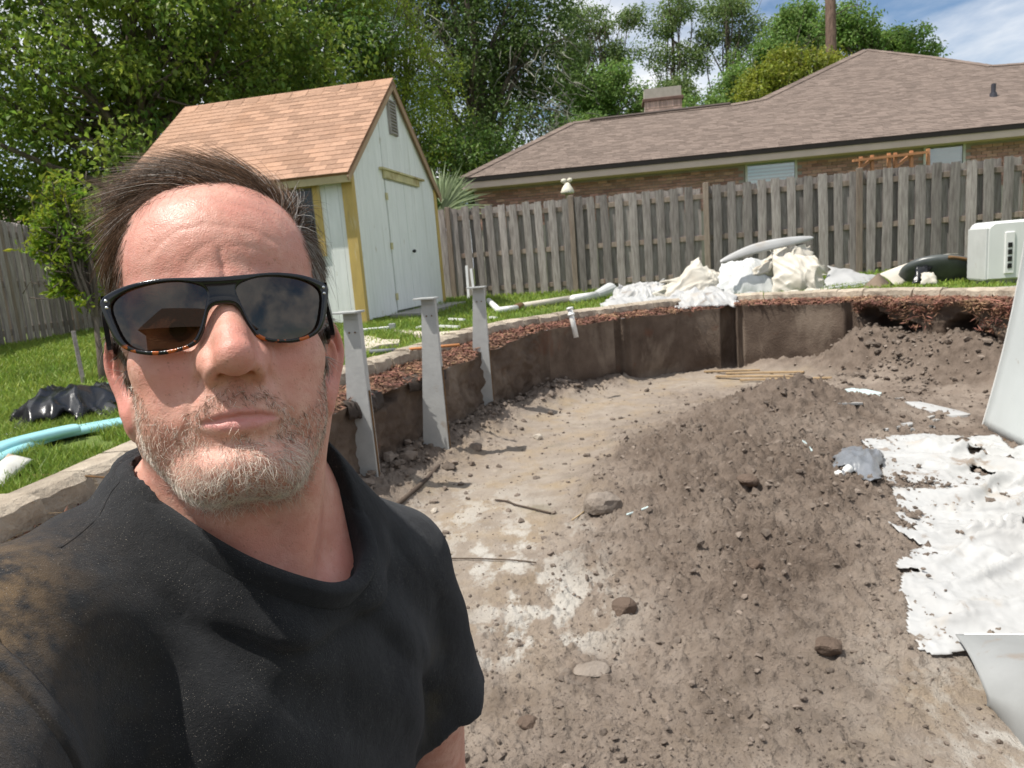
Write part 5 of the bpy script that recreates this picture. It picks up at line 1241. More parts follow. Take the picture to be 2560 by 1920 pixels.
# crumbled soil against the left wall
n = 420; k = RNG.integers(0, len(EDGE), n * 6); P = EDGE[k] - EN[k] * RNG.exponential(.13, (n * 6, 1)); P = P[(P[:, 1] > 2.6) & (P[:, 1] < 8.2) & (P[:, 0] < 1.1)][:n]
V, F_ = rocks(np.c_[P, floor_z(P)[0] + .015], np.clip(.012 * (RNG.pareto(1.9, len(P)) + 1), 0, .065)); tag(obj_np('wall_rubble', V, F_, M_CLOD), 'crumbled soil lumps heaped along the foot of the left pit wall', 'soil', kind='stuff')
V, F_ = rocks(np.c_[np.c_[RNG.normal(4.25, .38, 420), RNG.normal(7.5, .55, 420)], np.zeros(420)], np.clip(.010 * (RNG.pareto(1.9, 420) + 1), 0, .05))
c_ = V.reshape(420, 12, 3).mean(1); zc = floor_z(c_[:, :2])[0]; V = V + np.repeat(np.c_[0 * zc, 0 * zc, zc + .02], 12, 0); tag(obj_np('collapsed_soil', V, F_, M_CLOD), 'loose soil lumps fallen from the collapsed part of the far wall', 'soil', kind='stuff')
# landscape fabric hanging out of the left rim
M_FAB = mat('dark_fabric', (.075, .058, .048), (.05, .04, .034), 8, .85, .3, 60)
def fabric(pa, pb_, z0, z1, drop, label, seed):
    n = 26; rows = []
    for i in range(n):
        t = i / (n - 1); e = np.array(pa) * (1 - t) + np.array(pb_) * t; k = np.argmin(((EDGE - e) ** 2).sum(1)); o = -EN[k]; e2 = EDGE[k]
        z = z0 + (z1 - z0) * t; sg = math.sin(math.pi * t); rows.append([(*(e2 - o * .03), z + .03), (*(e2 + o * (.02 + .01 * sg)), z + .01 - drop * .2 * sg), (*(e2 + o * (.03 + .02 * sg)), z - drop * .7 * sg - .03), (*(e2 + o * (.03 + .03 * sg)), z - drop * sg - .06 + .01 * math.sin(t * 30)), (*(e2 + o * (.02 + .04 * sg)), z - drop * sg - .09)])
    P = np.array(rows); P[..., 2] += .012 * vnoise(P * 9, seed); m = MB(); m.grid(P); o = m.build('landscape_fabric', M_FAB, None, True); sd = o.modifiers.new('edge', 'SOLIDIFY'); sd.thickness = .004; tag(o, label, 'fabric')
fabric((-1.15, 4.7), (-1.0, 5.2), .69, .69, .02, 'dark weed fabric sagging from the mulch between the nearest and middle posts', 1)
fabric((-.85, 5.65), (-.6, 6.2), .69, .69, .015, 'dark weed fabric edge hanging below the mulch between the middle and farthest posts', 2)
# pine straw on the near mulch
n = 1500; k = np.where((EDGE[:, 1] > 1.6) & (EDGE[:, 1] < 3.6) & (EDGE[:, 0] < 0))[0]; k = RNG.choice(k, n); P = EDGE[k] + EN[k] * RNG.uniform(.0, .36, (n, 1)); a = RNG.uniform(0, 6.28, n); L_ = RNG.uniform(.03, .10, n); z = .735 + RNG.uniform(0, .035, n) - .04 * (P[:, 1] < 0)
d = np.c_[np.cos(a), np.sin(a), RNG.normal(0, .15, n)] * L_[:, None]; s = np.c_[-np.sin(a), np.cos(a), 0 * a] * .0016; C_ = np.c_[P, z]
V = np.stack([C_ - d - s, C_ - d + s, C_ + s + [0, 0, .006], C_ - s + [0, 0, .006], C_ + d + s, C_ + d - s], 1).reshape(-1, 3); b_ = np.arange(n)[:, None] * 6
tag(obj_np('pine_straw', V, np.concatenate([b_ + [[0, 1, 2, 3]], b_ + [[3, 2, 4, 5]]]), mat('pine_straw', (.50, .36, .19), (.36, .24, .13), 5, .7, rnd='isl', ramt=.4, trans=.1)), 'dry yellow pine straw strewn on the mulch by the man\'s shoulder', 'straw', kind='stuff')

# ---- on the lawn at the left: turquoise rails, black sheet, rusty end
M_TURQ = mat('turquoise_rail', (.30, .62, .66), (.40, .68, .70), 3, .35, spec=.45, stain=((.30, .45, .44), 4, .60, .1, .5), stain2=((.30, .19, .11), 6, .68, .05, .7))
def LW(px, py, dz=.0):
    p = onz(px, py, .86)
    for _ in range(4): p = onz(px, py, lz(p) + dz)
    return p
def rail(pxs, w, label, dz=.03, prof=None):
    P = catmull(np.array([LW(*p, dz) for p in pxs]), 8, False); T = nrmz_(np.gradient(P, axis=0)); S = np.stack([T[:, 1], -T[:, 0], 0 * T[:, 0]], 1)
    prof = prof or [(-.5, -.012), (-.5, .008), (-.42, .020), (-.1, .024), (-.04, .008), (.04, .008), (.1, .026), (.42, .022), (.5, .006), (.5, -.012)]
    m = MB(); m.grid(np.stack([P + S * a * w + np.array([0, 0, b]) for a, b in prof], 1)); o = m.build('pool_rail', M_TURQ, None, True); sd = o.modifiers.new('edge', 'SOLIDIFY'); sd.thickness = .003; return tag(o, label, 'rail')
def nrmz_(v): return v / (np.linalg.norm(v, axis=-1, keepdims=True) + 1e-9)
rail([(-120, 1205), (-20, 1150), (90, 1102), (210, 1074), (330, 1052)], .15, 'turquoise curved pool rail on the grass in front of the black plastic')
rail([(-120, 1180), (10, 1118), (130, 1085), (190, 1072)], .11, 'shorter turquoise rail overlapping the front one, its end in the open', .055)
rail([(120, 1010), (190, 985), (260, 968), (340, 958)], .12, 'turquoise rail behind the black plastic next to the small tree', .05)
q = [LW(18, 1078, .01), LW(300, 1040, .02), LW(330, 975, .05), LW(60, 1030, .03)]; tag(sheet('black_plastic', q, (70, 34), .07, 21, M_BLACKP, .13, 3.6, jag=.08), 'crumpled shiny black plastic sheet on the grass between the turquoise rails', 'plastic sheet')
M_RUSTY = mat('rusty_white_end', (.62, .62, .58), (.52, .50, .45), 8, .6, .2, 30, stain=((.38, .17, .07), 5, .52, .12, .85))
q = [LW(-60, 1240, .01), LW(10, 1215, .02), LW(82, 1150, .05), LW(20, 1135, .05)]; tag(sheet('rusty_rail_end', q, (16, 10), .012, 4, M_RUSTY, .04, 6, thick=.006), 'rusty white metal rail end on the grass at the left edge', 'metal scrap')
m = MB(); m.tube(catmull(np.array([LW(-60, 1100, .015), LW(0, 1090, .015), LW(42, 1086, .015)]), 5, False), .012, 8); tag(m.build('black_hose', M_BLACKP, None, True), 'short end of a black hose on the grass left of the black plastic', 'hose')
m = MB(); m.tube(np.array([LW(20, 1189, .012), LW(105, 1190, .012), LW(165, 1186, .015), LW(290, 1196, .1)]), [.008, .008, .006, .003], 6); tag(m.build('thin_rod', M_RUST, None, True), 'thin rusty rod lying from the grass onto the near edging stones', 'rod')

# ---- lawn between shed and pit
M_SLAB = mat('beige_slab', (.56, .50, .41), (.47, .41, .33), 7, .9, .4, 40)
def slab(pxs, th, label, m=M_SLAB, cat='stone slab'):
    P = np.array([LW(*p) for p in pxs]); n = len(P); T = P + np.array([0, 0, th]); b = MB(); b.add(np.concatenate([T, P - np.array([0, 0, .02]), [T.mean(0) + np.array([0, 0, .003])]]), [(k, (k + 1) % n, 2 * n) for k in range(n)] + [(k, k + n, (k + 1) % n + n, (k + 1) % n) for k in range(n)])
    return tag(b.build('stone_slab', m), label, cat)
slab([(880, 878), (870, 850), (925, 848), (960, 858), (1000, 858), (998, 868), (950, 872), (930, 880)], .04, 'beige flat stone slab on the grass beside the nearest post')
slab([(985, 832), (1030, 833), (1066, 842), (1100, 842), (1180, 832), (1200, 838), (1110, 852), (1062, 848), (1010, 838)], .035, 'long narrow beige slab on the grass behind the middle post')
a, b = LW(888, 830, .03), LW(975, 822, .03); m = MB(); m.bar(a, b, .09, .06, ch=.004); br_ = m.build('white_bar', M_PVC); tag(br_, 'white boxy rail lying on the grass by the shed corner trim', 'rail'); m = MB(); m.box(b + np.array([.03, 0, .01]), (.035, .05, .05)); m.build('end_bracket', M_PLATE, br_)
for k, (x0, y0, x1, y1, lab) in enumerate([(1042, 820, 1066, 813, 'small white bracket on the grass left of the middle post'), (1098, 815, 1146, 817, 'white slotted strip on the grass right of the middle post'), (1124, 797, 1160, 799, 'small white slotted strip on the grass farther back between the posts'), (1226, 793, 1240, 795, 'tiny white strip on the grass just right of the farthest post')]):
    a, b = LW(x0, y0, .04), LW(x1, y1, .04); m = MB(); m.bar(a, b, .045, .02); o = m.build('white_strip', M_PVC); tag(o, lab, 'plastic strip')
a, b, c = LW(925, 880, .05), LW(990, 876, .05), LW(1148, 862, .12); m = MB(); m.tube([a, b], .022, 8); hd = m.build('pole', mat('grey_grip', (.16, .17, .18), rough=.7), None, True); tag(hd, 'orange wooden handled pole with a grey end lying on the edging behind the posts', 'pole'); m = MB(); m.tube([b, c], .013, 8); m.build('handle', mat('orange_wood', (.48, .20, .07), (.38, .16, .06), 5, .6), hd, True)
# white pipe run with flared end
pp = [LW(1222, 752, .10), LW(1247, 776, .05), LW(1292, 770, .05), LW(1302, 766, .05), LW(1425, 747, .08), LW(1432, 748, .08), LW(1490, 739, .08), LW(1525, 726, .10)]
pipe = empty('pvc_pipe', tuple(pp[0]), 'long white and beige pipe on the lawn between the farthest post and the liner heap', 'pipe')
for nm, i, j, r, m_ in (('elbow', 0, 1, .045, M_PVC), ('white_section', 1, 2, .045, M_PVC), ('coupling', 2, 3, .062, M_RUST), ('long_section', 3, 4, .05, M_DPVC), ('sleeve', 5, 6, .065, M_PVC)):
    m = MB(); m.tube([pp[i], pp[j]], r, 12); m.build(nm, m_, pipe, True)
m = MB(); m.tube([pp[6], pp[7]], [.07, .13], 14); m.build('flared_end', M_GSHEET, pipe, False)
p = onz(1440, 832, .77); st = empty('pipe_stub', tuple(p), 'upright white pipe stub with a coupling standing in the mulch', 'pipe'); m = MB(); q0 = np.array(p) + np.array([0, 0, -.05]); q1 = at(1424, 768, (p - CAMP) @ _f); m.tube([q0, q1], .028, 12); m.build('pipe', M_PVC, st, True)
for t in (.72, .92):
    c0 = q0 + (q1 - q0) * t; m = MB(); m.tube([c0, c0 + (q1 - q0) * .07], .038, 12); m.build('coupling', M_PVC, st, True)
# leaning thin boards by the fence
for k, (x0, y0, x1, y1, lab) in enumerate([(1172, 756, 1166, 664, 'left one of two thin grey white boards leaning on the fence by the shed'), (1187, 752, 1177, 672, 'right one of two thin grey white boards leaning on the fence by the shed')]):
    a = at(x0, y0, 13.6); b = at(x1, y1, 13.75); m = MB(); m.bar(a, b, .045, .02); tag(m.build('thin_board', M_GSHEET), lab, 'board')

# ---- heap of liner and wall sheets behind the pit
def hp_(px, py, w): return at(px, py, w)
def heap(name, pxs, w, n, amp, seed, m, dome, scale, label, cat='plastic sheet', jag=.06, dw=(0, 0, .5, .5)):
    return tag(sheet(name, [hp_(*pxs[k], w + dw[k]) for k in range(4)], n, amp, seed, m, dome, scale, jag=jag), label, cat)
W = 9.6
heap('liner_heap', [(1505, 768), (1670, 765), (1662, 700), (1540, 715)], W + .6, (84, 38), .06, 31, M_LINER, .05, 4.2, 'low crumpled white liner next to the flared pipe end')
heap('liner_heap', [(1640, 762), (1820, 752), (1790, 690), (1735, 648)], W + .2, (78, 50), .075, 32, M_CREAM2, .14, 2.2, 'cream crumpled liner rising left of the grey sheets', dw=(0, 0, .35, .35))
heap('liner_heap', [(1655, 765), (1822, 762), (1800, 715), (1690, 725)], W - .1, (50, 22), .05, 37, M_LINER, .07, 3.5, 'white folded liner at the very front of the heap, on the mulch')
heap('wall_sheet', [(1788, 745), (1990, 748), (1960, 640), (1800, 660)], W + .25, (60, 44), .075, 33, M_GSHEET, .13, 2.3, 'grey bulging wall sheets in the shade under the white board', 'metal sheet', jag=.02, dw=(0, 0, .3, .3))
heap('liner_heap', [(1935, 756), (2072, 748), (2040, 650), (1930, 630)], W - .1, (84, 60), .09, 34, M_CREAM2, .15, 2.3, 'cream crumpled liner with orange stains at the right end of the heap', dw=(0, 0, .35, .35))
heap('liner_heap', [(1870, 690), (2030, 680), (2030, 620), (1950, 615)], W + .25, (76, 40), .075, 35, M_CREAM2, .10, 2.6, 'rust stained cream liner bunched under the tip of the white board', dw=(0, 0, .2, .2))
heap('liner_heap', [(1600, 752), (2075, 742), (2040, 668), (1690, 690)], W + .75, (96, 34), .09, 51, M_CREAM2, .10, 2.6, 'crumpled off white liner running behind the grey sheets along the whole heap', dw=(0, 0, .4, .4))
heap('liner_heap', [(1690, 772), (1850, 768), (1830, 728), (1700, 738)], W - .45, (56, 18), .045, 52, M_LINER, .05, 4.5, 'white liner folds hanging over the edging below the cream liner', dw=(0, 0, .3, .3))
heap('liner_heap', [(1960, 768), (2085, 758), (2070, 722), (1965, 730)], W - .5, (44, 18), .045, 53, M_CREAM2, .05, 4.5, 'cream liner fold lying over the edging under the stained liner', dw=(0, 0, .3, .3))
heap('liner_heap', [(1500, 772), (1700, 770), (1690, 742), (1520, 748)], W - .15, (60, 14), .035, 54, M_LINER, .03, 5, 'thin white liner trail along the edging between the pipe and the heap', dw=(0, 0, .3, .3))
m = MB(); a_ = [hp_(1800, 655, W + .1), hp_(1880, 624, W + .15), hp_(1960, 606, W + .25), hp_(2034, 594, W + .4)]; C_ = catmull(np.array(a_), 8, False); nC = len(C_); wd = .155 * np.sin(np.linspace(.12, math.pi - .05, nC)) ** .6
up2 = np.array([.0, .42, .907]); m.grid(np.stack([C_ + up2 * (wd * f)[:, None] + np.array([0, -.02, 0]) * (1 - abs(f) * 2) for f in np.linspace(-.5, .5, 6)], 1)); o = m.build('white_board', M_LINER, None, True); sd = o.modifiers.new('edge', 'SOLIDIFY'); sd.thickness = .01; tag(o, 'long white tapered board on top of the liner heap, tilted up to the right', 'board')
for k, (px, py, w_, lab) in enumerate([(1868, 750, W - .25, 'small shiny white plastic lump under the grey sheets'), (1975, 752, W - .35, 'small white plastic lump on the mulch under the stained liner')]):
    heap('plastic_lump', [(px - 28, py + 10), (px + 28, py + 10), (px + 22, py - 16), (px - 22, py - 14)], w_, (20, 14), .03, 41 + k, M_LINER, .07, 8, lab, dw=(0, 0, .15, .15))
heap('white_sheet', [(2045, 735), (2180, 712), (2195, 690), (2075, 668)], W + .3, (40, 22), .03, 36, M_LINER, .05, 1.8, 'white flat sheet draped right of the cream liner heap', dw=(0, .1, .4, .4))
for k in range(4):
    m = MB(); m.bar(hp_(2062, 722 + k * 7, W - .05 - k * .04), hp_(2188, 702 + k * 7, W + .15 - k * .04), .03, .022); tag(m.build('rail_strip', M_PVC), ['topmost white rail strip of the stack under the flat white sheet', 'second white rail strip from the top of the stack under the flat sheet', 'third white rail strip from the top of the stack under the flat sheet', 'lowest white rail strip of the stack, on the edging stones'][k], 'rail', 'stack of white rail strips')
M_BROWNU = mat('brown_underside', (.20, .15, .105), (.15, .11, .08), 5, .7, .2, 30); 
def bent(name, rows, m, label, cat, th=.004):
    b = MB(); b.grid(np.array(rows)); o = b.build(name, m, None, True); sd = o.modifiers.new('edge', 'SOLIDIFY'); sd.thickness = th; return tag(o, label, cat)
w2 = 9.3
rows = [[hp_(2140 + 2 * k, 732 - k * 7.5, w2 - .2 + .04 * k) * (1 - t) + hp_(2262 - 8 * k, 733 - k * 7.0, w2 - .1 + .04 * k) * t for t in np.linspace(0, 1, 8)] for k in range(8)]
bent('brown_sheet', [[hp_(2142, 732, w2 - .15) * (1 - f) + hp_(2194, 684, w2 + .1) * f, hp_(2196, 731, w2 - .25) * (1 - f) + hp_(2196, 684, w2 + .1) * f, hp_(2248, 731, w2 - .1) * (1 - f) + hp_(2198, 684, w2 + .1) * f] for f in np.linspace(0, 1, 6)], M_BROWNU, 'triangular brown underside of a folded wall sheet on the edging stones', 'metal sheet')
rows = []
for s in np.linspace(0, 1, 12):
    px0, py0 = 2196 + (2400 - 2196) * s, 686 - 60 * math.sin(s * 1.5) + 8 * s; px1, py1 = 2246 + (2350 - 2246) * s, 726 - 75 * s ** .8
    rows.append([hp_(px0 + (px1 - px0) * t, py0 + (py1 - py0) * t - 7 * math.sin(math.pi * t), w2 + .15 + .6 * s - .15 * t) for t in np.linspace(0, 1, 8)])
bent('bent_sheet', rows, mat('beige_sheet', (.66, .62, .53), (.58, .53, .45), 4, .5, .05, 20, stain=((.40, .30, .2), 4, .62, .1, .5)), 'beige bent wall sheet sweeping up over the dark grey lid', 'metal sheet')
M_LID = mat('dark_grey_lid', (.075, .085, .082), (.055, .06, .06), 5, .35, .06, 20, spec=.5, stain=((.24, .20, .15), 3, .62, .1, .4))
lid = empty('round_tub', tuple(hp_(2350, 728, 9.2)), 'big dark grey round lid with a rusty rim leaning behind the edging stones', 'lid')
c = hp_(2352, 690, 9.25); ex = hp_(2440, 690, 9.1) - hp_(2264, 690, 9.4); ex = ex / np.linalg.norm(ex); ey = np.array([-.10, -.62, .78]); ey -= (ey @ ex) * ex; ey /= np.linalg.norm(ey); ez = np.cross(ex, ey); ez = ez if ez[1] < 0 else -ez
R1, R2 = .47, .30; V = [c + ez * .07]; Fd = []
for r_i, (f, dz) in enumerate(((.4, .062), (.7, .045), (.92, .02), (1.0, 0), (1.04, -.03), (1.02, -.06))):
    for k in range(36): a = 2 * math.pi * k / 36; V.append(c + ex * R1 * f * math.cos(a) + ey * R2 * f * math.sin(a) + ez * (dz + (.012 * (k % 2) if r_i == 4 else 0)))
Fd += [(0, 1 + k, 1 + (k + 1) % 36) for k in range(36)] + [(1 + r * 36 + k, 1 + (r + 1) * 36 + k, 1 + (r + 1) * 36 + (k + 1) % 36, 1 + r * 36 + (k + 1) % 36) for r in range(5) for k in range(36)]
m = MB(); m.add(V, Fd); m.build('disc', M_LID, lid, True)
m = MB(); m.tube([c + ex * R1 * 1.03 * math.cos(a) + ey * R2 * 1.03 * math.sin(a) for a in np.linspace(-.4, 1.5, 20)], .022, 6); m.build('rusty_rim', M_RUST, lid, True)
heap('orange_scrap', [(2300, 712), (2345, 712), (2336, 682), (2300, 684)], 8.95, (14, 12), .03, 44, M_CREAM2, .03, 6, 'crumpled tan scrap lying on the dark lid', dw=(0, 0, .1, .1))
heap('black_scrap', [(2276, 712), (2310, 716), (2330, 668), (2292, 664)], 9.05, (18, 14), .035, 45, M_BLACKP, .03, 8, 'crumpled black plastic at the left side of the dark lid', dw=(0, 0, .1, .1))
heap('liner_strip', [(2365, 652), (2430, 660), (2428, 652), (2370, 645)], 9.4, (16, 6), .012, 46, M_LINER, .01, 6, 'thin white liner strip lying over the top rim of the dark lid', dw=(0, 0, .1, .1))
heap('liner_scrap', [(2424, 654), (2450, 650), (2484, 606), (2452, 636)], 9.5, (16, 10), .02, 47, M_CREAM2, .02, 6, 'pale liner scrap stretched from the dark lid to the white pool heater', dw=(0, 0, .1, .1))
# white pool heater
hw = 8.1; M_HEAT = mat('heater_white', (.74, .75, .73), (.70, .71, .69), 3, .35, spec=.45, stain=((.5, .46, .38), 3, .64, .1, .3))
h0 = np.array(at(2462, 704, hw + .3)); gz_ = lz(h0); ht = empty('pool_heater', (h0[0], h0[1], gz_), 'white rounded pool equipment housing with a slotted vent on the grass at the right edge', 'equipment housing')
hx = np.array([.975, -.22, 0]); hyv = np.array([.22, .975, 0]); H_, WX, WY = .74, .72, .5
hc = h0 + hx * WX / 2 + hyv * WY / 2; hc[2] = gz_
outl = []
for (cx, cz_, a0) in ((WX / 2 - .09, H_ - .09, 0), (-WX / 2 + .09, H_ - .09, 90)):
    outl += [(cx + .09 * math.cos(math.radians(a0 + a)), cz_ + .09 * math.sin(math.radians(a0 + a))) for a in (0, 22, 45, 67, 90)]
outl = [(WX / 2, .06)] + outl + [(-WX / 2, .06)]; b = MB(); n_ = len(outl); lay = [(-WY / 2, .95), (-WY / 2 - .02, .9), (-WY / 2 + .03, 1.0), (WY / 2, 1.0)]
V = []; 
for yy, f in ((-WY / 2 - .015, .93), (-WY / 2 + .02, 1.0), (WY / 2 - .02, 1.0), (WY / 2 + .015, .93)): V += [hc + hx * x * f + hyv * yy + Z3 * (z * f + (1 - f) * .35) for x, z in outl]
Fh = [tuple(range(n_))] + [(r * n_ + k, r * n_ + (k + 1) % n_, (r + 1) * n_ + (k + 1) % n_, (r + 1) * n_ + k) for r in range(3) for k in range(n_)] + [tuple(3 * n_ + k for k in range(n_))[::-1]]
b.add(V, Fh); b.build('housing', M_HEAT, ht)
m = MB(); vx = -WX / 2 + .24; m.box(hc + hx * vx - hyv * (WY / 2 + .02) + Z3 * .37, (.05, .012, .24), np.array([hx, hyv, Z3]), .006); vp_ = m.build('vent_panel', M_PVC, ht)
for k in range(4): m = MB(); m.box(hc + hx * vx - hyv * (WY / 2 + .034) + Z3 * (.22 + k * .08), (.022, .004, .028), np.array([hx, hyv, Z3])); m.build('slot', M_DARK, vp_)
m = MB(); m.box(hc - hx * (WX / 2 - .012) + Z3 * .37, (.018, WY / 2 + .01, .30), np.array([hx, hyv, Z3]), .006); m.build('side_trim', M_GSHEET, ht)
m = MB(); m.box(hc + Z3 * .02, (WX / 2 - .03, WY / 2 - .03, .045), np.array([hx, hyv, Z3])); m.build('base', M_CONC, ht)
m = MB(); p = np.array(at(2520, 727, 7.4)); m.box((p[0], p[1], lz(p) + .025), (.14, .08, .035), np.array([hx, hyv, Z3]), .008); tag(m.build('concrete_piece', M_CONC), 'broken grey concrete piece on the grass in front of the pool housing', 'concrete piece')
# bird figure on a stick
bp_ = at(1419, 520, 14.35); bf = empty('garden_figure', (bp_[0], bp_[1], zfence(bp_)), 'small cream bird figure on a stick standing against the fence top', 'garden figure'); M_IV = mat('ivory_figure', (.74, .70, .58), (.62, .58, .46), 12, .6, .3, 60, stain=((.25, .22, .18), 12, .62, .06, .8))
m = MB(); m.tube([(bp_[0], bp_[1], zfence(bp_)), at(1419, 520, 14.35), at(1418, 486, 14.35)], [.03, .03, .04], 8); m.build('stick', mat('pale_stick', (.45, .40, .24), rough=.8), bf, True)
c = at(1419, 484, 14.35); m = MB(); m.lathe([(.0, 0), (.13, .0), (.14, .03), (.115, .09), (.08, .15), (.05, .20), (.03, .215)], c, 12); m.build('body', M_IV, bf, True)
for dx, dz, r in ((-.06, .25, .055), (.06, .26, .05)): m = MB(); m.add(ICO2_V * r * np.array([1.1, .8, .9]) + c + np.array([dx, 0, dz]), ICO2_F); m.build('head', M_IV, bf, True)
# orange timber frame behind the fence
M_ORW = mat('orange_timber', (.50, .235, .11), (.40, .19, .09), 6, .7, rnd='obj', ramt=.12); ow = 13.6
of_ = empty('timber_trestle', tuple(at(2225, 420, ow) * np.array([1, 1, 0]) + np.array([0, 0, .9])), 'orange timber frame with diagonal braces showing above the fence top', 'timber frame')
for nm, a, b, w in [('rail', (2132, 402), (2322, 380), .06)] + [('upright', (x, y), (x + 2, 560), .055) for x, y in ((2152, 392), (2180, 388), (2222, 383), (2238, 382), (2278, 377), (2320, 372))] + [('brace', (2182, 396), (2140, 428), .055), ('brace', (2280, 384), (2236, 420), .055)]:
    m = MB(); m.bar(at(*a, ow + (.06 if nm != 'rail' else 0)), at(*b, ow + (.06 if nm != 'rail' else 0)), w, .045); m.build(nm, M_ORW, of_)
# ================================================================== the man
# head frame: origin 0.60 m from the phone, x to the photo's right, y away from it, z up; lengths in cm
HY = ray(555, 830); HY = HY / np.linalg.norm(HY)
HX = _R - (_R @ HY) * HY; HX /= np.linalg.norm(HX); HZ = np.cross(HX, HY)
HO = CAMP + HY * .60
HB = np.stack([HX, HY, HZ])
def h2w(P): return HO + (np.asarray(P, float) / 100.0) @ HB
def w2h(P): return ((np.asarray(P, float) - HO) @ HB.T) * 100.0
def rotm(ax, a):
    c, s = math.cos(a), math.sin(a)
    return np.array([[1, 0, 0], [0, c, -s], [0, s, c]]) if ax == 0 else np.array([[c, 0, s], [0, 1, 0], [-s, 0, c]]) if ax == 1 else np.array([[c, -s, 0], [s, c, 0], [0, 0, 1]])
HPITCH, HROLL, HYAW = RAD(-14.0), RAD(-3.8), RAD(1.8)
HROT = rotm(2, HYAW) @ rotm(1, HROLL) @ rotm(0, HPITCH)
HSH = np.array([.42, 0.0, -2.45])
def _fw(z): return 1 - .085 * (1 - sstep(-2.8, 1.8, z))    # the face narrows below the eyes
def n2h(P):
    P = np.array(P, float); z = P[..., 2]; P[..., 0] = P[..., 0] * _fw(z); P[..., 2] = np.where(z < -3, -3 + (z + 3) / 1.17, z); return P @ HROT.T + HSH
def h2n(P):
    P = (np.asarray(P, float) - HSH) @ HROT; z = P[..., 2]; z = np.where(z < -3, -3 + (z + 3) * 1.17, z); P[..., 2] = z; P[..., 0] = P[..., 0] / _fw(z); return P
def n2w(P): return h2w(n2h(P))

# ---- signed distances (numpy, vectorised)
def ell(P, c, r):
    q = P - np.array(c, np.float32); r = np.array(r, np.float32)
    k0 = np.sqrt(((q / r) ** 2).sum(1)); k1 = np.sqrt(((q / r ** 2) ** 2).sum(1)) + 1e-6
    return k0 * (k0 - 1) / k1
def cap(P, a, b, ra, rb):
    a = np.array(a, np.float32); b = np.array(b, np.float32); d = b - a
    t = np.clip(((P - a) @ d) / (d @ d), 0, 1)
    return np.sqrt(((P - a - t[:, None] * d) ** 2).sum(1)) - (ra + (rb - ra) * t)
def smin(a, b, k):
    h = np.clip(.5 + .5 * (b - a) / k, 0, 1); return b + (a - b) * h - k * h * (1 - h)
def smax(a, b, k): return -smin(-a, -b, k)
def polycap(P, pts, rs, k=1.0):
    d = None
    for i in range(len(pts) - 1):
        e = cap(P, pts[i], pts[i + 1], rs[i], rs[i + 1]); d = e if d is None else smin(d, e, k)
    return d
def crease(P, pts, w, dep):                             # soft groove along a polyline on the face (x,z)
    pts = np.array(pts, float); q = np.stack([P[:, 0], P[:, 2]], 1); m = np.full(len(P), 9.9)
    for a, b in zip(pts[:-1], pts[1:]):
        d = b - a; t = np.clip(((q - a) @ d) / (d @ d), 0, 1); m = np.minimum(m, np.sqrt(((q - a - t[:, None] * d) ** 2).sum(1)))
    return dep * np.exp(-(m / w) ** 2) * (P[:, 1] < -2)
def sd_ear(P, sx):
    P = (P - np.array([sx * 7.6, 1.0, -.4])) / 1.06 + np.array([sx * 7.6, 1.0, -.4]); fl = .64 if sx > 0 else .50; c = np.array([sx * (7.95 if sx > 0 else 7.5), 1.0, -.35]); ub = np.array([sx * fl, math.sqrt(1 - fl * fl), 0]); uu = np.array([sx * .10, .14, .985]); nn = np.cross(ub, uu) * sx
    nn = nn if nn[1] < 0 else -nn; nn /= np.linalg.norm(nn)
    q = P - c; b, u, n = q @ ub, q @ uu, q @ nn
    L = np.stack([b, u, n], 1)
    d = ell(L, (.15, .25, -.28), (1.65, 2.95, .30))
    el = np.sqrt((b / 1.62) ** 2 + ((u - .35) / 2.85) ** 2) + 1e-6
    ring = np.sqrt((np.sqrt(b * b + (u - .35) ** 2) * (1 - 1 / el)) ** 2 + (n - .20) ** 2) - .36
    ring = np.where((b < -.9) & (u < .6), 9., ring)
    d = smin(d, ring, .25)
    el2 = np.sqrt((b / .95) ** 2 + ((u + .1) / 1.75) ** 2) + 1e-6
    ring2 = np.sqrt((np.sqrt(b * b + (u + .1) ** 2) * (1 - 1 / el2)) ** 2 + (n - .12) ** 2) - .26
    ring2 = np.where(b < -.2, 9., ring2)
    d = smin(d, ring2, .3)
    d = smax(d, -ell(L, (-.30, -.35, .35), (.72, 1.15, .62)), .2)
    d = smin(d, ell(L, (-.35, -2.85, .05), (.85, 1.0, .45)), .4)
    d = smin(d, ell(L, (-1.15, -.45, .35), (.45, .6, .45)), .3)
    return d
LIPU = [(-2.7, -6.02), (-1.6, -5.75), (-.55, -5.5), (0, -5.58), (.55, -5.5), (1.6, -5.75), (2.7, -6.02)]
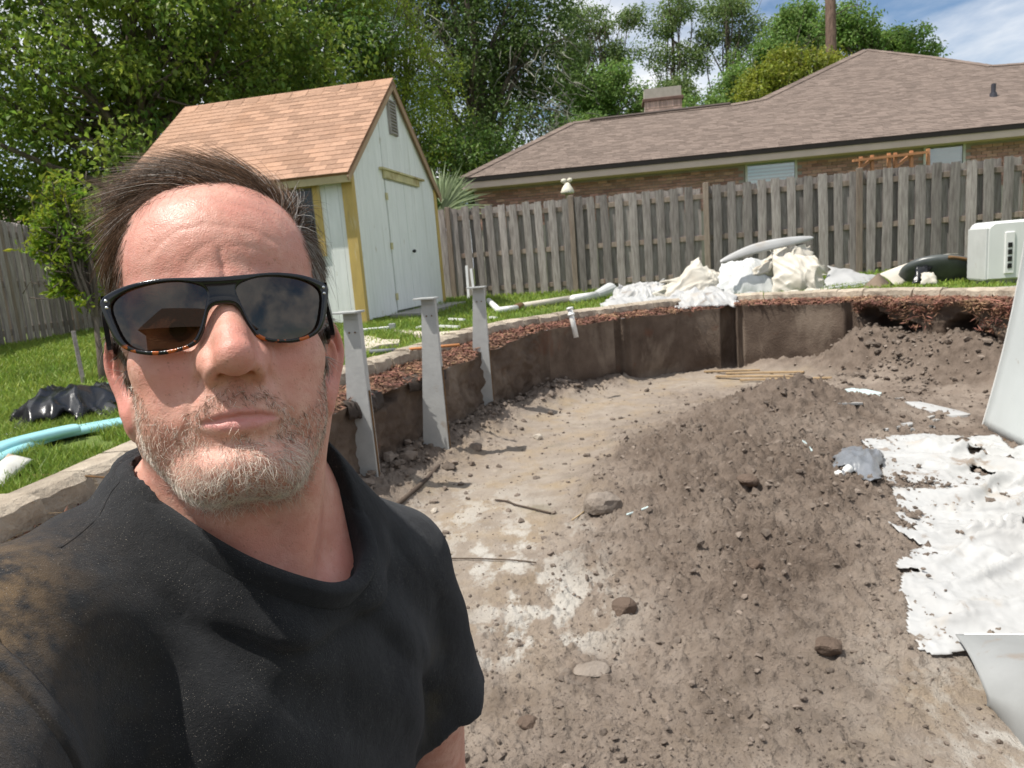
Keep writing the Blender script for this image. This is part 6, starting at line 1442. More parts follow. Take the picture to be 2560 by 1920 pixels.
def sd_head(P):                                         # neutral head, cm
    x, y, z = P[:, 0], P[:, 1], P[:, 2]; S = np.stack([np.abs(x), y, z], 1)
    d = ell(P, (0, 1.4, 5.6), (7.75, 9.6, 8.7))
    d = smin(d, ell(P, (0, -2.6, 6.3), (6.9, 6.9, 6.6)), 2.2)
    d = smin(d, ell(P, (0, -2.4, -3.2), (6.7, 6.6, 7.9)), 2.2)
    d = smin(d, cap(S, (5.35, .4, -5.8), (2.3, -6.6, -10.0), 1.75, 2.15), 2.2)
    d = smin(d, ell(P, (0, -7.1, -9.8), (2.9, 2.5, 2.2)), 1.4)
    d = smin(d, ell(S, (4.3, -5.2, -1.3), (2.5, 2.5, 2.2)), 2.2)
    d = smin(d, ell(S, (4.35, -4.6, -5.2), (2.3, 2.6, 2.9)), 1.5)
    d = smin(d, cap(S, (1.3, -8.35, 3.3), (5.0, -6.3, 3.2), 1.0, .95), 1.2)
    d = smin(d, ell(P, (0, -8.1, 3.7), (1.7, 1.3, 1.2)), .8)
    d = smax(d, -ell(S, (3.2, -9.8, 1.2), (1.9, 1.5, 1.2)), 1.6)
    d = smin(d, ell(S, (3.15, -6.55, 1.1), (1.45, 1.35, 1.15)), .5)
    nose = polycap(P, [(0, -8.2, 3.2), (0, -8.9, 1.6), (0, -10.4, -.6), (0, -11.35, -1.75)], [.85, .82, 1.0, 1.18], .8)
    nose = smin(nose, ell(P, (0, -11.0, -1.95), (1.32, 1.3, 1.05)), .6)
    nose = smin(nose, ell(S, (1.55, -9.5, -2.3), (.84, 1.4, .9)), .5)
    nose = smin(nose, cap(S, (.7, -8.4, .6), (1.3, -8.9, -1.4), 1.0, 1.1), 1.0)
    d = smin(d, nose, .75)
    d = smax(d, -cap(S, (.92, -10.25, -3.45), (.85, -9.8, -2.4), .46, .38), .3)
    d = smin(d, ell(P, (0, -6.5, -5.5), (3.7, 2.85, 2.8)), 1.5)
    q = lambda l, yy, r: polycap(P, [(a, yy(a), b) for a, b in l], r, .35)
    d = smin(d, q(LIPU, lambda a: -9.05 + .11 * a * a, [.1, .18, .24, .22, .24, .18, .1]), .6)
    d = smin(d, q([(-2.3, -6.35), (-1.2, -6.62), (0, -6.72), (1.2, -6.62), (2.3, -6.35)], lambda a: -8.98 + .12 * a * a, [.15, .32, .40, .32, .15]), .55)
    d = smax(d, -q([(-2.75, -6.12), (-1.3, -6.02), (0, -5.98), (1.3, -6.02), (2.75, -6.12)], lambda a: -9.50 + .11 * a * a, [.12, .2, .24, .2, .12]), .22)
    d = d + .10 * np.exp(-((S[:, 0] / 2.0) ** 2 + ((z + 8.0) / .7) ** 2)) * (y < -4)
    d = d + crease(P, [(.05, 3.6), (0, 4.6), (-.15, 5.9)], .17, .12) + crease(P, [(-4.6, 6.0), (-3.0, 7.3), (-1.0, 7.7), (.4, 7.5), (2.0, 7.4), (3.9, 6.5)], .22, .035)
    d = d + crease(P, [(-3.5, 9.0), (-1.2, 9.5), (1.5, 9.4), (3.4, 8.9)], .22, .03) + crease(P, [(-2.4, 5.2), (-1.2, 6.1), (-.4, 6.4)], .2, .03) + crease(P, [(.6, 6.2), (2.2, 6.0), (3.6, 5.2)], .2, .03)
    d = d - .07 * np.exp(-(((S[:, 0] - .75) / .55) ** 2 + ((z - 4.7) / 1.1) ** 2)) * (y < -4)
    d = d + crease(S, [(1.95, -2.0), (2.7, -3.5), (3.3, -5.2), (3.55, -6.6)], .32, .13)
    d = smin(d, np.minimum(sd_ear(P, 1), sd_ear(P, -1)), .3)
    pp = P * np.float32(1.0)
    d = d - .035 * fbm(pp * .55, 2, 3) - .012 * fbm(pp * 1.9, 2, 8)
    return d
# ---- body, in the head frame
NECK0, NECK1 = np.array([1.0, 3.2, -7.0]), np.array([1.9, 6.2, -17.5])
BA = np.array([.78, .62, 0]); BA /= np.linalg.norm(BA); BN = np.array([BA[1], -BA[0], 0])    # shoulder axis, chest direction
SHL, SHR = np.array([-16.2, -6.5, -22.6]), np.array([16.0, 17.0, -26.6])                     # photo-left and photo-right shoulder joints
ELL_, WRL = np.array([-14.5, -37.5, -32.0]), np.array([-7.0, -57.0, -20.0])
ELR, WRR = np.array([21.8, 21.0, -57.0]), np.array([27.0, 14.0, -82.0])
def hpx(px, py, y):                                      # photo pixel at a head-frame depth
    d = ray(px, py); t = (.60 + y / 100) / (d @ HY); return w2h(CAMP + d * t)
RING = np.array([hpx(312, 1212, 3.5), hpx(430, 1312, -1.0), hpx(590, 1412, -3.4), hpx(730, 1468, -3.6), hpx(825, 1486, -2.4), hpx(882, 1455, 0.2), hpx(900, 1380, 3.4), hpx(862, 1285, 7.0), hpx(792, 1205, 10.0), [4.2, 13.6, -10.8], [-3.4, 10.6, -10.6]])
RINGC = resample(catmull(RING, 14), .5)[0]
ONC = RINGC.mean(0); ONM = np.linalg.svd(RINGC - ONC)[2][2]; ONM = ONM * np.sign(ONM[2])
OU = np.cross(np.array([0, 0, 1.0]), ONM); OU /= np.linalg.norm(OU); OV_ = np.cross(ONM, OU)
RING2 = np.stack([(RINGC - ONC) @ OU, (RINGC - ONC) @ OV_], 1)
LID = np.array([np.abs(RING2[:, 0]).max() + .6, np.abs(RING2[:, 1]).max() + .6])
def sd_lid(P):                                          # upper chest inside the neckline
    q = P - (ONC - ONM * 2.6); return ell(np.stack([q @ OU, q @ OV_, q @ ONM], 1), (0, 0, 0), (LID[0], LID[1], 2.0))
def frame_pts(P): q = P - np.array([1.2, 5.2, -38.0]); return np.stack([q @ BA, q @ BN, q[:, 2]], 1)
def sd_torso(P, g=0.0):
    B = frame_pts(P)
    d = ell(B, (0, -.6, -3), (17.0 + g, 11.2 + g, 25.5 + g))
    d = smin(d, ell(B, (0, 1.0, -24), (16.5 + g, 13.5 + g, 20 + g)), 6)
    d = smin(d, ell(np.stack([np.abs(B[:, 0]), B[:, 1], B[:, 2]], 1), (7.0, 4.5, 5.5), (8.8 + g, 5.4 + g, 8.0 + g)), 6)
    d = smin(d, ell(B, (0, -1, -42), (16.5 + g, 11.5 + g, 14 + g)), 6)
    d = smin(d, cap(P, SHL + np.array([2.5, 1.5, .3]), NECK1 + np.array([-1, 1, 1.2]), 5.6 + g, 4.0 + g), 4)
    d = smin(d, cap(P, SHR - np.array([2.5, 1.8, -.3]), NECK1 + np.array([1, 1.5, 1.2]), 5.6 + g, 5.0 + g), 4)
    return d
def sd_trap(P, g=0.0):
    return np.minimum(cap(P, (0.2, 5.5, -9.0), (-11.5, .5, -19.2), 3.3 + g, 3.0 + g), cap(P, (2.0, 6.5, -9.0), (12.5, 14.5, -22.0), 3.5 + g, 3.0 + g))
def sd_neck(P):
    d = cap(P, NECK0, NECK1, 6.25, 6.9)
    d = smin(d, sd_trap(P), 2.0)
    nk = np.array([3.9, -.9, -19.5])
    for s in (-1, 1):
        d = smin(d, cap(P, n2h((s * 6.2, 2.2, -3.5)), nk + np.array([s * 1.2, .6, 0]), 1.9, 1.3), 2.2)
    return d
def sd_arms(P, g=0.0):
    a = polycap(P, [SHL, (SHL + ELL_) / 2 + np.array([-.5, 0, -.3]), ELL_, WRL], [6.2 + g, 5.6 + g, 4.7 + g, 3.1 + g], 2.0)
    b = polycap(P, [SHR, (SHR + ELR) / 2 + np.array([.8, 0, 0]), ELR, WRR], [6.2 + g, 5.8 + g, 4.7 + g, 3.1 + g], 2.0)
    return np.minimum(a, b)
def hand_sd(P, w, d_, n_, sd):                          # wrist, pointing direction, palm normal, thumb side
    d_ = d_ / np.linalg.norm(d_); s_ = np.cross(n_, d_); s_ /= np.linalg.norm(s_); s_ = s_ * sd; n_ = np.cross(d_, s_)
    L = np.stack([(P - w) @ s_, (P - w) @ d_, (P - w) @ n_], 1)
    d = ell(L, (0, 4.8, 0), (4.2, 5.6, 1.7)); d = smin(d, cap(L, (0, -1, 0), (0, 2, 0), 3.0, 2.6), 1.5)
    for k, (x, l) in enumerate(((-3.1, 6.6), (-1.05, 7.6), (1.05, 7.1), (3.0, 5.6))):
        f0 = np.array([x, 8.6, 0]); f1 = f0 + np.array([x * .05, l * .45, -.5]); f2 = f1 + np.array([0, l * .28, -l * .22]); f3 = f2 + np.array([0, l * .10, -l * .25])
        d = smin(d, polycap(L, [f0 - np.array([0, 2, 0]), f0, f1, f2, f3], [.9, .95, .85, .78, .68], .2), .35)
    d = smin(d, polycap(L, [(-2.6, 2.2, -.2), (-4.6, 4.6, -1.2), (-5.0, 7.2, -2.0), (-4.6, 9.2, -2.6)], [1.5, 1.15, .95, .75], .3), .6)
    return d
def wz(z): return (z - HO[2]) * 100                     # world height -> approx head-frame height
HIP = w2h(np.array([[-.32, .50, .86], [-.22, .67, .86], [-.33, .51, .46], [-.20, .70, .46], [-.34, .53, .09], [-.19, .73, .09]]))
def sd_body(P):
    d = smin(smin(sd_head(h2n(P).astype(np.float32)), sd_neck(P), 1.6), sd_torso(P), 2.5)
    d = smin(d, sd_lid(P), 1.6)
    d = smin(d, sd_arms(P), 2.5)
    d = smin(d, hand_sd(P, WRL, WRL - ELL_ + np.array([2, -4, 4.]), np.array([.2, -.6, -.5]), 1), 1.2)
    d = smin(d, hand_sd(P, WRR, WRR - ELR, np.array([-1., .1, .2]), -1), 1.2)
    for s in (0, 1):
        d = smin(d, polycap(P, [HIP[s], HIP[2 + s], HIP[4 + s]], [8.5, 5.8, 4.2], 2), 3)
    return d

# ---- surface nets on a box grid, evaluated near the surface only
def nets(fn, lo, hi, h, coarse=4, band=None):
    lo = np.array(lo, float); n = np.ceil((np.array(hi) - lo) / (h * coarse)).astype(int) * coarse + 1
    ax = [lo[k] + h * np.arange(n[k]) for k in range(3)]
    cg = [a[::coarse] for a in ax]; C = np.stack(np.meshgrid(*cg, indexing='ij'), -1).reshape(-1, 3).astype(np.float32)
    dc = fn(C).reshape([len(a) for a in cg]); bnd = band or h * coarse * 1.9
    near = np.abs(dc) < bnd
    cell = np.zeros([m - 1 for m in dc.shape], bool)
    for i in (0, 1):
        for j in (0, 1):
            for k in (0, 1): cell |= near[i:i + cell.shape[0], j:j + cell.shape[1], k:k + cell.shape[2]]
    D = np.repeat(np.repeat(np.repeat(dc[:-1, :-1, :-1], coarse, 0), coarse, 1), coarse, 2)
    D = np.pad(D, ((0, 1),) * 3, mode='edge').astype(np.float32)
    M = np.zeros(D.shape, bool); mm = np.repeat(np.repeat(np.repeat(cell, coarse, 0), coarse, 1), coarse, 2)
    M[:-1, :-1, :-1] |= mm; M[1:, 1:, 1:] |= mm; M[1:, :-1, :-1] |= mm; M[:-1, 1:, :-1] |= mm; M[:-1, :-1, 1:] |= mm; M[1:, 1:, :-1] |= mm; M[1:, :-1, 1:] |= mm; M[:-1, 1:, 1:] |= mm
    I = np.argwhere(M); P = np.stack([ax[k][I[:, k]] for k in range(3)], 1).astype(np.float32)
    out_ = np.empty(len(P), np.float32)
    for s in range(0, len(P), 300000): out_[s:s + 300000] = fn(P[s:s + 300000])
    D[M] = out_
    return nets_extract(D, lo, h)
def nets_extract(D, lo, h):
    S = D < 0; A = np.zeros([m - 1 for m in D.shape], np.int8)
    cor = [(i, j, k) for i in (0, 1) for j in (0, 1) for k in (0, 1)]
    sl = lambda i, j, k: (slice(i, i + A.shape[0]), slice(j, j + A.shape[1]), slice(k, k + A.shape[2]))
    for c in cor: A += S[sl(*c)]
    act = (A > 0) & (A < 8); I = np.argwhere(act); ID = np.full(A.shape, -1, np.int32); ID[act] = np.arange(len(I))
    val = {c: D[I[:, 0] + c[0], I[:, 1] + c[1], I[:, 2] + c[2]] for c in cor}
    acc = np.zeros((len(I), 3)); cnt = np.zeros(len(I))
    for a in cor:
        for k in range(3):
            if a[k] == 0:
                b = list(a); b[k] = 1; b = tuple(b); va, vb = val[a], val[b]; m = (va < 0) != (vb < 0)
                t = np.where(m, va / np.where(m, va - vb, 1), 0); p = np.repeat(np.array([a], float), len(I), 0); p[:, k] = t
                acc += p * m[:, None]; cnt += m
    V = lo + h * (I + acc / cnt[:, None]); Q = []
    for k in range(3):
        u, v = (k + 1) % 3, (k + 2) % 3
        s0 = [slice(0, None)] * 3; s1 = [slice(0, None)] * 3; s0[k] = slice(0, -1); s1[k] = slice(1, None)
        a, b = S[tuple(s0)], S[tuple(s1)]; E = np.argwhere(a != b)
        E = E[(E[:, u] > 0) & (E[:, v] > 0) & (E[:, u] < D.shape[u] - 1) & (E[:, v] < D.shape[v] - 1)]
        o = np.zeros(3, int); ou = o.copy(); ou[u] = 1; ov = o.copy(); ov[v] = 1
        q = np.stack([ID[tuple((E - ou - ov).T)], ID[tuple((E - ov).T)], ID[tuple(E.T)], ID[tuple((E - ou).T)]], 1)
        fl = ~a[tuple(E.T)]; q[fl] = q[fl][:, ::-1]; Q.append(q)
    return V, np.concatenate(Q)

M_SKIN = bpy.data.materials.new('skin'); M_SKIN.use_nodes = True
def skin_material(m):
    t = m.node_tree; t.nodes.clear(); L = t.links.new
    o = N(t, 'ShaderNodeOutputMaterial'); b = N(t, 'ShaderNodeBsdfPrincipled')
    b.inputs['Roughness'].default_value = .46; b.inputs['Specular IOR Level'].default_value = .42
    b.inputs['Subsurface Weight'].default_value = .13; b.inputs['Subsurface Radius'].default_value = (1.0, .35, .2); b.inputs['Subsurface Scale'].default_value = .006
    g = N(t, 'ShaderNodeNewGeometry').outputs['Position']; at_ = N(t, 'ShaderNodeVertexColor', layer_name='pigment')
    sp = N(t, 'ShaderNodeSeparateColor'); L(at_.outputs[0], sp.inputs[0])
    def noise(s, d=4):
        n = N(t, 'ShaderNodeTexNoise', i_Scale=s, i_Detail=d, i_Roughness=.6); L(g, n.inputs['Vector']); return n.outputs[0]
    def rng_(f, a, c, hi=1.):
        x = N(t, 'ShaderNodeMapRange'); x.inputs[1].default_value = a; x.inputs[2].default_value = c; x.inputs[4].default_value = hi; L(f, x.inputs[0]); return x.outputs[0]
    def mix(f, a, c):
        x = N(t, 'ShaderNodeMix', data_type='RGBA'); L(f, x.inputs[0])
        for s, k in ((a, 6), (c, 7)):
            if isinstance(s, tuple): x.inputs[k].default_value = (*s, 1)
            else: L(s, x.inputs[k])
        return x.outputs[2]
    c = mix(rng_(noise(55, 6), .40, .62), (.64, .365, .285), (.55, .275, .205))
    c = mix(rng_(noise(120, 6), .48, .66, .8), c, (.54, .25, .185))
    c = mix(sp.outputs[2], c, (.60, .235, .19))
    c = mix(rng_(noise(21, 5), .46, .66, .55), c, (.56, .225, .175))
    fr = rng_(noise(380, 2), .63, .70, .5); c = mix(fr, c, (.32, .14, .09))
    c = mix(sp.outputs[0], c, (.58, .24, .22))
    c = mix(sp.outputs[1], c, (.14, .085, .062))
    L(c, b.inputs['Base Color'])
    r = N(t, 'ShaderNodeMapRange'); r.inputs[1].default_value = .35; r.inputs[2].default_value = .65; r.inputs[3].default_value = .36; r.inputs[4].default_value = .56; L(noise(90), r.inputs[0]); L(r.outputs[0], b.inputs['Roughness'])
    vo = N(t, 'ShaderNodeTexVoronoi', i_Scale=900.0); L(g, vo.inputs['Vector'])
    ad_ = N(t, 'ShaderNodeMath', operation='ADD'); L(noise(520, 5), ad_.inputs[0]); ml_ = N(t, 'ShaderNodeMath', operation='MULTIPLY'); L(vo.outputs[0], ml_.inputs[0]); ml_.inputs[1].default_value = .5; L(ml_.outputs[0], ad_.inputs[1])
    bp = N(t, 'ShaderNodeBump', i_Strength=.32, i_Distance=.0011); L(ad_.outputs[0], bp.inputs['Height'])
    bp2 = N(t, 'ShaderNodeBump', i_Strength=.13, i_Distance=.004); L(noise(140, 4), bp2.inputs['Height']); L(bp.outputs[0], bp2.inputs['Normal']); L(bp2.outputs[0], b.inputs['Normal'])
    L(b.outputs[0], o.inputs[0])
skin_material(M_SKIN)
NB = n2h(np.array([[x, y, z] for x in (-10.8, 10.8) for y in (-13.3, 11.6) for z in (-12.6, 15.2)]))
hv, hf = nets(sd_body, [NB[:, 0].min(), NB[:, 1].min(), -27.0], [max(NB[:, 0].max(), 11.5), NB[:, 1].max() + 2, NB[:, 2].max()], .16)
parts_v, parts_f, ofs = [hv], [hf], len(hv)
for lo, hi, h in (([14, 4, -90], [34, 29, -34], .5), ([-24, -76, -44], [4, -20, 8], .5)):
    v, f = nets(sd_body, lo, hi, h); parts_v.append(v); parts_f.append(f + ofs); ofs += len(v)
def sd_legs(P):
    d = None
    for s in (0, 1):
        e = polycap(P, [HIP[s], HIP[2 + s], HIP[4 + s]], [8.5, 5.8, 4.2], 2); d = e if d is None else np.minimum(d, e)
    return d
BV = np.concatenate(parts_v); BF = np.concatenate(parts_f)
man = empty('person', tuple(np.array([-.27, .62, 0])), 'man in a black T-shirt with a short grey beard, taking a selfie in the pit', 'person')
body = obj_np('body', h2w(BV), BF, M_SKIN, man, True)
Nn_ = h2n(BV); sx = np.abs(Nn_[:, 0]); ny, nz_ = Nn_[:, 1], Nn_[:, 2]
lipm = np.zeros(len(BV)); front = ny < -6.5
q = np.stack([Nn_[:, 0], nz_], 1)
ax_ = np.abs(q[:, 0]); up_edge = np.interp(ax_, [0, .5, 1.6, 2.6], [-5.46, -5.38, -5.68, -6.0]); lo_edge = np.interp(ax_, [0, 1.2, 2.6], [-6.85, -6.8, -6.2])
lipm = front * (1 - sstep(-.05, .22, q[:, 1] - up_edge)) * (1 - sstep(-.05, .25, lo_edge - q[:, 1])) * (1 - sstep(2.3, 2.7, ax_))
def hair_mask(Q):
    x, y, z = Q[:, 0], Q[:, 1], Q[:, 2]; a = np.abs(x)
    wob = .35 * vnoise(Q * .9, 3) + .2 * vnoise(Q * 2.2, 5)
    yl = np.interp(z, [-4, -2, 1, 3, 6, 9, 11.2, 12.6, 15], [-.9, -1.9, -3.2, -3.9, -4.0, -4.5, -5.4, -6.6, -6.7]) + np.where(z > 9.5, np.clip(1.6 - a * .5, -.4, 1.4) * -.3, 0)
    xl = np.interp(z, [-3, 0, 2, 4, 6, 8, 10, 12], [7.6, 7.2, 6.75, 6.45, 6.2, 5.8, 5.0, 3.8]) + .25 * (x < 0)
    m = np.maximum(sstep(-.9, .7, y - yl + wob * 1.6) ** 1.3, sstep(-.35, .45, a - xl + wob) * sstep(-7.2, -5.8, y) * (z > -.5))
    lowcut = np.interp(y, [-3, -.6, .2, 1.6, 3.2, 6, 10], [-3.2, -3.6, .9, 3.2, 1.5, -4.5, -6])
    return m * sstep(-.3, .5, z - lowcut) * (np.hypot(a, 0) < 8.35)
def beard_mask(Q):
    x, y, z = Q[:, 0], Q[:, 1], Q[:, 2]; a = np.abs(x)
    line = np.interp(a, [0, 2.2, 3.2, 4.4, 5.6, 6.4, 7.2], [-7.9, -7.6, -6.6, -5.9, -5.0, -3.2, -2.0])
    m = (1 - sstep(-.4, .5, z - line)) * (y < 1.2) * sstep(-13.5, -12.2, z)
    must = np.exp(-((z - np.interp(a, [0, 1.5, 2.8, 3.4], [-4.25, -4.45, -5.3, -6.4])) / .62) ** 2) * (a < 3.6) * (y < -6)
    conn = np.exp(-((a - 3.1) / .55) ** 2) * (z < -5) * (z > -8.5) * (y < -4)
    soul = np.exp(-((a / .85) ** 2 + ((z + 7.9) / .7) ** 2)) * (y < -6)
    bare = np.exp(-(((a - 1.95) / .95) ** 2 + ((z + 8.5) / .85) ** 2) ** 2)
    return np.clip(np.maximum.reduce([m * (1 - .93 * bare) * (1 - .45 * sstep(3.5, 5.5, a)), must * .95, conn * .75, soul]), 0, 1) * (a < 7.4)
isn = (BV[:, 2] > -27)
hm = hair_mask(Nn_) * isn; bm_ = beard_mask(Nn_) * isn
red = np.maximum.reduce([.55 * np.exp(-((Nn_[:, 0] / 1.6) ** 2 + ((nz_ + 1.7) / 1.6) ** 2)) * (ny < -8.5), .55 * np.exp(-(((sx - 4.4) / 2.0) ** 2 + ((nz_ + 2.2) / 1.6) ** 2)) * (ny < -3), .75 * (sx > 7.75) * (ny > -1.2) * (ny < 4) * (nz_ < 3.2) * (nz_ > -4.8), .30 * np.exp(-(((nz_ - 6.5) / 3.5) ** 2)) * (ny < -4), .45 * sstep(-13.5, -17, BV[:, 2]) * isn, .5 * np.exp(-((Nn_[:, 0] / .8) ** 2 + ((nz_ - 5.0) / 1.4) ** 2)) * (ny < -6)])
pig = np.stack([lipm * .8, np.clip(hm * .92 + bm_ * .16, 0, 1), np.clip(red, 0, 1), np.ones(len(BV))], 1).astype(np.float32)
ca = body.data.color_attributes.new('pigment', 'FLOAT_COLOR', 'POINT'); ca.data.foreach_set('color', pig.ravel())

# ---- eyes behind the lenses
M_EYE = mat('eye_white', (.62, .58, .55), rough=.2); M_IRIS = mat('iris', (.10, .07, .04), rough=.15)
for s in (-1, 1):
    c = n2w((s * 3.2, -6.75, 1.1)); m = MB(); V = ICO2_V * .0122; m.add(V + c, ICO2_F); e = m.build('eyeball', M_EYE, man, True)
    dirn = n2w((s * 3.2, -7.75, 1.0)) - c; dirn /= np.linalg.norm(dirn); m = MB(); m.tube([c + dirn * .0110, c + dirn * .0127], [.0058, .0050], 14); m.build('iris', M_IRIS, e)

# ---- hair and beard, strand by strand
def hair_mat(name):
    m = bpy.data.materials.new(name); m.use_nodes = True; t = m.node_tree; t.nodes.clear(); L = t.links.new
    o = N(t, 'ShaderNodeOutputMaterial'); b = N(t, 'ShaderNodeBsdfPrincipled'); b.inputs['Roughness'].default_value = .5; b.inputs['Specular IOR Level'].default_value = .25
    a = N(t, 'ShaderNodeVertexColor', layer_name='strand'); L(a.outputs[0], b.inputs['Base Color'])
    tr = N(t, 'ShaderNodeBsdfTranslucent'); L(a.outputs[0], tr.inputs[0]); ms = N(t, 'ShaderNodeMixShader'); ms.inputs[0].default_value = .22; L(b.outputs[0], ms.inputs[1]); L(tr.outputs[0], ms.inputs[2]); L(ms.outputs[0], o.inputs[0]); return m
M_HAIR = hair_mat('hair_strands')
tri = np.concatenate([BF[:, [0, 1, 2]], BF[:, [0, 2, 3]]])
tv = BV[tri]; tn = np.cross(tv[:, 1] - tv[:, 0], tv[:, 2] - tv[:, 0]); tar = np.linalg.norm(tn, axis=1) / 2; tn = tn / (2 * tar[:, None] + 1e-9)
tcn = h2n(tv.mean(1)); inh = tv[:, :, 2].min(1) > -26
def strands(name, dens, maskf, field, nseg, width, colf, seed, taper=.75):
    rng = np.random.default_rng(seed)
    w = maskf(tcn) * tar * inh; n = int(w.sum() * dens)
    k = rng.choice(len(tri), n, p=w / w.sum()); uv = rng.random((n, 2)); f = uv.sum(1) > 1; uv[f] = 1 - uv[f]
    p = tv[k, 0] + uv[:, :1] * (tv[k, 1] - tv[k, 0]) + uv[:, 1:] * (tv[k, 2] - tv[k, 0])
    Pn = h2n(p); nn = tn[k] @ HROT                       # into the neutral frame
    path = field(Pn, nn, rng, nseg)                      # (n, nseg, 3) neutral
    T = np.gradient(path, axis=1); T /= np.linalg.norm(T, axis=2, keepdims=True) + 1e-9
    A = np.cross(T, nn[:, None, :] + np.array([.01, .02, .03])); A /= np.linalg.norm(A, axis=2, keepdims=True) + 1e-9; B = np.cross(T, A)
    wd = (width * rng.uniform(.6, 1.25, n))[:, None, None] * (1 - taper * np.linspace(0, 1, nseg) ** 1.5)[None, :, None]
    ring = np.stack([path + wd * (math.cos(a) * A + math.sin(a) * B) for a in (0, 2.094, 4.189)], 2)      # n,seg,3,3
    V = n2h(ring.reshape(-1, 3)); base = (np.arange(n) * nseg * 3)[:, None, None, None]; s_ = np.arange(nseg - 1)[None, :, None, None] * 3
    qd = np.array([[j, (j + 1) % 3, (j + 1) % 3 + 3, j + 3] for j in range(3)])[None, None]
    F = (base + s_ + qd).reshape(-1, 4)
    ob = obj_np(name, h2w(V), F, M_HAIR, man, True)
    col = np.repeat(colf(Pn, rng), nseg * 3, 0); col = np.concatenate([col, np.ones((len(col), 1))], 1).astype(np.float32)
    ca = ob.data.color_attributes.new('strand', 'FLOAT_COLOR', 'POINT'); ca.data.foreach_set('color', col.ravel())
    tag(ob, kind='stuff'); return ob
def nrmz(v): return v / (np.linalg.norm(v, axis=-1, keepdims=True) + 1e-9)
def hair_field(P, nn, rng, ns):
    n = len(P); x, y, z = P.T; top = sstep(6.5, 11.0, z); side = np.sign(x)
    clump = np.stack([.75 * vnoise(P * .55, s) + .65 * vnoise(P * 1.5, s + 9) for s in (1, 2, 3)], 1)
    d_top = np.stack([-1.0 + 0 * x, .50 + 0 * x, .12 + 0 * x], 1) + clump * .55
    d_side = np.stack([side * .0, .75 + 0 * x, -.75 + 0 * x], 1) + clump * .30
    lf = sstep(-1.5, -5.5, x); d_top = d_top * (1 - lf)[:, None] + np.array([-.15, .75, -.8]) * lf[:, None]
    d = nrmz(d_top * top[:, None] + d_side * (1 - top)[:, None] + rng.normal(0, .17, (n, 3)))
    d = d - (d * nn).sum(1)[:, None] * nn * .9
    L = (1.25 + (3.5 - 1.9 * lf) * top + .15 * np.clip(-x, 0, 9) / 8 * (1 - top)) * rng.uniform(.55, 1.25, n)
    lift = .14 + (.30 - .22 * lf) * top + .05 * rng.normal(size=n) + .34 * top * clump[:, 0] * (1 - lf) + .35 * top * np.exp(-((x + 1.5) / 2.5) ** 2 - ((y + 4) / 3) ** 2)
    t = np.linspace(0, 1, ns)[None, :, None]
    curl = nrmz(rng.normal(size=(n, 3)) + clump * 2.0)
    return P[:, None] - nn[:, None] * .05 + L[:, None, None] * (nrmz(d + nn * lift[:, None])[:, None] * t + (d * .35 - nn * .34 * (.55 + .45 * top)[:, None] + np.array([-.1, .1, -.12]) * top[:, None])[:, None] * t ** 2 + curl[:, None] * t ** 2 * .16)
def hair_col(P, rng):
    n = len(P); x, y, z = P.T; g = .04 + .50 * (1 - sstep(3.0, 9.0, z)) * (1 - .5 * sstep(2, 7, y)) + .25 * (x > 0) * (1 - sstep(7, 12, z))
    grey = rng.random(n) < g + .15 * vnoise(P * .9, 6)
    lt = rng.random((n, 1)) < .16; br = (1 + 1.3 * lt) * np.array([.095, .054, .032]) * (rng.uniform(.5, 1.7, n) * (1 + .5 * vnoise(P * 1.6, 12)))[:, None]; gr = np.array([.50, .47, .44]) * rng.uniform(.6, 1.35, (n, 1))
    return np.where(grey[:, None], gr, br)
strands('hair', 92, lambda Q: hair_mask(Q) * np.where(Q[:, 1] > 3.5, .15, 1.0) * np.where((Q[:, 1] > 1) & (Q[:, 2] < 2), .5, 1.0), hair_field, 5, .019, hair_col, 3)
def wisp_mask(Q):
    x, y, z = Q.T; return ((z > 10.2) & (z < 13.6) & (y < -3.6) & (y > -7.0) & (x < 3.5) & (x > -5.5)) * 1.0
def wisp_field(P, nn, rng, ns):
    n = len(P); d = np.stack([-.55 + rng.normal(0, .4, n), -.15 + 0 * P[:, 0], -.55 + rng.normal(0, .25, n)], 1); d = nrmz(d - (d * nn).sum(1)[:, None] * nn)
    L = rng.uniform(1.2, 4.6, n) * np.where(P[:, 0] < -.5, 1.0, .55); t = np.linspace(0, 1, ns)[None, :, None]
    return P[:, None] + L[:, None, None] * (d[:, None] * t + nn[:, None] * (.16 * np.sin(t * 3.0)) + np.array([-.1, .12, -.28]) * t ** 2 + nrmz(rng.normal(size=(n, 3)))[:, None] * t ** 2 * .12)
strands('forelock', 6.5, wisp_mask, wisp_field, 8, .010, lambda P, r: np.array([[.12, .075, .05]]) * r.uniform(.6, 1.3, (len(P), 1)), 4)
def beard_field(P, nn, rng, ns):
    n = len(P); a = np.abs(P[:, 0]); z = P[:, 2]
    d = np.stack([np.sign(P[:, 0]) * .25 * (a > 1), -.12 + 0 * a, -.9 + 0 * a], 1) + rng.normal(0, .55, (n, 3)); d = nrmz(d - (d * nn).sum(1)[:, None] * nn)
    L = (.36 + .26 * sstep(-7, -10.5, z) * (a < 5)) * rng.uniform(.5, 1.45, n); t = np.linspace(0, 1, ns)[None, :, None]
    return P[:, None] + L[:, None, None] * (nrmz(d * .9 + nn * .75)[:, None] * t + (d * .4 - nn * .15)[:, None] * t ** 2)
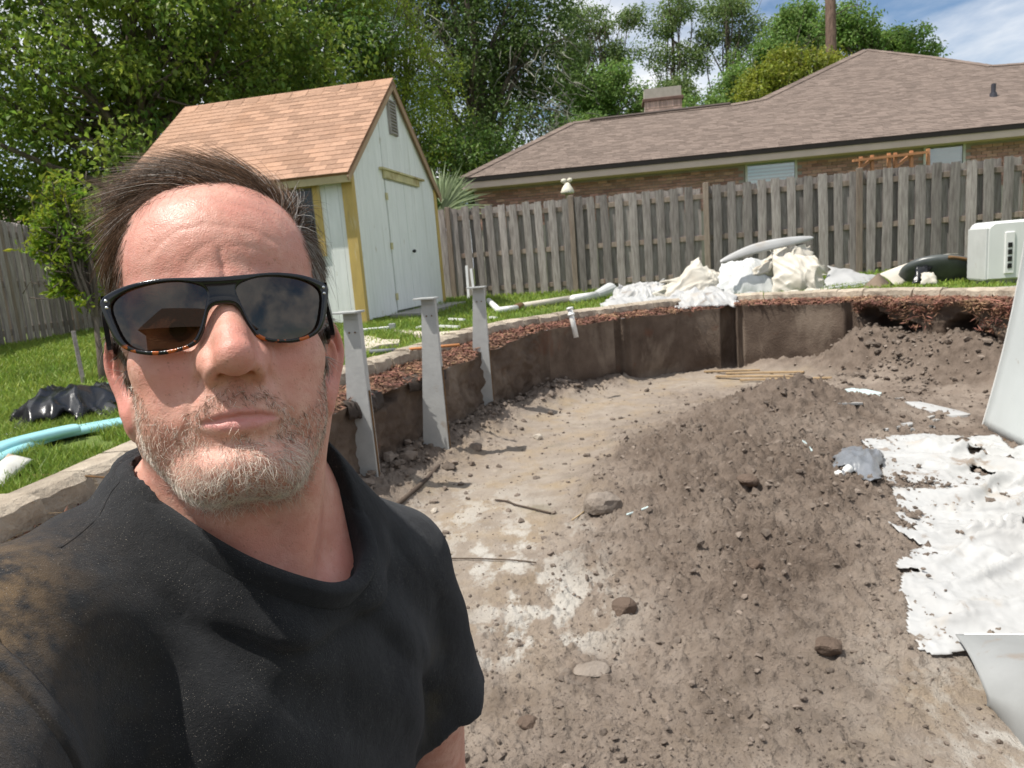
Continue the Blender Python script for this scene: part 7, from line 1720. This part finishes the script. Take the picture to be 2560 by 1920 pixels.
def beard_col(P, rng):
    n = len(P); x, y, z = P.T; a = np.abs(x); dark = np.clip(.28 + .5 * np.exp(-((z + 4.6) / 1.2) ** 2) * (a < 3.5) - .25 * (z < -8.5) + .12 * (a > 4) * (z > -6), 0, 1)
    dk = rng.random(n) < dark
    return np.where(dk[:, None], np.array([.17, .10, .06]) * rng.uniform(.6, 1.6, (n, 1)), np.array([.88, .80, .70]) * rng.uniform(.6, 1.3, (n, 1)))
strands('beard', 48, beard_mask, beard_field, 4, .0135, beard_col, 5, .6)
def brow_mask(Q):
    x, y, z = Q.T; a = np.abs(x); return (np.abs(z - (3.25 + .12 * a - .03 * a * a)) < .38) * (a > 1.0) * (a < 5.2) * (y < -5)
strands('eyebrows', 42, brow_mask, lambda P, nn, r, ns: P[:, None] + (r.uniform(.4, .8, len(P)))[:, None, None] * nrmz(np.stack([np.sign(P[:, 0]), 0 * P[:, 0] + .1, 0 * P[:, 0] + .1], 1) + nn * .5 + r.normal(0, .2, (len(P), 3)))[:, None] * np.linspace(0, 1, ns)[None, :, None], 3, .011, lambda P, r: np.array([[.10, .065, .045]]) * r.uniform(.6, 1.6, (len(P), 1)), 6)

# ---- T-shirt
def sd_poly2(P, poly):
    a = poly; b = np.roll(poly, -1, 0); d2 = np.full(len(P), 1e9)
    for p, q in zip(a, b):
        e = q - p; t = np.clip(((P - p) @ e) / (e @ e + 1e-12), 0, 1); d2 = np.minimum(d2, ((P - p - t[:, None] * e) ** 2).sum(1))
    return np.sqrt(d2) * np.where(inside(P, poly), -1, 1)
def fold(P):
    u = P @ np.array([.62, .20, -.76]); v = P @ np.array([.76, .1, .62])
    B = frame_pts(P)
    env = sstep(-.25, .45, vnoise(np.stack([u * .045, v * .10, 0 * u], 1), 7) + .15)
    wv = v + 2.2 * vnoise(np.stack([u * .06, v * .08, P[:, 1] * .05], 1), 4)
    f = .55 * (np.abs(np.sin(wv * .42)) ** .7 - .6) * env + .28 * np.sin(wv * 1.05 + .6) * env
    f = f + .8 * vnoise(np.stack([u * .05, v * .20, 0 * v], 1), 2) + .35 * vnoise(P * .25, 9)
    arm = np.exp(-(((P - np.array([14.5, 10, -34.0])) / np.array([6, 9, 9])) ** 2).sum(1))
    f = f + arm * 1.0 * (np.abs(np.sin((P[:, 0] * .95 + P[:, 2] * .18) * .9)) - .5)
    return f * .62
def sd_shirt(P):
    P = np.asarray(P, np.float32)
    d = smin(smin(sd_torso(P, .75), sd_trap(P, .6), 2.0), sd_lid(P) - .75, 2.0)
    la = polycap(P, [SHL, (SHL + ELL_) / 2 + np.array([-.5, 0, -.3]), ELL_ * .9 + SHL * .1], [7.3, 7.5, 7.7], 2.0)
    sd_ = ELR - SHR
    ra = polycap(P, [SHR, SHR + sd_ * .62 + np.array([1.0, .2, 0])], [7.1, 7.9], 2.0)
    ra = smax(ra, (P - (SHR + sd_ * .55)) @ (sd_ / np.linalg.norm(sd_)), .5)
    d = smin(smin(d, la, 4.0), ra, 3.2)
    d = d - (fold(P) + .35)
    q = P - ONC; near = (np.abs(q) < 17).all(1); qn = q[near]; Pn = P[near]
    rp_ = RINGC[::2]; dr = np.full(len(Pn), 99., np.float32)
    for a, b in zip(rp_, np.roll(rp_, -1, 0)):
        e = b - a; t = np.clip(((Pn - a) @ e) / (e @ e), 0, 1); dr = np.minimum(dr, np.sqrt(((Pn - a - t[:, None] * e) ** 2).sum(1)))
    h2 = sd_poly2(np.stack([qn @ OU, qn @ OV_], 1), RING2[::3])
    dn_ = smin(d[near], dr + .05, 2.4)
    d[near] = smax(dn_, -np.maximum(h2, -(qn @ ONM) - 1.7), .4)
    return smax(d, P[:, 2] * -1 - 74.0, .8)
M_SHIRT = bpy.data.materials.new('black_cotton'); M_SHIRT.use_nodes = True
def shirt_material(m):
    t = m.node_tree; t.nodes.clear(); L = t.links.new
    o = N(t, 'ShaderNodeOutputMaterial'); b = N(t, 'ShaderNodeBsdfPrincipled'); b.inputs['Roughness'].default_value = .95; b.inputs['Specular IOR Level'].default_value = .10
    b.inputs['Sheen Weight'].default_value = .18; b.inputs['Sheen Roughness'].default_value = .45; b.inputs['Sheen Tint'].default_value = (.55, .57, .62, 1)
    g = N(t, 'ShaderNodeNewGeometry').outputs['Position']; at_ = N(t, 'ShaderNodeVertexColor', layer_name='dirt'); sp = N(t, 'ShaderNodeSeparateColor'); L(at_.outputs[0], sp.inputs[0])
    def noise(s, d=5, st=None):
        v = g
        if st: mp_ = N(t, 'ShaderNodeMapping'); mp_.inputs['Scale'].default_value = st; L(g, mp_.inputs[0]); v = mp_.outputs[0]
        n = N(t, 'ShaderNodeTexNoise', i_Scale=s, i_Detail=d, i_Roughness=.65); L(v, n.inputs['Vector']); return n.outputs[0]
    def rng_(f, a, c, hi=1.):
        x = N(t, 'ShaderNodeMapRange'); x.inputs[1].default_value = a; x.inputs[2].default_value = c; x.inputs[4].default_value = hi; L(f, x.inputs[0]); return x.outputs[0]
    def mul(a, c):
        x = N(t, 'ShaderNodeMath', operation='MULTIPLY'); L(a, x.inputs[0]); L(c, x.inputs[1]); return x.outputs[0]
    def mix(f, a, c):
        x = N(t, 'ShaderNodeMix', data_type='RGBA'); L(f, x.inputs[0])
        for s, k in ((a, 6), (c, 7)):
            if isinstance(s, tuple): x.inputs[k].default_value = (*s, 1)
            else: L(s, x.inputs[k])
        return x.outputs[2]
    c = mix(rng_(noise(9, 6), .35, .65), (.015, .0156, .017), (.032, .0325, .034))
    c = mix(mul(sp.outputs[0], rng_(noise(60, 8), .36, .58, .9)), c, (.21, .14, .075))
    c = mix(mul(sp.outputs[1], rng_(noise(24, 8), .45, .62, .5)), c, (.075, .062, .035))
    dust = mul(rng_(noise(1150, 2), .66, .715), rng_(noise(14, 5), .38, .55)); c = mix(dust, c, (.30, .27, .23))
    L(c, b.inputs['Base Color'])
    bp = N(t, 'ShaderNodeBump', i_Strength=.8, i_Distance=.0014); L(noise(1000, 4), bp.inputs['Height'])
    bp2 = N(t, 'ShaderNodeBump', i_Strength=.35, i_Distance=.006); L(noise(45, 4), bp2.inputs['Height']); L(bp.outputs[0], bp2.inputs['Normal']); L(bp2.outputs[0], b.inputs['Normal'])
    L(b.outputs[0], o.inputs[0])
shirt_material(M_SHIRT)
SV, SF = nets(sd_shirt, [-29, -40, -76], [32, 36, -6], .42)
shirt = obj_np('shirt', h2w(SV), SF, M_SHIRT, man, True)
def dirt_paint(ob, V):
    st = np.exp(-(((V - np.array([-15.5, -11.5, -17.0])) / np.array([5.0, 8, 7.5])) ** 2).sum(1)); st = np.maximum(st, .8 * np.exp(-(((V - np.array([-12, -14, -24.0])) / np.array([2.5, 6, 4.0])) ** 2).sum(1)))
    s2 = np.maximum(np.exp(-(((V - np.array([19, 12, -38.0])) / np.array([2.5, 8, 6])) ** 2).sum(1)), .6 * np.exp(-(((V - np.array([-7, -9, -27.0])) / np.array([2.5, 6, 6])) ** 2).sum(1)))
    c = np.stack([np.clip(st * 1.2, 0, 1), np.clip(s2, 0, 1), 0 * st, 0 * st + 1], 1).astype(np.float32)
    ca = ob.data.color_attributes.new('dirt', 'FLOAT_COLOR', 'POINT'); ca.data.foreach_set('color', c.ravel())
dirt_paint(shirt, SV)
cr_ = RINGC
T_c = nrmz(np.roll(cr_, -1, 0) - np.roll(cr_, 1, 0)); outw = nrmz(cr_ - ONC - ((cr_ - ONC) @ ONM)[:, None] * ONM); up_c = nrmz(np.cross(T_c, outw)); up_c *= np.sign((up_c @ ONM))[:, None]
prof = [(-.15, -1.4), (-.28, .6), (-.15, 1.15), (.12, 1.34), (.6, 1.36), (1.1, 1.28), (1.28, 1.1), (1.3, -.3)]
CVt = np.stack([cr_ + outw * a + up_c * b for a, b in prof], 1); nc, npf = CVt.shape[:2]
i_ = np.arange(nc)[:, None]; j_ = np.arange(npf - 1)[None]
Fc = np.stack([i_ * npf + j_, ((i_ + 1) % nc) * npf + j_, ((i_ + 1) % nc) * npf + j_ + 1, i_ * npf + j_ + 1], -1).reshape(-1, 4)
col_ = obj_np('collar', h2w(CVt.reshape(-1, 3)), Fc, M_SHIRT, shirt, True); dirt_paint(col_, CVt.reshape(-1, 3))
# seam band of the raised sleeve
def band(name, pts, w, th):
    pts = np.array(pts, float); P = []
    s = catmull(pts, 10, False); 
    for _ in range(50): 
        d_ = sd_shirt(s); e = .2; g_ = np.stack([sd_shirt(s + np.eye(3)[k] * e) - sd_shirt(s - np.eye(3)[k] * e) for k in range(3)], 1); g_ = nrmz(g_); s = s - g_ * np.clip(d_, -1, 1)[:, None] * .7
    T = nrmz(np.gradient(s, axis=0)); B = nrmz(np.cross(T, g_))
    P = np.stack([s + B * a * w + g_ * b * th for a, b in ((-.5, -.6), (-.5, .9), (-.3, 1.0), (.3, 1.0), (.5, .9), (.5, -.6))], 1)
    m = MB(); m.grid(P); o = obj_np(name, h2w(m.arrays()[0]), m.arrays()[1], M_SHIRT, shirt, True); dirt_paint(o, m.arrays()[0]); return o
band('sleeve_hem', [hpx(-60, 1420, -14), hpx(20, 1530, -15), hpx(110, 1640, -15.5), hpx(210, 1770, -16), hpx(310, 1900, -16), hpx(380, 1990, -16)], 1.5, .35)
band('shoulder_seam', [hpx(308, 1228, 1.5), hpx(270, 1265, .5), hpx(215, 1310, -2), hpx(150, 1360, -5)], .25, .03)

# ---- trousers and shoes (below the frame)
M_TR = mat('dark_trousers', (.04, .045, .055), (.03, .033, .04), 20, .9, .3, 200)
v, f = nets(lambda P: smin(sd_legs(P) - 1.3, sd_torso(P, .4) + np.maximum(0, P[:, 2] + 62) * 2, 3), [-34, -24, -150], [40, 40, -58], 1.1, band=9)
obj_np('trousers', h2w(v), f, M_TR, man, True)
M_SHOE = mat('work_boots', (.09, .06, .04), (.06, .045, .03), 20, .8, .3, 100)
for s in (0, 1):
    a = h2w(HIP[4 + s]); m = MB(); fw_ = np.array([.37, -.93, 0]); pts = []
    m.tube([a + np.array([0, 0, .06]) - fw_ * .03, a - fw_ * .045 + np.array([0, 0, -.03]), a + fw_ * .02 + np.array([0, 0, -.038]), a + fw_ * .12 + np.array([0, 0, -.045]), a + fw_ * .19 + np.array([0, 0, -.055]), a + fw_ * .215 + np.array([0, 0, -.06])], [.055, .055, .05, .048, .036, .012], 12)
    m.build('boot', M_SHOE, man, True)

# ================================================================== sunglasses
SGO, SGR = None, rotm(1, RAD(-1.4)) @ rotm(0, RAD(9.0))
def g2n(P): return np.asarray(P) @ SGR.T + np.array([-.30, -10.15, 1.85])
def r2w(P): return h2w(np.asarray(P, float) @ HROT.T + HSH)          # rigid: the frame does not follow the face's shape
def g2w(P): return r2w(g2n(P))
def lens_bend(x, z): return .040 * x * x + .012 * (z - .3) ** 2
def rpoly(pts, n=8): return catmull(np.array(pts, float), n)
OUTL = [(0, 1.86), (1.6, 1.92), (3.6, 2.02), (5.4, 1.84), (6.7, 1.42), (7.18, 1.02), (7.22, .6), (7.02, -.3), (6.6, -1.6), (5.95, -2.35), (4.6, -2.80), (3.2, -2.78), (2.0, -2.45), (1.45, -1.8), (1.12, -.9), (.88, -.30), (.45, .02)]
OUTL = OUTL + [(-x, z) for x, z in OUTL[::-1] if x > 0] + []
LENS = [(1.05, .9), (1.5, 1.32), (2.6, 1.62), (4.0, 1.62), (5.4, 1.36), (6.25, .88), (6.48, .3), (6.3, -.7), (5.95, -1.7), (5.3, -2.22), (4.2, -2.45), (3.0, -2.38), (2.15, -2.02), (1.65, -1.2), (1.2, .1)]
LENS = [(3.8 + (x - 3.8) * 1.055, -.35 + (z + .35) * 1.06) for x, z in LENS]
OUTP = rpoly(OUTL + [(0, .56)] if False else OUTL, 6); LENP = rpoly(LENS, 6)
lo = np.array([-7.6, -1.0, -3.2]); h = .062; nx, ny_, nz2 = int(15.2 / h), int(4.2 / h), int(5.6 / h)
gx, gz = lo[0] + h * np.arange(nx), lo[2] + h * np.arange(nz2); G2 = np.stack(np.meshgrid(gx, gz, indexing='ij'), -1).reshape(-1, 2)
d_out = sd_poly2(G2, OUTP); d_l = sd_poly2(np.c_[np.abs(G2[:, 0]), G2[:, 1]], LENP)
d2 = smax(d_out, -d_l, .06).reshape(nx, 1, nz2)
gy = lo[1] + h * np.arange(ny_)
bend = lens_bend(G2[:, 0], G2[:, 1] * .4).reshape(nx, 1, nz2)
bev = np.clip(-d_l, -1, 0).reshape(nx, 1, nz2)
dy_ = np.abs(gy[None, :, None] - bend - .12) - .21 - .05 * np.exp(-((d_out.reshape(nx, 1, nz2) + .25) / .2) ** 2)
FV_, FF_ = nets_extract(smax(np.broadcast_to(d2, (nx, ny_, nz2)), dy_, .09).astype(np.float32), lo, h)
glasses = empty('sunglasses', tuple(g2w((0, 0, 0))), 'black sunglasses with tortoiseshell lower rims worn by the bearded man', 'sunglasses')
M_FRAME = bpy.data.materials.new('black_tortoise_acetate'); M_FRAME.use_nodes = True
t = M_FRAME.node_tree; b = t.nodes['Principled BSDF']; b.inputs['Roughness'].default_value = .14; b.inputs['Specular IOR Level'].default_value = .5
vc = N(t, 'ShaderNodeVertexColor', layer_name='acetate'); t.links.new(vc.outputs[0], b.inputs['Base Color'])
fr_ = obj_np('frame', g2w(FV_), FF_, M_FRAME, glasses, True)
low = 1 - sstep(-2.25, -1.95, FV_[:, 2] + .15 * vnoise(FV_ * 2, 3)); spot = vnoise(np.c_[FV_[:, 0] * 2.3, FV_[:, 2] * 1.1, FV_[:, 1]], 5) + .35 * vnoise(FV_ * 5, 2)
org = low * (1 - sstep(-.02, .08, spot + .0))
colr = np.array([.009, .009, .011]) * (1 - org[:, None]) + np.array([.42, .10, .022]) * org[:, None]
ca = fr_.data.color_attributes.new('acetate', 'FLOAT_COLOR', 'POINT'); ca.data.foreach_set('color', np.c_[colr, np.ones(len(colr))].astype(np.float32).ravel())
M_LENS = bpy.data.materials.new('dark_lens'); M_LENS.use_nodes = True; t = M_LENS.node_tree; t.nodes.clear()
o_ = N(t, 'ShaderNodeOutputMaterial'); tr = N(t, 'ShaderNodeBsdfTransparent'); tr.inputs[0].default_value = (.040, .026, .015, 1); gl = N(t, 'ShaderNodeBsdfGlossy', i_Roughness=0.0); gl.inputs[0].default_value = (1, .93, .86, 1)
fz_ = N(t, 'ShaderNodeFresnel'); fz_.inputs[0].default_value = 1.68; mxs_ = N(t, 'ShaderNodeMixShader'); t.links.new(fz_.outputs[0], mxs_.inputs[0]); t.links.new(tr.outputs[0], mxs_.inputs[1]); t.links.new(gl.outputs[0], mxs_.inputs[2]); t.links.new(mxs_.outputs[0], o_.inputs[0])
for s in (-1, 1):
    cx, cz = 3.8, -.35; ringsn = 26; P = [(cx, cz)] + [(cx + (x - cx) * f * 1.03, cz + (z - cz) * f * 1.03) for f in np.linspace(0, 1, ringsn + 1)[1:] for x, z in LENP]
    P = np.array(P); P[:, 0] *= s; V = np.c_[P[:, 0], lens_bend(P[:, 0], P[:, 1]) + .12, P[:, 1]]; nl = len(LENP)
    F3 = np.array([(0, 1 + (k + 1) % nl, 1 + k) for k in range(nl)]); F4 = np.array([(1 + r * nl + k, 1 + r * nl + (k + 1) % nl, 1 + (r + 1) * nl + (k + 1) % nl, 1 + (r + 1) * nl + k) for r in range(ringsn - 1) for k in range(nl)])
    if s > 0: F3 = F3[:, ::-1]; F4 = F4[:, ::-1]
    fl_ = lambda F: F if np.cross(V[F[0][1]] - V[F[0][0]], V[F[0][2]] - V[F[0][0]])[1] < 0 else F[:, ::-1]
    obj_np('lens', g2w(V), [fl_(F3), fl_(F4)], M_LENS, glasses, True)
    m = MB(); a0 = g2n((s * 7.0, lens_bend(7.0, 0) + .1, .75)); P2 = [a0, a0 + np.array([s * .15, 1.2, .0]), np.array([s * 7.75, -3.0, 1.55]), np.array([s * 7.85, .2, 1.75]), np.array([s * 7.75, 2.4, 1.1]), np.array([s * 7.6, 4.2, -.6])]
    q = catmull(np.array(P2), 6, False); pr_ = []
    for i in range(len(q)):
        hh = .62 - .2 * i / len(q); pr_.append([(q[i] + np.array([a, 0, b])) for a, b in ((-.16, -hh), (.16, -hh), (.16, hh), (-.16, hh), (-.16, -hh))])
    m.grid(np.array(pr_)); tv_ = m.arrays(); ta = obj_np('temple_arm', r2w(tv_[0]), tv_[1], M_FRAME, glasses)
    ca = ta.data.color_attributes.new('acetate', 'FLOAT_COLOR', 'POINT'); ca.data.foreach_set('color', np.tile(np.array([.009, .009, .011, 1], np.float32), len(tv_[0])))
    for z in (.98, .55):
        m = MB(); c = g2n((s * 6.85, lens_bend(6.85, 0) - .12, z)); V = ICO2_V * np.array([.12, .09, .12]) + c; m.add(r2w(V), ICO2_F); m.build('rivet', mat('rivet_steel', (.75, .75, .75), rough=.2, metal=1.0) if (s, z) == (-1, .98) else bpy.data.materials['rivet_steel'], glasses, True)
